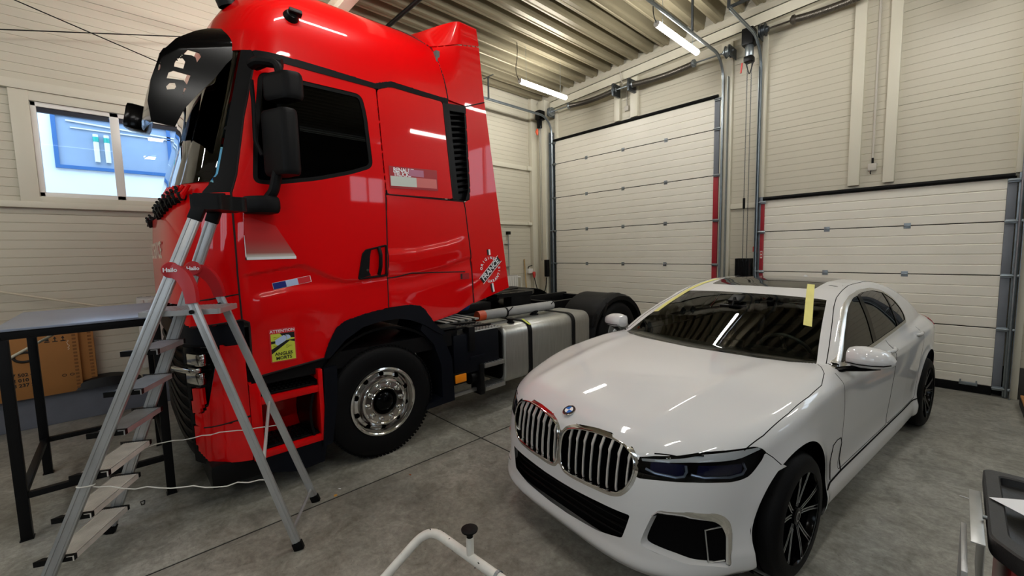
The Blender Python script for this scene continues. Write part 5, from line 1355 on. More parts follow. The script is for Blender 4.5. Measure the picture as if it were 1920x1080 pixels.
# ---- surface mesh of the half body (surface nets on the implicit form)
def car_mesh(h=0.0135):
    X = np.arange(-4.32, 1.0, h); Y = (np.arange(0, int(1.02/h))-0.5)*h; Z = np.arange(0.10, 1.53, h)
    F = np.empty((len(X), len(Y), len(Z)), np.float32)
    gy, gz = np.meshgrid(Y, Z, indexing='ij')
    for i, x in enumerate(X): F[i] = car_f(np.full_like(gy, x), gy, gz)
    S = F > 0
    c = np.zeros((len(X)-1, len(Y)-1, len(Z)-1), np.int8)
    for a in (0, 1):
        for b in (0, 1):
            for d in (0, 1): c += S[a:len(X)-1+a, b:len(Y)-1+b, d:len(Z)-1+d]
    cell = (c > 0) & (c < 8); ci = np.argwhere(cell); idx = np.full(cell.shape, -1); idx[cell] = np.arange(len(ci))
    acc = np.zeros((len(ci), 3)); cnt = np.zeros(len(ci))
    for ax in range(3):
        for p in (0, 1):
            for q in (0, 1):
                o0 = [0, 0, 0]; oth = [k for k in range(3) if k != ax]; o0[oth[0]] = p; o0[oth[1]] = q; o1 = list(o0); o1[ax] = 1
                f0 = F[ci[:, 0]+o0[0], ci[:, 1]+o0[1], ci[:, 2]+o0[2]]; f1 = F[ci[:, 0]+o1[0], ci[:, 1]+o1[1], ci[:, 2]+o1[2]]
                m = (f0 > 0) != (f1 > 0); t = np.where(m, f0/(f0-f1+1e-12), 0)
                P = ci+np.array(o0); P = P.astype(float); P[:, ax] += t
                acc[m] += P[m]; cnt[m] += 1
    V = acc/cnt[:, None]*h+np.array((X[0], Y[0], Z[0]))
    Q = []
    for ax in range(3):
        oth = [(1, 2), (2, 0), (0, 1)][ax]
        s0 = [slice(None)]*3; s1 = [slice(None)]*3; s0[ax] = slice(0, -1); s1[ax] = slice(1, None)
        A, B = S[tuple(s0)], S[tuple(s1)]
        E = np.argwhere(A != B); E = E[(E[:, oth[0]] > 0) & (E[:, oth[1]] > 0) & (E[:, oth[0]] < cell.shape[oth[0]]) & (E[:, oth[1]] < cell.shape[oth[1]])]
        q = []
        for d0, d1 in ((-1, -1), (0, -1), (0, 0), (-1, 0)):
            k = E.copy(); k[:, oth[0]] += d0; k[:, oth[1]] += d1; q.append(idx[k[:, 0], k[:, 1], k[:, 2]])
        q = np.stack(q, 1); flip = ~A[E[:, 0], E[:, 1], E[:, 2]]; q[flip] = q[flip][:, ::-1]
        Q.append(q[(q >= 0).all(1)])
    Q = np.concatenate(Q)
    mid = np.abs(V[:, 1]) < 0.5*h
    for _ in range(3):
        g, f = car_grad(V); V = V-g*(f/np.maximum((g*g).sum(1), 1e-6))[:, None].clip(-0.03, 0.03)
        V[mid, 1] = 0
    return V, Q
def car_grad(V):
    e = 0.0015; g = np.zeros_like(V)
    for k in range(3):
        d = np.zeros(3); d[k] = e; a, b = V+d, V-d
        g[:, k] = (car_f(a[:, 0], a[:, 1], a[:, 2])-car_f(b[:, 0], b[:, 1], b[:, 2]))/(2*e)
    return g, car_f(V[:, 0], V[:, 1], V[:, 2])
CV, CQ = car_mesh()
def car_solve(p, ax, lo, hi):
    """point on the body along one axis near p"""
    p = np.array(p, float)
    for _ in range(6):
        f = float(car_f(p[0], p[1], p[2])); q = p.copy(); q[ax] += 1e-3; g = (float(car_f(q[0], q[1], q[2]))-f)/1e-3
        if abs(g) < 0.05: break
        p[ax] -= max(-0.02, min(0.02, f/g))
    return p
def on_car(a, b, ax):
    """body point from two coordinates; ax is the axis to solve (outermost crossing)"""
    t = np.linspace(1.6 if ax == 2 else 1.1, 0.0 if ax != 0 else -0.5, 1200)
    A = np.zeros((len(t), 3)); o = [k for k in range(3) if k != ax]; A[:, o[0]] = a; A[:, o[1]] = b; A[:, ax] = t
    f = car_f(A[:, 0], A[:, 1], A[:, 2]); i = int(np.argmax(f > 0))
    if i == 0: return Vector(A[-1])
    u = f[i-1]/(f[i-1]-f[i]); return Vector(A[i-1]*(1-u)+A[i]*u)

CLS = np.full(len(CQ), -1)
names = []
def car_pass(regions, keep, ax, tol=0.014):
    """classify and trim faces selected by 'keep' in the plane without axis ax"""
    global CV
    o = [k for k in range(3) if k != ax]
    AB = CV[:, o]; cen = AB[CQ].mean(1); base = len(names); free = (CLS < 0) & keep
    for k, (nm, poly) in enumerate(regions):
        m = free & (CLS < 0) & pip(cen, [tuple(map(float, p)) for p in poly]); CLS[m] = base+k; names.append(nm)
    lo = np.full(len(CV), 10**6); hi = np.full(len(CV), -10**6)
    loc = np.where(CLS >= base, CLS, -1)
    for j in range(4):
        np.minimum.at(lo, CQ[:, j], loc); np.maximum.at(hi, CQ[:, j], loc)
    polys = [np.asarray(r[1], float) for r in regions]
    for i in np.nonzero((lo != hi) & (hi >= base))[0]:
        use = [polys[k-base] for k in {int(lo[i]), int(hi[i])} if k >= base]
        d, q = nearest_on_polys(CV[i, o], use)
        if d < tol:
            p = CV[i].copy(); p[o[0]], p[o[1]] = q
            if abs(CV[i, 1]) < 1e-6: p[1] = 0
            CV[i] = car_solve(p, ax, 0, 0)
fn = np.cross(CV[CQ[:, 2]]-CV[CQ[:, 0]], CV[CQ[:, 3]]-CV[CQ[:, 1]]); fn /= np.linalg.norm(fn, axis=1)[:, None]+1e-12
fc = CV[CQ].mean(1)
gg, _ = car_grad(fc); fn = -gg/np.linalg.norm(gg, axis=1)[:, None]
smooth2 = lambda poly, r: fillet2(poly, r, 5)
SIDEWIN = smooth2([(-0.645, 1.006), (-0.80, 1.062), (-1.01, 1.188), (-1.244, 1.294), (-1.387, 1.348), (-1.567, 1.390), (-1.845, 1.414), (-2.162, 1.410), (-2.399, 1.372), (-2.56, 1.30), (-2.645, 1.21), (-2.66, 1.13), (-2.60, 1.075), (-2.274, 1.062), (-1.883, 1.046), (-1.556, 1.030), (-1.2, 1.018), (-0.9, 1.008)], 0.05)
SIDEGL = inset(SIDEWIN, 0.022)
def arch_poly(cx, cz=0.362, r=0.40): return [(cx+r*cos(radians(a)), cz+r*sin(radians(a))) for a in range(-24, 206, 5)]+[(cx-r*0.98, 0.0), (cx+r*0.98, 0.0)]
ARCHF, ARCHR = arch_poly(0.05), arch_poly(-3.07)
BPIL = [(-1.50, 1.0), (-1.585, 1.0), (-1.62, 1.12), (-1.70, 1.235), (-1.76, 1.34), (-1.80, 1.45), (-1.72, 1.45), (-1.66, 1.32), (-1.60, 1.215), (-1.53, 1.11)]
CPIL = [(-2.255, 1.0), (-2.29, 1.0), (-2.335, 1.165), (-2.39, 1.27), (-2.405, 1.45), (-2.37, 1.45), (-2.355, 1.27), (-2.30, 1.165)]
DOORF = smooth2([(-0.585, 0.97), (-0.575, 0.90), (-0.60, 0.80), (-0.63, 0.55), (-0.60, 0.385), (-1.70, 0.385), (-1.73, 0.70), (-1.79, 0.99), (-1.79, 1.45), (-1.3, 1.45), (-0.9, 1.2), (-0.62, 1.03)], 0.04)
DOORR = smooth2([(-1.795, 0.99), (-1.735, 0.70), (-1.705, 0.385), (-2.62, 0.385), (-2.70, 0.72), (-2.80, 0.95), (-2.74, 1.2), (-2.4, 1.45), (-1.795, 1.45)], 0.04)
side = (fn[:, 1] > 0.30)
def clip_to_window(strip, lo, hi):
    return [(x, min(hi(x), max(lo(x), z))) for x, z in strip]
_low = lambda x: float(np.interp(-x, [0.9, 1.2, 1.556, 1.883, 2.274, 2.60], [1.03, 1.04, 1.052, 1.068, 1.084, 1.097])); _upp = lambda x: float(np.interp(-x, [1.387, 1.567, 1.845, 2.162, 2.399], [1.326, 1.368, 1.392, 1.388, 1.350]))
clip_b, clip_c = clip_to_window(BPIL, _low, _upp), clip_to_window(CPIL, _low, _upp)
car_pass([('drop', ARCHF), ('drop', ARCHR), ('window_pillar', clip_b), ('window_pillar', clip_c), ('side_glass', SIDEGL), ('window_trim', SIDEWIN), ('front_door', DOORF), ('rear_door', DOORR)], side & (fc[:, 0] < 0.62), 1)
HOODP = [(0.88, -0.1), (0.862, 0.10), (0.85, 0.20), (0.842, 0.34), (0.838, 0.45), (0.80, 0.545), (0.727, 0.646), (0.641, 0.722), (0.55, 0.783), (0.463, 0.827), (0.331, 0.855), (0.106, 0.880), (-0.133, 0.890), (-0.342, 0.885), (-0.50, 0.848), (-0.60, 0.80),
         (-0.655, 0.765), (-0.55, 0.64), (-0.481, 0.474), (-0.442, 0.238), (-0.42, 0.0), (-0.42, -0.1)]
WSCR = [(-0.42, -0.1), (-0.42, 0.0), (-0.442, 0.238), (-0.481, 0.474), (-0.55, 0.64), (-0.668, 0.757), (-0.819, 0.718), (-1.035, 0.665), (-1.39, 0.582), (-1.38, 0.404), (-1.36, 0.0), (-1.36, -0.1)]
PANO = smooth2([(-1.54, -0.2), (-1.545, 0.20), (-1.575, 0.44), (-2.40, 0.45), (-2.46, 0.20), (-2.46, -0.2)], 0.04)
RWIN = [(-2.92, -0.1), (-2.93, 0.30), (-2.97, 0.50), (-3.58, 0.60), (-3.66, 0.30), (-3.68, -0.1)]
top = (fn[:, 2] > 0.30)
car_pass([('windscreen', WSCR), ('roof_glass', PANO), ('rear_window', RWIN), ('bonnet', HOODP)], top & (fc[:, 2] > 0.76), 2)
KIDI = smooth2([(.018, .575), (.012, .64), (.014, .70), (.022, .742), (.045, .772), (.09, .790), (.15, .802), (.23, .811), (.35, .812), (.42, .800), (.46, .775), (.482, .742), (.487, .70), (.476, .645), (.452, .60), (.418, .566), (.375, .551), (.23, .541), (.10, .534), (.040, .540)], 0.02)
KIDO = inset(KIDI, -0.019); KIDO = [(max(y, 0.001), z) for y, z in KIDO]
LAMPP = smooth2([(.490, .668), (.500, .768), (.56, .785), (.646, .798), (.715, .816), (.827, .822), (.850, .824), (.866, .815), (.880, .796), (.876, .759), (.864, .718), (.853, .691), (.838, .681), (.815, .677), (.783, .682), (.713, .686), (.60, .681)], 0.008)
LOWG = smooth2([(-0.1, .295), (.071, .293), (.297, .309), (.445, .341), (.466, .412), (.483, .475), (.307, .469), (.119, .456), (-0.1, .452)], 0.012)
INTK = smooth2([(.578, .500), (.606, .537), (.71, .545), (.784, .532), (.803, .512), (.815, .478), (.819, .436), (.831, .273), (.822, .264), (.788, .282), (.746, .292), (.713, .297), (.654, .318), (.553, .338), (.537, .347), (.536, .366), (.549, .415)], 0.015)
front = (fn[:, 0] > 0.12)
BUMP = [(-0.1, 0.86), (0.1, 0.84), (.42, .80), (.50, .768), (.846, .82), (.875, .80), (.896, .752), (.925, .70), (.96, .55), (.96, .0), (-.1, .0)]
car_pass([('drop', KIDI), ('kidney_frame', KIDO), ('headlight_lens', LAMPP), ('drop', LOWG), ('drop', INTK), ('front_bumper', BUMP)], front & (fc[:, 0] > 0.22), 0)
# ---- split into parts, mirror, smooth normals from the form itself
rest = len(names); names.append('body'); CLS[CLS < 0] = rest
def car_sub(nm, mirror=True, inner=0.0):
    k = [i for i, n in enumerate(names) if n == nm]; f = CQ[np.isin(CLS, k)]
    u, inv = np.unique(f, return_inverse=True); V = CV[u].copy(); f = inv.reshape(f.shape)
    g, _ = car_grad(V); n = -g/np.linalg.norm(g, axis=1)[:, None]
    V = V-n*inner
    if mirror:
        n0 = len(V); V2 = V*np.array((1, -1, 1)); nn2 = n*np.array((1, -1, 1)); V = np.concatenate((V, V2)); n = np.concatenate((n, nn2)); f = np.concatenate((f, f[:, ::-1]+n0))
        m = np.arange(2*n0); z0 = np.nonzero(np.abs(V[:n0, 1]) < 1e-5)[0]; m[z0+n0] = z0; f = m[f]
        n[z0, 1] = 0; u2, inv2 = np.unique(f, return_inverse=True); V, n, f = V[u2], n[u2], inv2.reshape(f.shape)
    return V, f, n
def car_skin(nm, mats, parent=None, label=None, inner=0.0, mirror=True, side=0, name=None, thick=0.0):
    V, f, n = car_sub(nm, mirror, inner)
    if side < 0: V = V*np.array((1, -1, 1)); n = n*np.array((1, -1, 1)); f = f[:, ::-1]
    R3 = np.array(CM)[:3, :3]; W = V @ R3.T+np.array(CO)-np.array(car.location); n = n @ R3.T
    me = bpy.data.meshes.new(name or nm); me.from_pydata([tuple(v) for v in W], [], [list(map(int, q)) for q in f])
    me.materials.append(mats); me.polygons.foreach_set('use_smooth', [True]*len(me.polygons)); me.update()
    me.normals_split_custom_set_from_vertices([tuple(v) for v in n])
    o = bpy.data.objects.new(name or nm, me); COL.objects.link(o); o.parent = parent or car
    if label: o['label'] = label
    return o
car_skin('body', M_CWHITE, name='body_shell'); car_skin('front_bumper', M_CWHITE); bonnet = car_skin('bonnet', M_CWHITE)
car_skin('windscreen', M_CGLASS, label='tinted windscreen'); car_skin('roof_glass', M_PANO, label='black panoramic roof glass'); car_skin('rear_window', M_CGLASSD)
hm0 = (fc[:, 2] > 0.93) & (fc[:, 0] < -0.66) & (fc[:, 0] > -3.66)
def head_skin():
    k = [i for i, n in enumerate(names) if n in ('body', 'front_door', 'rear_door', 'roof_glass', 'window_trim', 'window_pillar')]
    f = CQ[np.isin(CLS, k) & hm0]; u, inv = np.unique(f, return_inverse=True); V = CV[u]; f = inv.reshape(f.shape)
    g, _ = car_grad(V); V = V+g/np.linalg.norm(g, axis=1)[:, None]*0.022
    mb = MB().add(V, [list(map(int, q)) for q in f]); mb.mirror(1)
    return cpart('headliner', mb, mat('charcoal_headliner', '#161615', 0.9, spec=0.05))
head_skin()
car_skin('kidney_frame', M_CHROME, name='grille_frame', label='chrome surround of the twin kidney grille')
for s in (1, -1):
    fd = car_skin('front_door', M_CWHITE, mirror=False, side=s); car_skin('rear_door', M_CWHITE, mirror=False, side=s)
    car_skin('window_trim', M_CTRIM, fd, 'satin metal window surround', mirror=False, side=s)
    car_skin('side_glass', M_CGLASSG if s < 0 else M_CGLASSD, fd, 'dark side glass', inner=0.004, mirror=False, side=s)
    car_skin('window_pillar', M_GLOSSB, fd, mirror=False, side=s)
    lens = car_skin('headlight_lens', M_LENS, mirror=False, side=s, name='headlight')
    # --- lamp internals behind the lens
    def lp(y, z, d): p = on_car(y, z, 0); return Vector((p.x-d, s*p.y, p.z))
    bk = MB(); rows = []
    for i in range(25):
        y = lerp(0.485, 0.872, i/24)
        zs = [z for z in np.linspace(0.672, 0.824, 7)]
        rows.append([lp(y, z, 0.05+0.0*i) for z in zs])
    bk.grid(rows)
    cpart('lamp_housing', bk, M_DARKI, lens)
    dr = MB(); rows = []
    for i in range(21):
        t = i/20; y = lerp(0.505, 0.862, t)
        zt = float(np.interp(y, [.505, .60, .66, .72, .82, .862], [.757, .772, .784, .803, .812, .814])); zb = float(np.interp(y, [.505, .60, .68, .785, .82, .862], [.744, .757, .767, .772, .775, .802]))
        rows.append([lp(y, zt, 0.012), lp(y, (zt+zb)/2, 0.016), lp(y, zb, 0.022), lp(y, zb, 0.05)])
    dr.grid(rows); cpart('light_strip', solidify(dr, 0.003), M_DRL, lens, 'pale daytime light strip')
    for y0, y1 in ((0.535, 0.665), (0.705, 0.825)):
        b_ = MB(); b_.grid([[lp(lerp(y0, y1, i/8), z, 0.04) for z in (0.696, 0.71, 0.735, 0.75)] for i in range(9)])
        cpart('lamp_module', solidify(b_, 0.004), M_BLUEL, lens, 'blue tinted lamp module')
        gd = MB()
        gd.tube([lp(y0-0.012, 0.712, 0.026), lp(y0+0.03, 0.700, 0.024), lp(y1-0.02, 0.695, 0.022), lp(y1+0.008, 0.703, 0.022), lp(y1+0.014, 0.725, 0.022), lp(y1+0.006, 0.752, 0.024)], 0.0065, 8)
        cpart('light_guide', gd, M_LIGHTG, lens)

# shut lines
def cl_side(pts, out=0.0006): return [on_car(x, z, 1)+Vector((0, out-0.0025, 0)) for x, z in pts]
def cl_top(pts): return [on_car(x, y, 2)-Vector((0, 0, 0.0018)) for x, y in pts]
def dens(pts, d=0.02):
    out = []
    for a, b in zip(pts[:-1], pts[1:]):
        n = max(1, int(math.dist(a, b)/d)); out += [(lerp(a[0], b[0], i/n), lerp(a[1], b[1], i/n)) for i in range(n)]
    return out+[pts[-1]]
cs = MB()
belt = lambda pts, zmax: [p for p in pts if p[1] < zmax]
df = dens(DOORF[:int(len(DOORF))]+[DOORF[0]]); 
def runs(pts, ok):
    out, cur = [], []
    for p in pts:
        if ok(p): cur.append(p)
        else:
            if len(cur) > 2: out.append(cur)
            cur = []
    if len(cur) > 2: out.append(cur)
    return out
for r in runs(df, lambda p: p[1] < 1.0)+runs(dens(DOORR+[DOORR[0]]), lambda p: p[1] < 1.03):
    for s in (1, -1): cs.tube([Vector((q.x, s*q.y, q.z)) for q in cl_side(r)], 0.003, 6)
hl = dens([(0.463, 0.829), (0.331, 0.857), (0.106, 0.882), (-0.133, 0.892), (-0.342, 0.887), (-0.50, 0.85), (-0.60, 0.802), (-0.65, 0.768)])
for s in (1, -1):
    cs.tube([Vector((q.x, s*q.y, q.z)) for q in cl_top(hl)], 0.003, 6)
    bl = [on_car(x, z, 1) for x, z in dens([(0.372, 0.806), (0.364, 0.795), (0.306, 0.753), (0.262, 0.71)])]
    cs.tube([Vector((q.x, s*(q.y-0.0015), q.z)) for q in bl], 0.003, 6)
    # roof joint running up the A-pillar and along the roof edge
    tr = [on_car(x, y, 2) for x, y in dens([(-0.70, .800), (-0.85, .768), (-1.05, .720), (-1.30, .655), (-1.45, .626), (-1.8, .602), (-2.4, .592), (-2.75, .585)])]
    cs.tube([Vector((q.x, s*q.y, q.z-0.001)) for q in tr], 0.003, 6)
    ac = [on_car(x, z, 1) for x, z in ((-0.655, 0.36), (-0.63, 0.45), (-0.628, 0.56), (-0.60, 0.60), (-0.53, 0.605), (-0.47, 0.59), (-0.455, 0.49), (-0.462, 0.37))]
    cs.tube([Vector((q.x, s*(q.y+0.0005), q.z)) for q in ac], 0.0026, 6)
gk = [(p[0], p[1]) for p in dens([(0.79, 0.555), (0.727, 0.648), (0.641, 0.725)])]
for s in (1, -1): cs.tube([Vector((q.x, s*q.y, q.z)) for q in cl_top(gk)], 0.0035, 6)
cpart('panel_gap', cs, M_DARKI, smooth=60)
sl_ = MB()
for s in (1, -1):
    q = [on_car(x, z, 1) for x, z in dens([(-0.36, 0.355), (-0.65, 0.368), (-1.6, 0.372), (-2.5, 0.375), (-2.66, 0.37)], 0.08)]
    sl_.tube([Vector((p.x, s*(p.y+0.001), p.z)) for p in q], 0.005, 6)
cpart('sill_line', sl_, M_DARKI, smooth=60)

# ---- kidney grilles
def kx(y, z): return on_car(abs(y), z, 0).x
for s in (1, -1):
    bkp = MB(); bkp.prism([(p[0], p[1]) for p in inset(KIDI, -0.01)], lambda u, v, d: Vector((kx(u, v)-0.085+d, s*u, v)), 0.0, 0.004)
    kid = cpart('kidney_grille', bkp, M_DARKI, None, 'black kidney grille with chrome slats')
    wl = MB(); rows = [[Vector((kx(u, v)-0.001, s*u, v)), Vector((kx(u, v)-0.03, s*u*1.0, v)), Vector((kx(u, v)-0.09, s*u, v))] for u, v in KIDI+[KIDI[0]]]
    wl.grid(rows); cpart('grille_collar', solidify(wl, 0.003), M_CHROME, kid)
    hoop = MB(); hoop.tube([Vector((kx(u, v)+0.002, s*u, v)) for u, v in KIDI], 0.0055, 8, closed=True); cpart('grille_hoop', hoop, M_CHROME, kid)
    for i in range(8):
        y = 0.062+i*0.0545
        zt = float(np.interp(y, [.02, .045, .09, .15, .35, .42, .46, .487], [.735, .765, .786, .798, .808, .796, .771, .72])); zb = float(np.interp(y, [.02, .1, .375, .418, .452, .476], [.545, .537, .555, .570, .604, .65]))
        zk = lerp(zt, zb, 0.24); b_ = MB(); w0, w1 = 0.0095, 0.006
        sec = []
        for z, dx, w in ((zt, 0.020, w0), (zk+0.008, 0.012, w0), (zk-0.010, 0.016, w1), (lerp(zk, zb, 0.5), 0.016, w1), (zb+0.02, 0.016, w1), (zb, 0.02, w1)):
            x = kx(y, z)-dx
            sec.append([Vector((x-0.055, s*(y-0.004), z)), Vector((x-0.008, s*(y-w), z)), Vector((x, s*(y-w*0.5), z)), Vector((x, s*(y+w), z)), Vector((x-0.008, s*(y+w), z)), Vector((x-0.055, s*(y+0.004), z)), Vector((x-0.055, s*(y-0.004), z))])
        b_.grid([q[1:5] for q in sec]); b_.grid([q[0:2] for q in sec], mi=1); b_.grid([q[4:7] for q in sec], mi=1); cpart('grille_slat', b_, [mat('satin_slat_metal', '#dededb', 0.3, 0.5), M_DARKI], kid, 'satin silver vertical slat')
fc_ = MB()
for s in (1, -1):
    fc_.cyl((0.875, s*0.16, 0.62), (0.85, s*0.16, 0.62), 0.012, 10)
cpart('grille_sensor', MB().box((0.90, 0.0, 0.552), (0.03, 0.022, 0.05), None, 0.006), M_GLOSSB)
# roundel on the bonnet
bp = on_car(0.826, 0.0, 2); nrm = Vector((0.42, 0, 0.907)); rt = Vector((0, 1, 0)); up = nrm.cross(rt) * 1.0
MBd = Matrix(((rt.x, -up.x*-1, nrm.x, bp.x), (rt.y, up.y, nrm.y, bp.y), (rt.z, up.z, nrm.z, bp.z), (0, 0, 0, 1)))
bd = MB(); R0 = 0.041
bd.lathe([(R0, 0.0), (R0, 0.004), (R0-0.002, 0.0055), (0.027, 0.0065)], bp, nrm, 40, mi=0)
bd.lathe([(R0-0.003, 0.0055), (R0-0.0032, 0.0064), (0.0275, 0.0074)], bp, nrm, 40, mi=1)
for q in range(4):
    pts = [(0, 0)]+[(0.0265*cos(radians(90*q+a*9)), 0.0265*sin(radians(90*q+a*9))) for a in range(11)]
    bd.prism(pts, lambda u, v, d: MBd @ Vector((u, v, d)), 0.004, 0.0078, mi=2 if q % 2 == 1 else 3)
bd.lathe([(0.0285, 0.0066), (0.0282, 0.0078), (0.0262, 0.0078), (0.026, 0.0068)], bp, nrm, 40, mi=0)
for i, chh in enumerate('BMW'):
    a = radians(135-45*i)
    Mt = MBd @ Matrix.Rotation(0, 4, 'Z') @ Matrix.Translation((0.0335*cos(a), 0.0335*sin(a), 0.0070)) @ Matrix.Rotation(a-pi/2, 4, 'Z')
    bd.text(chh, 0.0125, Mt, depth=0.0006, bold=0.0003, mi=0)
cpart('bonnet_badge', bd, [M_CHROME, M_STK, mat('badge_blue', '#1f6fc8', 0.3), M_STW], bonnet, 'round blue and white badge', smooth=30)

# ---- lower grille and side intakes
lg = MB(); lg.grid([[Vector((on_car(abs(y), z, 0).x-0.06, y, z)) for z in (0.27, 0.34, 0.42, 0.50)] for y in np.linspace(-0.52, 0.52, 25)])
cpart('lower_grille', lg, M_DARKI)
lb = MB()
for z in (0.335, 0.375, 0.415): lb.tube([Vector((on_car(abs(y), z, 0).x-0.035, y, z)) for y in np.linspace(-0.46, 0.46, 21)], 0.006, 6)
cpart('lower_grille_bar', lb, M_BLACKP)
for s in (1, -1):
    it = MB(); it.grid([[Vector((on_car(y, z, 0).x-0.055, s*y, z)) for z in np.linspace(0.25, 0.56, 6)] for y in np.linspace(0.52, 0.845, 14)])
    ip_ = cpart('side_intake', it, M_DARKI)
    lip = MB(); lip.grid([[Vector((on_car(u, v, 0).x-0.001, s*u, v)), Vector((on_car(u, v, 0).x-0.055, s*u, v))] for u, v in INTK+[INTK[0]]])
    cpart('intake_edge', solidify(lip, 0.002), M_CWHITE, ip_)
    OUT = [(.578, .503), (.606, .539), (.71, .547), (.784, .534), (.803, .514), (.815, .480), (.819, .436), (.831, .273)]
    INN = [(.586, .501), (.612, .506), (.690, .506), (.770, .484), (.788, .456), (.796, .421), (.800, .40), (.811, .274)]
    op = fillet([Vector((a, b, 0)) for a, b in OUT], 0.012, 3); ii = fillet([Vector((a, b, 0)) for a, b in INN], 0.012, 3)
    rows = []
    for o_, i_ in zip(op, ii):
        po = on_car(o_.x, o_.y, 0); pi_ = on_car(min(i_.x, 0.86), i_.y, 0); m_ = (o_+i_)/2; pm = on_car(m_.x, m_.y, 0)
        rows.append([Vector((po.x+0.001, s*po.y, po.z)), Vector((pm.x-0.010, s*pm.y, pm.z)), Vector((pi_.x-0.030, s*pi_.y, pi_.z)), Vector((pi_.x-0.055, s*pi_.y, pi_.z-0.002))])
    st_ = MB(); st_.grid(rows); cpart('intake_trim', solidify(st_, 0.003), M_CHROME, ip_, 'chrome L-shaped intake trim')
    sq = [(0.745, 0.44), (0.80, 0.452), (0.806, 0.29), (0.765, 0.288)]
    fr_ = MB(); fr_.tube([Vector((on_car(u, v, 0).x-0.035, s*u, v)) for u, v in sq[:2]][::-1]+[Vector((on_car(sq[3][0], sq[3][1], 0).x-0.035, s*sq[3][0], sq[3][1])), Vector((on_car(sq[2][0], sq[2][1], 0).x-0.035, s*sq[2][0], sq[2][1]))], 0.004, 6)
    cpart('intake_frame', fr_, M_ALUP, ip_)
    dot = MB(); p = on_car(0.335, 0.576, 1); dot.tube([Vector((p.x+0.011*cos(a), s*(p.y+0.0005-0.004*cos(a)), p.z+0.011*sin(a))) for a in [2*pi*k/20 for k in range(20)]], 0.0016, 5, closed=True)
    cpart('park_sensor', dot, M_DARKI)

# ---- wheels and arches
def car_wheel(x, s):
    R = 0.338; yo = 0.925
    t_ = MB(); tyre(t_, (x, s*yo, R), (0, s, 0), R, 0.245, 0.262, 3)
    w = cpart('wheel', t_, M_TYRE)
    rm = MB().lathe([(0.266, -0.008), (0.266, 0.001), (0.258, 0.002), (0.253, -0.008), (0.247, -0.05), (0.24, -0.20)], (x, s*yo, R), (0, s, 0), 56)
    cpart('rim', rm, M_GLOSSB, w)
    cpart('rim_edge', MB().lathe([(0.2655, 0.0005), (0.2655, 0.003), (0.2595, 0.003), (0.2595, 0.0005)], (x, s*yo, R), (0, s, 0), 64), M_ALUP, w)
    cpart('wheel_disc', MB().lathe([(0.25, -0.10), (0.0, -0.10)], (x, s*yo, R), (0, s, 0), 40).lathe([(0.17, -0.08), (0.17, -0.06), (0.06, -0.05)], (x, s*yo, R), (0, s, 0), 40), M_BLACKM, w)
    O = Vector((x, s*yo, R))
    for k in range(5):
        a0 = radians(90+72*k+12)
        P = lambda r, a, d: O+Vector((r*cos(a), s*d, r*sin(a)))
        bs = MB()
        for sg in (-1, 1):
            rows = []
            for r, da, wd, d in ((0.045, 0.20, 0.020, -0.020), (0.09, 0.17, 0.020, -0.016), (0.16, 0.20, 0.020, -0.008), (0.22, 0.235, 0.022, -0.002), (0.258, 0.25, 0.028, 0.0)):
                a = a0+sg*da; e = wd/r*0.5
                rows.append([P(r, a-e, d), P(r, a+e, d), P(r, a+e*1.2, d-0.05), P(r, a-e*1.2, d-0.05), P(r, a-e, d)])
            bs.grid(rows)
        sp = cpart('spoke', bs, M_GLOSSB, w)
        fs_ = MB()
        for sg in (-1, 1):
            for e0, e1 in ((-1.0, -0.52), (0.52, 1.0)):
                rows = []
                for r, da, wd, d in ((0.07, 0.18, 0.019, -0.0165), (0.09, 0.17, 0.020, -0.0155), (0.16, 0.20, 0.020, -0.0072), (0.22, 0.235, 0.022, -0.0012), (0.257, 0.25, 0.028, 0.0008)):
                    a = a0+sg*da; e = wd/r*0.5
                    rows.append([P(r, a+e0*e, d+0.001), P(r, a+e1*e, d+0.001)])
                fs_.grid(rows)
        cpart('spoke_face', solidify(fs_, 0.0012), M_ALUP, sp, 'bare metal spoke edge')
    cpart('wheel_cap', MB().lathe([(0.045, -0.022), (0.045, -0.012), (0.034, -0.008), (0.0, -0.007)], O, (0, s, 0), 24).lathe([(0.028, -0.0075), (0.026, -0.0062), (0.02, -0.006)], O, (0, s, 0), 24, mi=1), [M_GLOSSB, M_ALUP], w)
for x in (0.02, -3.07):
    for s in (1, -1):
        car_wheel(x, s)
        ah = MB(); cx = x+0.03 if x > -1 else x
        ah.grid([[Vector((cx+0.405*cos(radians(a)), s*yy, 0.362+0.405*sin(radians(a)))) for yy in (0.865, 0.80, 0.58)] for a in range(-28, 209, 6)])
        cpart('arch_liner', solidify(ah, 0.004), M_DARKI)
cpart('underbody', MB().box2((-3.7, -0.70, 0.16), (0.55, 0.70, 0.22), 0.02), M_DARKI)

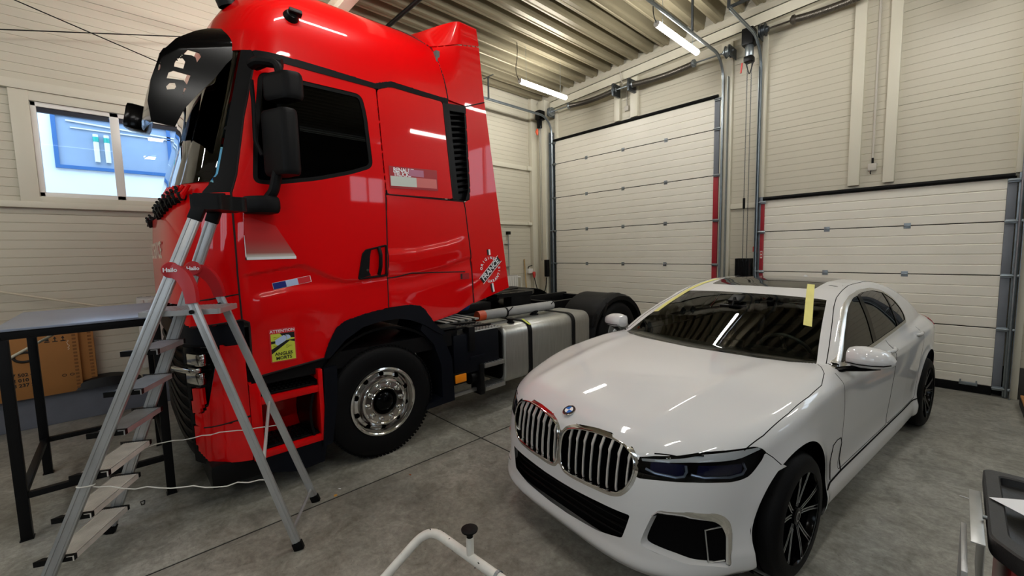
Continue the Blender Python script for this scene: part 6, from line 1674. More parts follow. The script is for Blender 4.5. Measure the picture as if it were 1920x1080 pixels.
# ---- door mirrors, handles, fin, tail lamps
for s in (1, -1):
    def msec(k, y):  # elliptical sections across the housing
        return k
    rows, rows2 = [], []
    for y, zc, h, xc, d in ((0.888, 1.082, 0.020, -0.80, 0.035), (0.896, 1.083, 0.054, -0.80, 0.085), (0.925, 1.086, 0.062, -0.795, 0.10), (0.97, 1.088, 0.066, -0.79, 0.105), (1.03, 1.087, 0.062, -0.795, 0.10), (1.08, 1.082, 0.050, -0.805, 0.085), (1.105, 1.075, 0.032, -0.815, 0.06), (1.118, 1.070, 0.010, -0.82, 0.03)):
        r = []
        for k in range(24):
            a = 2*pi*k/24; ca, sa = cos(a), sin(a)
            r.append(Vector((xc+d*math.copysign(abs(ca)**0.75, ca)*(1.0 if ca > 0 else 0.55), s*y, zc+h*math.copysign(abs(sa)**0.8, sa))))
        rows.append(r+[r[0]])
    mm_ = MB().grid(rows); mm_.add(rows[0][:-1], [list(range(24))]); mm_.add(rows[-1][:-1], [list(range(24))])
    md = cpart('door_mirror', mm_, M_CWHITE, None, 'white door mirror')
    ln_ = MB(); ln_.tube([Vector((-0.80+0.107, s*0.90, 1.058)), Vector((-0.79+0.106, s*0.97, 1.056)), Vector((-0.795+0.101, s*1.03, 1.057)), Vector((-0.805+0.086, s*1.08, 1.06)), Vector((-0.815+0.058, s*1.106, 1.064))], 0.0035, 6)
    cpart('mirror_indicator', ln_, M_DARKI, md)
    cpart('mirror_foot', MB().tube([Vector((-0.68, s*0.865, 1.0)), Vector((-0.71, s*0.90, 1.012)), Vector((-0.76, s*0.98, 1.022)), Vector((-0.79, s*1.05, 1.03))], [0.02, 0.018, 0.020, 0.012], 10), M_GLOSSB, md)
    cpart('mirror_glass', MB().box((-0.855, s*1.0, 1.085), (0.004, 0.17, 0.09), None, 0.001), M_CHROME, md)
    for x0 in (-1.60, -2.56):
        hs = [on_car(x0-0.21*t, 0.972, 1) for t in (0, 0.15, 0.5, 0.85, 1)]
        hm_ = MB().tube([Vector((p.x, s*(p.y+o), 0.972)) for p, o in zip(hs, (0.004, 0.018, 0.026, 0.02, 0.004))], [0.010, 0.014, 0.015, 0.015, 0.011], 10)
        cpart('door_handle', hm_, M_CWHITE, None)
    tl = MB(); rows = []
    for i in range(9):
        t = i/8; x = lerp(-3.62, -4.05, t)
        rows.append([Vector((x, s*(on_car(x, z, 1).y+0.004), z)) for z in (0.93, 0.965, 0.995)])
    tl.grid(rows); cpart('tail_lamp', solidify(tl, 0.006), mat('red_tail_lens', '#a01018', 0.15, coat=0.5), None)
fin = MB(); fin.grid([[Vector((-2.60-0.16*t, w*0.022*(1-t*0.3)*(1-k), on_car(-2.60-0.16*t, 0.0, 2).z-0.004+k*0.052*sin(pi*min(1, t*0.62+0.12)))) for w, k in ((-1, 0), (-0.8, 0.5), (-0.3, 0.95), (0, 1), (0.3, 0.95), (0.8, 0.5), (1, 0))] for t in [i/10 for i in range(11)]])
cpart('roof_fin', fin, M_CWHITE)

# ---- cabin
cb_ = MB()
cb_.box2((-2.95, -0.74, 0.22), (-0.75, 0.74, 0.30)); cb_.box2((-0.80, -0.78, 0.3), (-0.60, 0.78, 0.93), 0.04); cb_.box2((-2.98, -0.7, 0.3), (-2.9, 0.7, 1.05))
for s in (1, -1): cb_.box2((-2.9, s*0.80, 0.3), (-0.75, s*0.83, 0.99))
cpart('cabin_lining', cb_, M_INT)
ds = MB(); ds.grid([[Vector((x, y, z)) for x, z in ((-0.62, 0.975), (-0.78, 0.985), (-0.92, 0.985), (-1.02, 0.95), (-1.05, 0.80))] for y in np.linspace(-0.78, 0.78, 13)])
ds.box2((-1.02, 0.20, 0.95), (-0.86, 0.62, 1.015), 0.03); ds.box2((-1.0, -0.15, 0.9), (-0.96, 0.16, 1.03), 0.01)
cpart('dashboard', ds, M_INT)
sw = MB(); cxy = Vector((-1.20, 0.38, 0.93)); ax = Vector((-0.88, 0, 0.47)).normalized(); e1 = Vector((0, 1, 0)); e2 = ax.cross(e1)
sw.tube([cxy+(e1*cos(a)+e2*sin(a))*0.185 for a in [2*pi*k/36 for k in range(36)]], 0.015, 8, closed=True)
sw.lathe([(0.07, -0.01), (0.06, 0.02), (0, 0.025)], cxy, ax, 18)
for a in (0, pi, -pi/2): sw.tube([cxy, cxy+(e1*cos(a)+e2*sin(a))*0.18], 0.014, 6)
cpart('steering_wheel', sw, mat('grey_leather_rim', '#2a2a2b', 0.4))
M_QUILT = mat('dark_quilted_leather', '#26241f', 0.45, noise=0.1)
for x, ys in ((-1.75, (0.38, -0.38)), (-2.65, (0.38, -0.38))):
    for y in ys:
        st_ = MB()
        st_.box((x+0.1, y, 0.50), (0.52, 0.50, 0.18), Euler((0, radians(-8), 0)), 0.06)
        st_.box((x-0.20, y, 0.82), (0.16, 0.50, 0.62), Euler((0, radians(-16), 0)), 0.06)
        st_.box((x-0.30, y, 1.20), (0.10, 0.27, 0.20), Euler((0, radians(-10), 0)), 0.04)
        seat = cpart('car_seat', st_, M_INT)
        q_ = MB()
        for i in range(5):
            for j in range(6):
                c_ = Vector((x-0.115-0.0*j, y-0.16+0.08*i, 0.68+0.055*j)); c_.x -= (c_.z-0.68)*0.29
                q_.box(c_, (0.016, 0.055, 0.038), Euler((radians(45), radians(-16), 0)), 0.006)
        cpart('quilting', q_, M_QUILT, seat)
cpart('interior_mirror', MB().box((-1.12, 0.0, 1.27), (0.03, 0.22, 0.06), Euler((0, 0.3, 0.1)), 0.012).cyl((-1.10, 0, 1.29), (-1.14, 0, 1.36), 0.012, 8).box((-1.17, 0, 1.345), (0.12, 0.10, 0.03), Euler((0, 0.4, 0)), 0.01), M_BLACKP)

# ---- masking tape on the roof edge and windscreen
M_TAPE = mat('yellow_masking_tape', '#e6e08a', 0.7, noise=0.04, nscale=10)
def tape_strip(label, A_, B_, w, bend=0.0):
    rows = []; n = 26
    for i in range(n+1):
        t = i/n; x, y = lerp(A_[0], B_[0], t), lerp(A_[1], B_[1], t)+bend*4*t*(1-t)
        r = []
        for k in range(5):
            yy = y+(k/4-0.5)*w; p = on_car(x, abs(yy), 2); r.append(Vector((x, yy, p.z+0.0022)))
        rows.append(r)
    mb = MB().grid(rows); mb = solidify(mb, 0.0008); mb.xform(CM)
    return single('masking_tape', mb, M_TAPE, label, 'tape', loc=CM @ Vector((B_[0], B_[1], 1.2)))
tape_strip('yellow masking tape strip on the windscreen above the steering wheel', (-1.70, 0.372), (-0.99, 0.592), 0.055)
tape_strip('yellow masking tape strip running down the windscreen edge on the truck side', (-1.80, -0.50), (-0.965, -0.655), 0.05, -0.012)
# ------------------------------------------------------------------ stepladder with platform
LA, LUF, LVM, LHF, LSF, LVF, LUR, LHR, LSR, LVR = 0.501, -1.97, 2.945, 0.27, 0.401, 0.078, -0.694, 0.258, 0.311, 0.047
def LP(u, v, z): return Vector((u*sin(LA)-v*cos(LA), u*cos(LA)+v*sin(LA), z))
def Lf(sg, z): return LP(LUF+LSF*z, LVM+sg*(LHF-LVF*z), z)
def Lr(sg, z): return LP(LUR-LSR*z, LVM+sg*(LHR-LVR*z), z)
M_LALU = mat('worn_ladder_aluminium', '#b4b6b7', 0.36, 0.6, noise=0.14, nscale=9, stretch=(1, 1, 0.4))
M_STEPT = mat('grey_step_tread', '#d0cbc3', 0.5, 0.0, noise=0.12, nscale=14)
M_REDP = mat('red_ladder_plastic', '#b3141e', 0.4)
lad = thing('stepladder', 'tall aluminium stepladder with red hinge grips in front of the truck cab', 'ladder', LP((LUF+LUR)/2, LVM, 0))
latv = (LP(0, 1, 0)-LP(0, 0, 0)); cliv = (LP(1, 0, 0)-LP(0, 0, 0))
for sg in (-1, 1):
    r = MB(); a, b = Lf(sg, 0.03), Lf(sg, 2.08)
    r.bar(a, b, 0.024, 0.062, up=cliv, bev=0.003)
    r.bar(a+cliv*0.018, b+cliv*0.018, 0.030, 0.008, up=cliv); r.bar(a-cliv*0.018, b-cliv*0.018, 0.030, 0.008, up=cliv)
    part('front_rail', r, M_LALU, lad)
    part('rubber_foot', MB().bar(Lf(sg, 0.0), Lf(sg, 0.06), 0.034, 0.072, up=cliv, bev=0.004), M_BLACKR, lad)
    r = MB(); a, b = Lr(sg, 0.03), Lr(sg, 1.60)
    r.bar(a, b, 0.022, 0.045, up=cliv, bev=0.003); r.bar(a, b, 0.027, 0.014, up=cliv)
    part('rear_rail', r, M_LALU, lad)
    part('rubber_foot', MB().bar(Lr(sg, 0.0), Lr(sg, 0.05), 0.032, 0.056, up=cliv, bev=0.004), M_BLACKR, lad)
    # red hinge grip arching from the front rail to the rear rail
    p0 = Lf(sg, 1.735)-cliv*0.01; p2 = Lr(sg, 1.545); p1 = p0.lerp(p2, 0.45)+Vector((0, 0, 0.06))+cliv*0.05
    gp = bez(p0, p1, p2, 12); g_ = MB(); rows = []
    for i, p in enumerate(gp):
        d = (gp[min(i+1, 12)]-gp[max(i-1, 0)]).normalized(); n = latv.cross(d).normalized(); w = lerp(0.052, 0.034, i/12)
        rows.append([p+latv*0.022+n*w*0.8, p+latv*0.026, p+latv*0.022-n*w*0.8, p-latv*0.022-n*w*0.8, p-latv*0.026, p-latv*0.022+n*w*0.8, p+latv*0.022+n*w*0.8])
    g_.grid(rows); g_.add(rows[0][:-1], [list(range(6))]); g_.add(rows[-1][:-1], [list(range(6))])
    g_.lathe([(0.0, -0.024), (0.040, -0.024), (0.046, -0.018), (0.046, 0.018), (0.040, 0.024), (0, 0.024)], p0, latv, 24)
    hg = part('hinge_grip', g_, M_REDP, lad, 'red hinge grip')
    # lettering on the side that faces the room (the near face of either grip)
    nn = -latv; xx = cliv*0.93+Vector((0, 0, -0.0)); zz = Vector((0, 0, 1))
    o_ = p0+cliv*0.006+nn*0.034
    Mh = Matrix(((cliv.x, 0, nn.x, o_.x), (cliv.y, 0, nn.y, o_.y), (0, 1, 0, o_.z), (0, 0, 0, 1)))
    part('grip_lettering', MB().text('Hailo', 0.033, Mh, bold=0.001), M_STW, hg, smooth=0)
    part('hinge_pin', MB().cyl(p2-latv*0.028-Vector((0, 0, 0.05)), p2+latv*0.028-Vector((0, 0, 0.05)), 0.012, 12), M_BLACKP, lad)
    # clamp dent on the upper rail
    part('rail_cap', MB().bar(Lf(sg, 2.02), Lf(sg, 2.16), 0.034, 0.070, up=cliv, bev=0.006), M_BLACKP, lad)
for k in range(6):
    z = 0.19+0.219*k; u = LUF+LSF*z; hw = LHF-LVF*z-0.012
    s_ = MB()
    pts = [(u-0.065, hw), (u+0.072, hw), (u+0.072, -hw), (u-0.065, -hw)]
    s_.prism([(a, b) for a, b in pts], lambda a, b, d: LP(a, LVM+b, z+d), -0.004, 0.0)
    s_.prism([(u+0.068, hw), (u+0.074, hw), (u+0.074, -hw), (u+0.068, -hw)], lambda a, b, d: LP(a, LVM+b, z+d), -0.03, 0.0); s_.prism([(u-0.067, hw), (u-0.061, hw), (u-0.061, -hw), (u-0.067, -hw)], lambda a, b, d: LP(a, LVM+b, z+d), -0.026, 0.0)
    for i in range(13):
        uu = u-0.056+i*0.0095; s_.prism([(uu, hw*0.97), (uu+0.004, hw*0.97), (uu+0.004, -hw*0.97), (uu, -hw*0.97)], lambda a, b, d: LP(a, LVM+b, z+d), 0.0, 0.0016)
    st = part('step', s_, M_STEPT if k < 3 else M_LALU, lad)
    for sg in (-1, 1):
        v0, v1 = sg*(hw-0.004), sg*(hw+0.034)
        tri = [(u-0.085, v0), (u-0.02, v0), (u+0.076, v0), (u+0.076, v0-sg*0.02), (u-0.085, v0-sg*0.012)]
        e_ = MB().prism([(u-0.10, v0+sg*0.012), (u+0.076, v0+sg*0.002), (u+0.076, v0-sg*0.018), (u-0.075, v0-sg*0.018)], lambda a, b, d: LP(a, LVM+b, z+d), -0.028, 0.002)
        part('step_end', e_, M_BLACKP, st)
z = 1.50; hw = LHF-LVF*z-0.01
p_ = MB().prism(fillet2([(-1.47, -hw), (-1.06, -hw), (-1.06, hw), (-1.47, hw)], 0.02), lambda a, b, d: LP(a, LVM+b, z+d), -0.03, 0.0)
for i in range(20): p_.prism([(-1.455+i*0.02, -hw*0.95), (-1.447+i*0.02, -hw*0.95), (-1.447+i*0.02, hw*0.95), (-1.455+i*0.02, hw*0.95)], lambda a, b, d: LP(a, LVM+b, z+d), 0.0, 0.002)
part('platform', p_, M_LALU, lad)
t_ = MB(); hw = LHF-LVF*2.13+0.02; uc = LUF+LSF*2.13
t_.prism(fillet2([(uc-0.06, -hw), (uc+0.10, -hw), (uc+0.12, -0.03), (uc+0.18, 0.0), (uc+0.19, 0.04), (uc+0.12, hw*0.7), (uc+0.10, hw), (uc-0.06, hw)], 0.02), lambda a, b, d: LP(a, LVM+b, 2.13+d), -0.05, 0.035)
for v in (-0.08, 0.0, 0.08): t_.prism([(uc-0.05, v-0.012), (uc+0.11, v-0.012), (uc+0.11, v+0.012), (uc-0.05, v+0.012)], lambda a, b, d: LP(a, LVM+b, 2.165+d), 0.0, 0.012)
part('tool_tray', t_, M_BLACKP, lad, 'black tool tray on top')
for z0, z1 in ((0.12, 0.12), (0.62, 0.60)):
    part('rear_brace', MB().tube([Lr(-1, z0 if z0 < 0.3 else 0.55), Lr(1, z0 if z0 < 0.3 else 0.80)], 0.010, 8) if z0 > 0.3 else MB().tube([Lr(-1, 0.12), Lr(1, 0.10)], 0.010, 8), M_LALU, lad)
def cord(a, b, sag, n=16, wob=0.01):
    rnd = random.Random(int(abs(a.x)*1000)); pts = []
    for i in range(n+1):
        t = i/n; p = a.lerp(b, t); p.z -= sag*4*t*(1-t)+wob*rnd.uniform(-1, 1)*(1 if 0 < i < n else 0); pts.append(p)
    return pts
M_CORD = mat('white_cord', '#d9d7d0', 0.7)
part('spreader_cord', MB().tube(cord(Lf(-1, 0.57), Lr(-1, 0.46), 0.03), 0.0035, 6).tube([Lf(-1, 0.57)+latv*0.018*cos(a)+cliv*0.04*sin(a) for a in [2*pi*i/14 for i in range(14)]], 0.004, 6, closed=True), M_CORD, lad, 'white cord tied between the near rails')
part('spreader_cord', MB().tube(cord(Lf(1, 0.57), Lr(1, 0.62), -0.01), 0.0035, 6), M_CORD, lad, 'white cord tied between the far rails')

# ------------------------------------------------------------------ high steel workbench
bx0, bx1, by0, by1, bz = -5.235, -4.075, -0.565, 0.170, 1.385
bn = thing('steel_workbench', 'tall black steel workbench with a blue-grey top left of the ladder', 'workbench', ((bx0+bx1)/2, (by0+by1)/2, 0))
part('bench_top', MB().box2((bx0-0.04, by0-0.035, bz-0.016), (bx1+0.04, by1+0.035, bz), 0.003), mat('blue_grey_bench_sheet', '#8f98ab', 0.28, 0.35, noise=0.08, nscale=3), bn, 'blue-grey sheet metal top')
fr = MB()
for y in (by0, by1): fr.box2((bx0, y-0.025, bz-0.07), (bx1, y+0.025, bz-0.016), 0.004)
for x in (bx0, bx1): fr.box2((x-0.025, by0, bz-0.07), (x+0.025, by1, bz-0.016), 0.004)
part('top_frame', fr, M_BLACKM, bn)
for x in (bx0, bx1):
    for y in (by0, by1):
        part('leg', MB().box2((x-0.027, y-0.027, 0.006), (x+0.027, y+0.027, bz-0.07), 0.004), M_BLACKM, bn)
        part('foot_plate', MB().box2((x-0.032, y-0.032, 0.0), (x+0.032, y+0.032, 0.008), 0.002), M_BLACKM, bn)
for a, b in (((bx0, by0), (bx0, by1)), ((bx1, by0), (bx1, by1)), ((bx0, by0), (bx1, by0)), ((bx0, by1), (bx1, by1))):
    part('stretcher', MB().bar((a[0], a[1], 0.29), (b[0], b[1], 0.29), 0.04, 0.04, bev=0.004), M_BLACKM, bn)

# ------------------------------------------------------------------ flattened cardboard boxes against the wall
M_CARD = mat('brown_cardboard', '#a5713a', 0.75, noise=0.06, nscale=3, bump=0.08, bscale=90)
M_CARDD = mat('shaded_cardboard_edge', '#7d5228', 0.8, noise=0.1, nscale=20)
M_INK = mat('black_print', '#17130f', 0.7); M_CHALK = mat('white_marker', '#e0d6c4', 0.7)
def card(label, x, y0, y1, z0, z1, print_=False):
    t = thing('cardboard_box', label, 'box', (x, (y0+y1)/2, z0))
    part('panel', MB().box2((x-0.035, y0, z0), (x, y1, z1), 0.006), M_CARD, t)
    e = MB()
    for i in range(17): e.box2((x-0.012, y1-0.05, z0+0.03+i*(z1-z0-0.06)/17), (x+0.004, y1-0.018, z0+0.03+(i+0.62)*(z1-z0-0.06)/17), 0.006)
    part('stapled_edge', e, M_CARDD, t)
    if print_:
        M0 = lambda y, z: Matrix(((0, 0, 1, x+0.001), (1, 0, 0, y), (0, 1, 0, z), (0, 0, 0, 1)))
        p = MB()
        for i, s in enumerate(('N. 17 502 4', 'N. 32 010 1', 'N. 88 237 2')): p.text(s, 0.05, M0(-0.86, 0.61-0.055*i), bold=0.0016)
        ring = [(0.075*cos(a), 0.05*sin(a)) for a in [2*pi*i/32 for i in range(32)]]
        rr = [M0(-0.79, 0.80) @ Vector((a, b, 0)) for a, b in ring]; p.tube(rr, 0.014, 6, closed=True)
        p.prism([(-0.93, 0.79), (-0.86, 0.79), (-0.86, 0.81), (-0.93, 0.81)], lambda u, v, d: (x+d, u, v), 0, 0.001)
        for yy in (-0.62, -0.56, -0.50):
            p.prism([(yy-0.02, 0.925), (yy+0.02, 0.925), (yy+0.02, 0.935), (yy-0.02, 0.935)], lambda u, v, d: (x+d, u, v), 0, 0.001)
            p.prism([(yy-0.016, 0.94), (yy+0.016, 0.94), (yy+0.012, 0.975), (yy-0.012, 0.975)] if yy < -0.6 else [(yy-0.004, 0.935), (yy+0.004, 0.935), (yy+0.004, 0.96), (yy+0.014, 0.96), (yy, 0.985), (yy-0.014, 0.96), (yy-0.004, 0.96)], lambda u, v, d: (x+d, u, v), 0, 0.001)
        for yy in (-0.52, -0.46):
            p.tube([(x+0.001, yy+0.016*cos(a), 0.545+0.012*sin(a)) for a in [2*pi*i/16 for i in range(16)]], 0.003, 5, closed=True)
        part('printing', p, M_INK, t, smooth=0)
        q = MB(); rnd = random.Random(5); z = 1.03
        q.tube([(x+0.001, -0.64+0.012*i, z+rnd.uniform(-0.02, 0.02)) for i in range(14)], 0.002, 5)
        q.tube([(x+0.001, -0.465+rnd.uniform(-0.01, 0.01), 0.93-0.012*i) for i in range(10)], 0.002, 5)
        part('marker_scribble', q, M_CHALK, t, smooth=0)
    return t
card('brown cardboard panel with black printing and white scribbles behind the workbench', -6.695, -1.25, -0.385, 0.347, 1.075, True)
card('plain brown cardboard panel tucked behind the printed one', -6.735, -0.95, -0.265, 0.347, 1.085)
M_TRIMB = mat('matt_black_trim', '#0c0c0d', 0.5)
tb_ = MB()
tb_.grid([[Vector((-6.72+0.05*sin(t*pi), lerp(-0.50, 0.10, t), 0.35)), Vector((-6.73+0.05*sin(t*pi), lerp(-0.50, 0.10, t), 0.35+0.10*sin(t*pi)**0.6)), Vector((-6.79, lerp(-0.50, 0.10, t), 0.37+0.10*sin(t*pi)**0.6))] for t in [i/16 for i in range(17)]])
single('plastic_trim_piece', solidify(tb_, 0.012), M_TRIMB, 'bent black plastic trim piece lying on the wall ledge beside the cardboard', 'trim piece', loc=(-6.75, -0.2, 0.35))
M_ROD = mat('beige_rod', '#cfc6b0', 0.45)
single('beige_rod', MB().cyl((-6.70, -1.85, 1.80), (-6.70, 1.35, 0.79), 0.011, 10), M_ROD, 'thin beige rod sloping down to the right above the workbench', 'rod', loc=(-6.7, 0, 0.8))
single('beige_rod', MB().cyl((-5.42, -1.75, 0.36), (-5.29, -0.18, 1.34), 0.011, 10), M_ROD, 'thin beige rod leaning up against the underside of the workbench', 'rod', loc=(-5.4, -1.7, 0.4))

# ------------------------------------------------------------------ white tubular stand in front
M_WPAINT = mat('chipped_white_paint', '#dcdad3', 0.4, noise=0.05, nscale=30)
sd = thing('tube_stand', 'white chipped tubular stand with a black rubber pad at the bottom edge', 'stand', (-1.25, 0.7, 0))
A_ = Vector((-1.535, 0.905, 0.60)); Bf = Vector((-1.66, 0.02, 0.0)); Cc = Vector((-0.62, 0.97, 0.60)); Df = Vector((-0.60, 0.05, 0.0))
path = fillet([Bf, A_, Cc, Df], 0.09, 8)
part('bent_tube', MB().tube(path, 0.0185, 16), M_WPAINT, sd)
pb_ = Vector((-1.262, 0.925, 0.60))
part('pad_post', MB().cyl(pb_, pb_+Vector((0, 0, 0.085)), 0.015, 14), M_WPAINT, sd)
part('rubber_pad', MB().lathe([(0.013, 0.075), (0.013, 0.10), (0.018, 0.108), (0.032, 0.112), (0.033, 0.118), (0.026, 0.121), (0.0, 0.119)], pb_, (0, 0, 1), 24), M_BLACKR, sd)
part('tube_collar', MB().lathe([(0.0195, -0.006), (0.0225, -0.006), (0.0225, 0.006), (0.0195, 0.006)], Vector((-1.11, 0.936, 0.60)), (1, 0.07, 0), 18), M_GALV, sd)
ch = MB(); rnd = random.Random(9)
for i in range(26):
    t = rnd.random(); p = A_.lerp(Cc, t*0.6) if rnd.random() < 0.6 else A_.lerp(Bf, t*0.5)
    a = rnd.uniform(0, 2*pi); ch.box(p+Vector((0, 0.0186*cos(a), 0.0186*sin(a))), (0.007*rnd.uniform(.4, 1.6), 0.0022, 0.0035), Euler((a, rnd.uniform(-1, 1), 0)))
part('paint_chip', ch, M_BLACKM, sd)
part('spreader_tube', MB().cyl((-1.64, 0.16, 0.09), (-0.60, 0.18, 0.09), 0.015, 12), M_WPAINT, sd)

# ------------------------------------------------------------------ tool trolley at the right edge
tr = thing('tool_trolley', 'red tool trolley with a black plastic tray top at the right edge', 'trolley', (0.45, 2.45, 0))
tz = 0.75; X0, X1, Y0, Y1 = 0.125, 0.86, 2.09, 2.85
ol = fillet2([(X0, Y0+0.10), (X0+0.07, Y0), (X1-0.07, Y0), (X1, Y0+0.10), (X1, Y1), (X0, Y1)], 0.03, 4); n = len(ol); cx, cy = (X0+X1)/2, (Y0+Y1)/2
sc_ = lambda k, z: [Vector((cx+(x-cx)*k, cy+(y-cy)*k, z)) for x, y in ol+[ol[0]]]
ty = MB().grid([sc_(0.99, tz-0.07), sc_(1.0, tz-0.06), sc_(1.0, tz-0.006), sc_(0.985, tz), sc_(0.88, tz), sc_(0.865, tz-0.006), sc_(0.855, tz-0.035), sc_(0.80, tz-0.04), sc_(0.02, tz-0.04)])
ty.add(sc_(0.99, tz-0.07)[:-1], [list(range(n))])
part('tray_top', ty, mat('scuffed_black_plastic', '#1d1d1e', 0.5, noise=0.2, nscale=20, bump=0.25, bscale=150), tr, 'scuffed black tray top')
part('tray_slot', MB().box2((X0+0.13, Y0+0.055, tz-0.03), (X0+0.48, Y0+0.10, tz+0.004), 0.008), M_BLACKP, tr)
part('cabinet', MB().box2((X0+0.05, Y0+0.06, 0.12), (X1-0.05, Y1-0.04, tz-0.065), 0.008), mat('dark_red_enamel', '#7d1519', 0.35), tr, 'dark red cabinet')
dm = MB()
for i in range(4): part('drawer', MB().box2((X0+0.085, Y0+0.045, 0.16+i*0.13), (X1-0.085, Y0+0.062, 0.275+i*0.13), 0.004), MATS['dark_red_enamel'], tr)
for x in (X0+0.12, X1-0.12):
    for y in (Y0+0.14, Y1-0.12): part('castor', MB().cyl((x-0.015, y, 0.06), (x+0.015, y, 0.06), 0.06, 18).box2((x-0.025, y-0.03, 0.09), (x+0.025, y+0.03, 0.125), 0.004), M_BLACKR, tr)
al = MB()
al.box2((X0-0.012, 2.16, 0.40), (X0-0.009, 2.63, 0.72)); al.box2((X0-0.045, 2.16, 0.717), (X0-0.009, 2.63, 0.722), 0.001)
part('side_plate', al, M_ALUP, tr, 'bare aluminium plate on the trolley side')
part('side_plate', MB().box2((X0-0.066, 2.05, 0.30), (X0-0.05, 2.42, 0.66), 0.002).box2((X0-0.062, 2.05, 0.30), (X0+0.05, 2.07, 0.40), 0.002), M_LALU, tr, 'outer aluminium bracket')
part('side_bolt', MB().cyl((X0-0.012, 2.36, 0.735), (X0+0.0, 2.36, 0.735), 0.008, 10), M_GALV, tr)
pp = [(X0+0.008, 2.515), (X0+0.19, 2.63), (X0+0.42, 2.62), (X0+0.40, 2.36), (X0+0.20, 2.31), (X0+0.11, 2.405)]
pm = MB().prism(pp, lambda u, v, d: (u, v, tz+0.0045+d+0.006*sin((u-X0)*9)), 0.0, 0.0006)
single('paper_sheet', pm, M_STW, 'white sheet of paper lying on the black trolley tray', 'paper', loc=(X0+0.2, 2.45, tz+0.005))
single('thin_rod_tool', MB().cyl((X0+0.17, 2.74, tz-0.028), (X0+0.42, 2.68, tz-0.028), 0.005, 8), M_CHROME, 'thin bright metal tool lying in the black trolley tray', 'tool', loc=(X0+0.25, 2.72, tz-0.03))

# ------------------------------------------------------------------ bits on the floor
def leaf(label, x, y, sz, m, rz):
    pl = [(0, -1), (0.35, -0.5), (0.9, -0.35), (0.5, 0.0), (0.8, 0.5), (0.3, 0.45), (0, 1), (-0.3, 0.45), (-0.8, 0.5), (-0.5, 0.0), (-0.9, -0.35), (-0.35, -0.5)]
    R2 = Matrix.Rotation(rz, 2)
    mb = MB(); P = [R2 @ Vector((a*sz, b*sz)) for a, b in pl]
    vs = [Vector((x, y, 0.006))]+[Vector((x+p.x, y+p.y, 0.002+0.006*abs(sin(3*i)))) for i, p in enumerate(P)]
    mb.add(vs, [(0, 1+i, 1+(i+1) % len(P)) for i in range(len(P))])
    return single('dry_leaf', solidify(mb, 0.0008), m, label, 'leaf', loc=(x, y, 0))
leaf('yellow dry leaf on the floor near the ladder feet', -3.112, 1.057, 0.016, mat('yellow_leaf', '#c08a35', 0.7, noise=0.2), 0.4)
leaf('small reddish dry leaf on the floor between the truck wheel and the stand', -2.972, 1.602, 0.012, mat('red_leaf', '#a3603a', 0.7, noise=0.2), 1.2)
single('paper_scrap', MB().box((-3.185, 1.115, 0.002), (0.02, 0.008, 0.002), Euler((0, 0, 0.6))), M_STW, 'tiny white paper scrap on the floor beside the ladder foot', 'scrap', loc=(-3.185, 1.115, 0))
single('plastic_strip', MB().box((0.117, 4.21, 0.003), (0.06, 0.008, 0.003), Euler((0, 0, -0.2)), 0.001), M_STW, 'short white plastic strip on the floor right of the car', 'strip', loc=(0.117, 4.21, 0))
single('wire_clip', MB().tube([(-4.05+0.03*a, 0.0+0.012*b, 0.004) for a, b in ((-1, -1), (1, -0.6), (1, 0.6), (-1, 1))], 0.003, 6, closed=True), M_BLACKP, 'small black wire clip on the floor between bench and ladder', 'clip', loc=(-4.05, 0.0, 0))
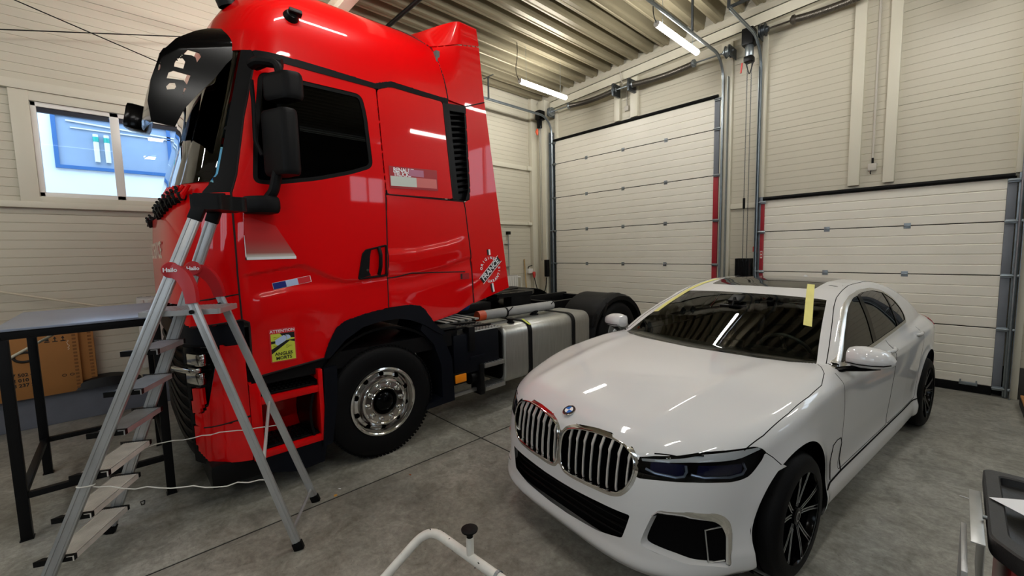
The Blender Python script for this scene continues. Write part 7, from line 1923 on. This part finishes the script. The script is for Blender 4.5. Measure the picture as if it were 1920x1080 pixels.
# ------------------------------------------------------------------ lamps and daylight
def lamp(x, y, first=None, label=None, vis=True):
    z = 4.65
    t = thing('ceiling_lamp', label, 'lamp', (x, y, z), group='tube lamps under the roof')
    d = MB().tube([(x, y-0.60, z), (x, y-0.597, z), (x, y+0.597, z), (x, y+0.60, z)], [0.03, 0.038, 0.038, 0.03], 16)
    part('diffuser', d, M_TUBE, t)
    c = MB()
    for s in (-1, 1): c.tube([(x, y+s*0.6, z), (x, y+s*0.612, z), (x, y+s*0.62, z)], [0.04, 0.04, 0.02], 16)
    part('end_cap', c, M_WHITEP, t)
    w = MB()
    for s in (-1, 1):
        w.tube([(x, y+s*0.45, z+0.035), (x, y+s*0.45, ceil_z(x)+0.02)], 0.003, 6)
    part('hanger_wire', w, M_GALV, t)
    cb = MB(); cb.tube(bez((x, y-0.61, z), (x-0.02, y-0.72, z+0.12), (x+0.01, y-0.68, z+0.3))+bez((x+0.01, y-0.68, z+0.3), (x+0.02, y-0.66, z+0.45), (x, y-0.66, ceil_z(x)+0.02))[1:], 0.006, 6)
    part('power_cable', cb, M_BLACKP, t)
    return t
LL = {(-5.22, 5.79): 'lit tube lamp hanging between the truck cab and the tall door',
      (-2.79, 5.86): 'lit tube lamp hanging beside the right track of the tall door',
      (-5.17, 1.36): 'lit tube lamp above the red truck roof'}
for x in (-5.2, -2.79, -0.35, 2.1):
    for y in (-3.3, 1.36, 5.82):
        key = min(LL, key=lambda k: abs(k[0]-x)+abs(k[1]-y)); lab = 'lit tube lamp out of frame under the roof of the hall'
        px, py = x, y
        if abs(key[0]-x)+abs(key[1]-y) < 0.2: lab = LL[key]; px, py = key
        if (x, y) == (-0.35, 5.82): px, py = -0.1, 5.75
        lamp(px, py, label=lab)

w = bpy.data.worlds.new('daylight'); SC.world = w; w.use_nodes = True
bg = w.node_tree.nodes['Background']; bg.inputs['Color'].default_value = (0.72, 0.86, 1.0, 1); bg.inputs['Strength'].default_value = 4.5
SC.view_settings.view_transform = 'Standard'; SC.view_settings.look = 'None'
SC.view_settings.exposure = 0.0; SC.view_settings.gamma = 1.0; SC.view_settings.use_curve_mapping = False
SC.cycles.use_denoising = True
SC.cycles.max_bounces = 8; SC.cycles.transparent_max_bounces = 16; SC.cycles.glossy_bounces = 4; SC.cycles.diffuse_bounces = 5
SC.cycles.sample_clamp_indirect = 8.0; SC.cycles.caustics_reflective = False; SC.cycles.caustics_refractive = False
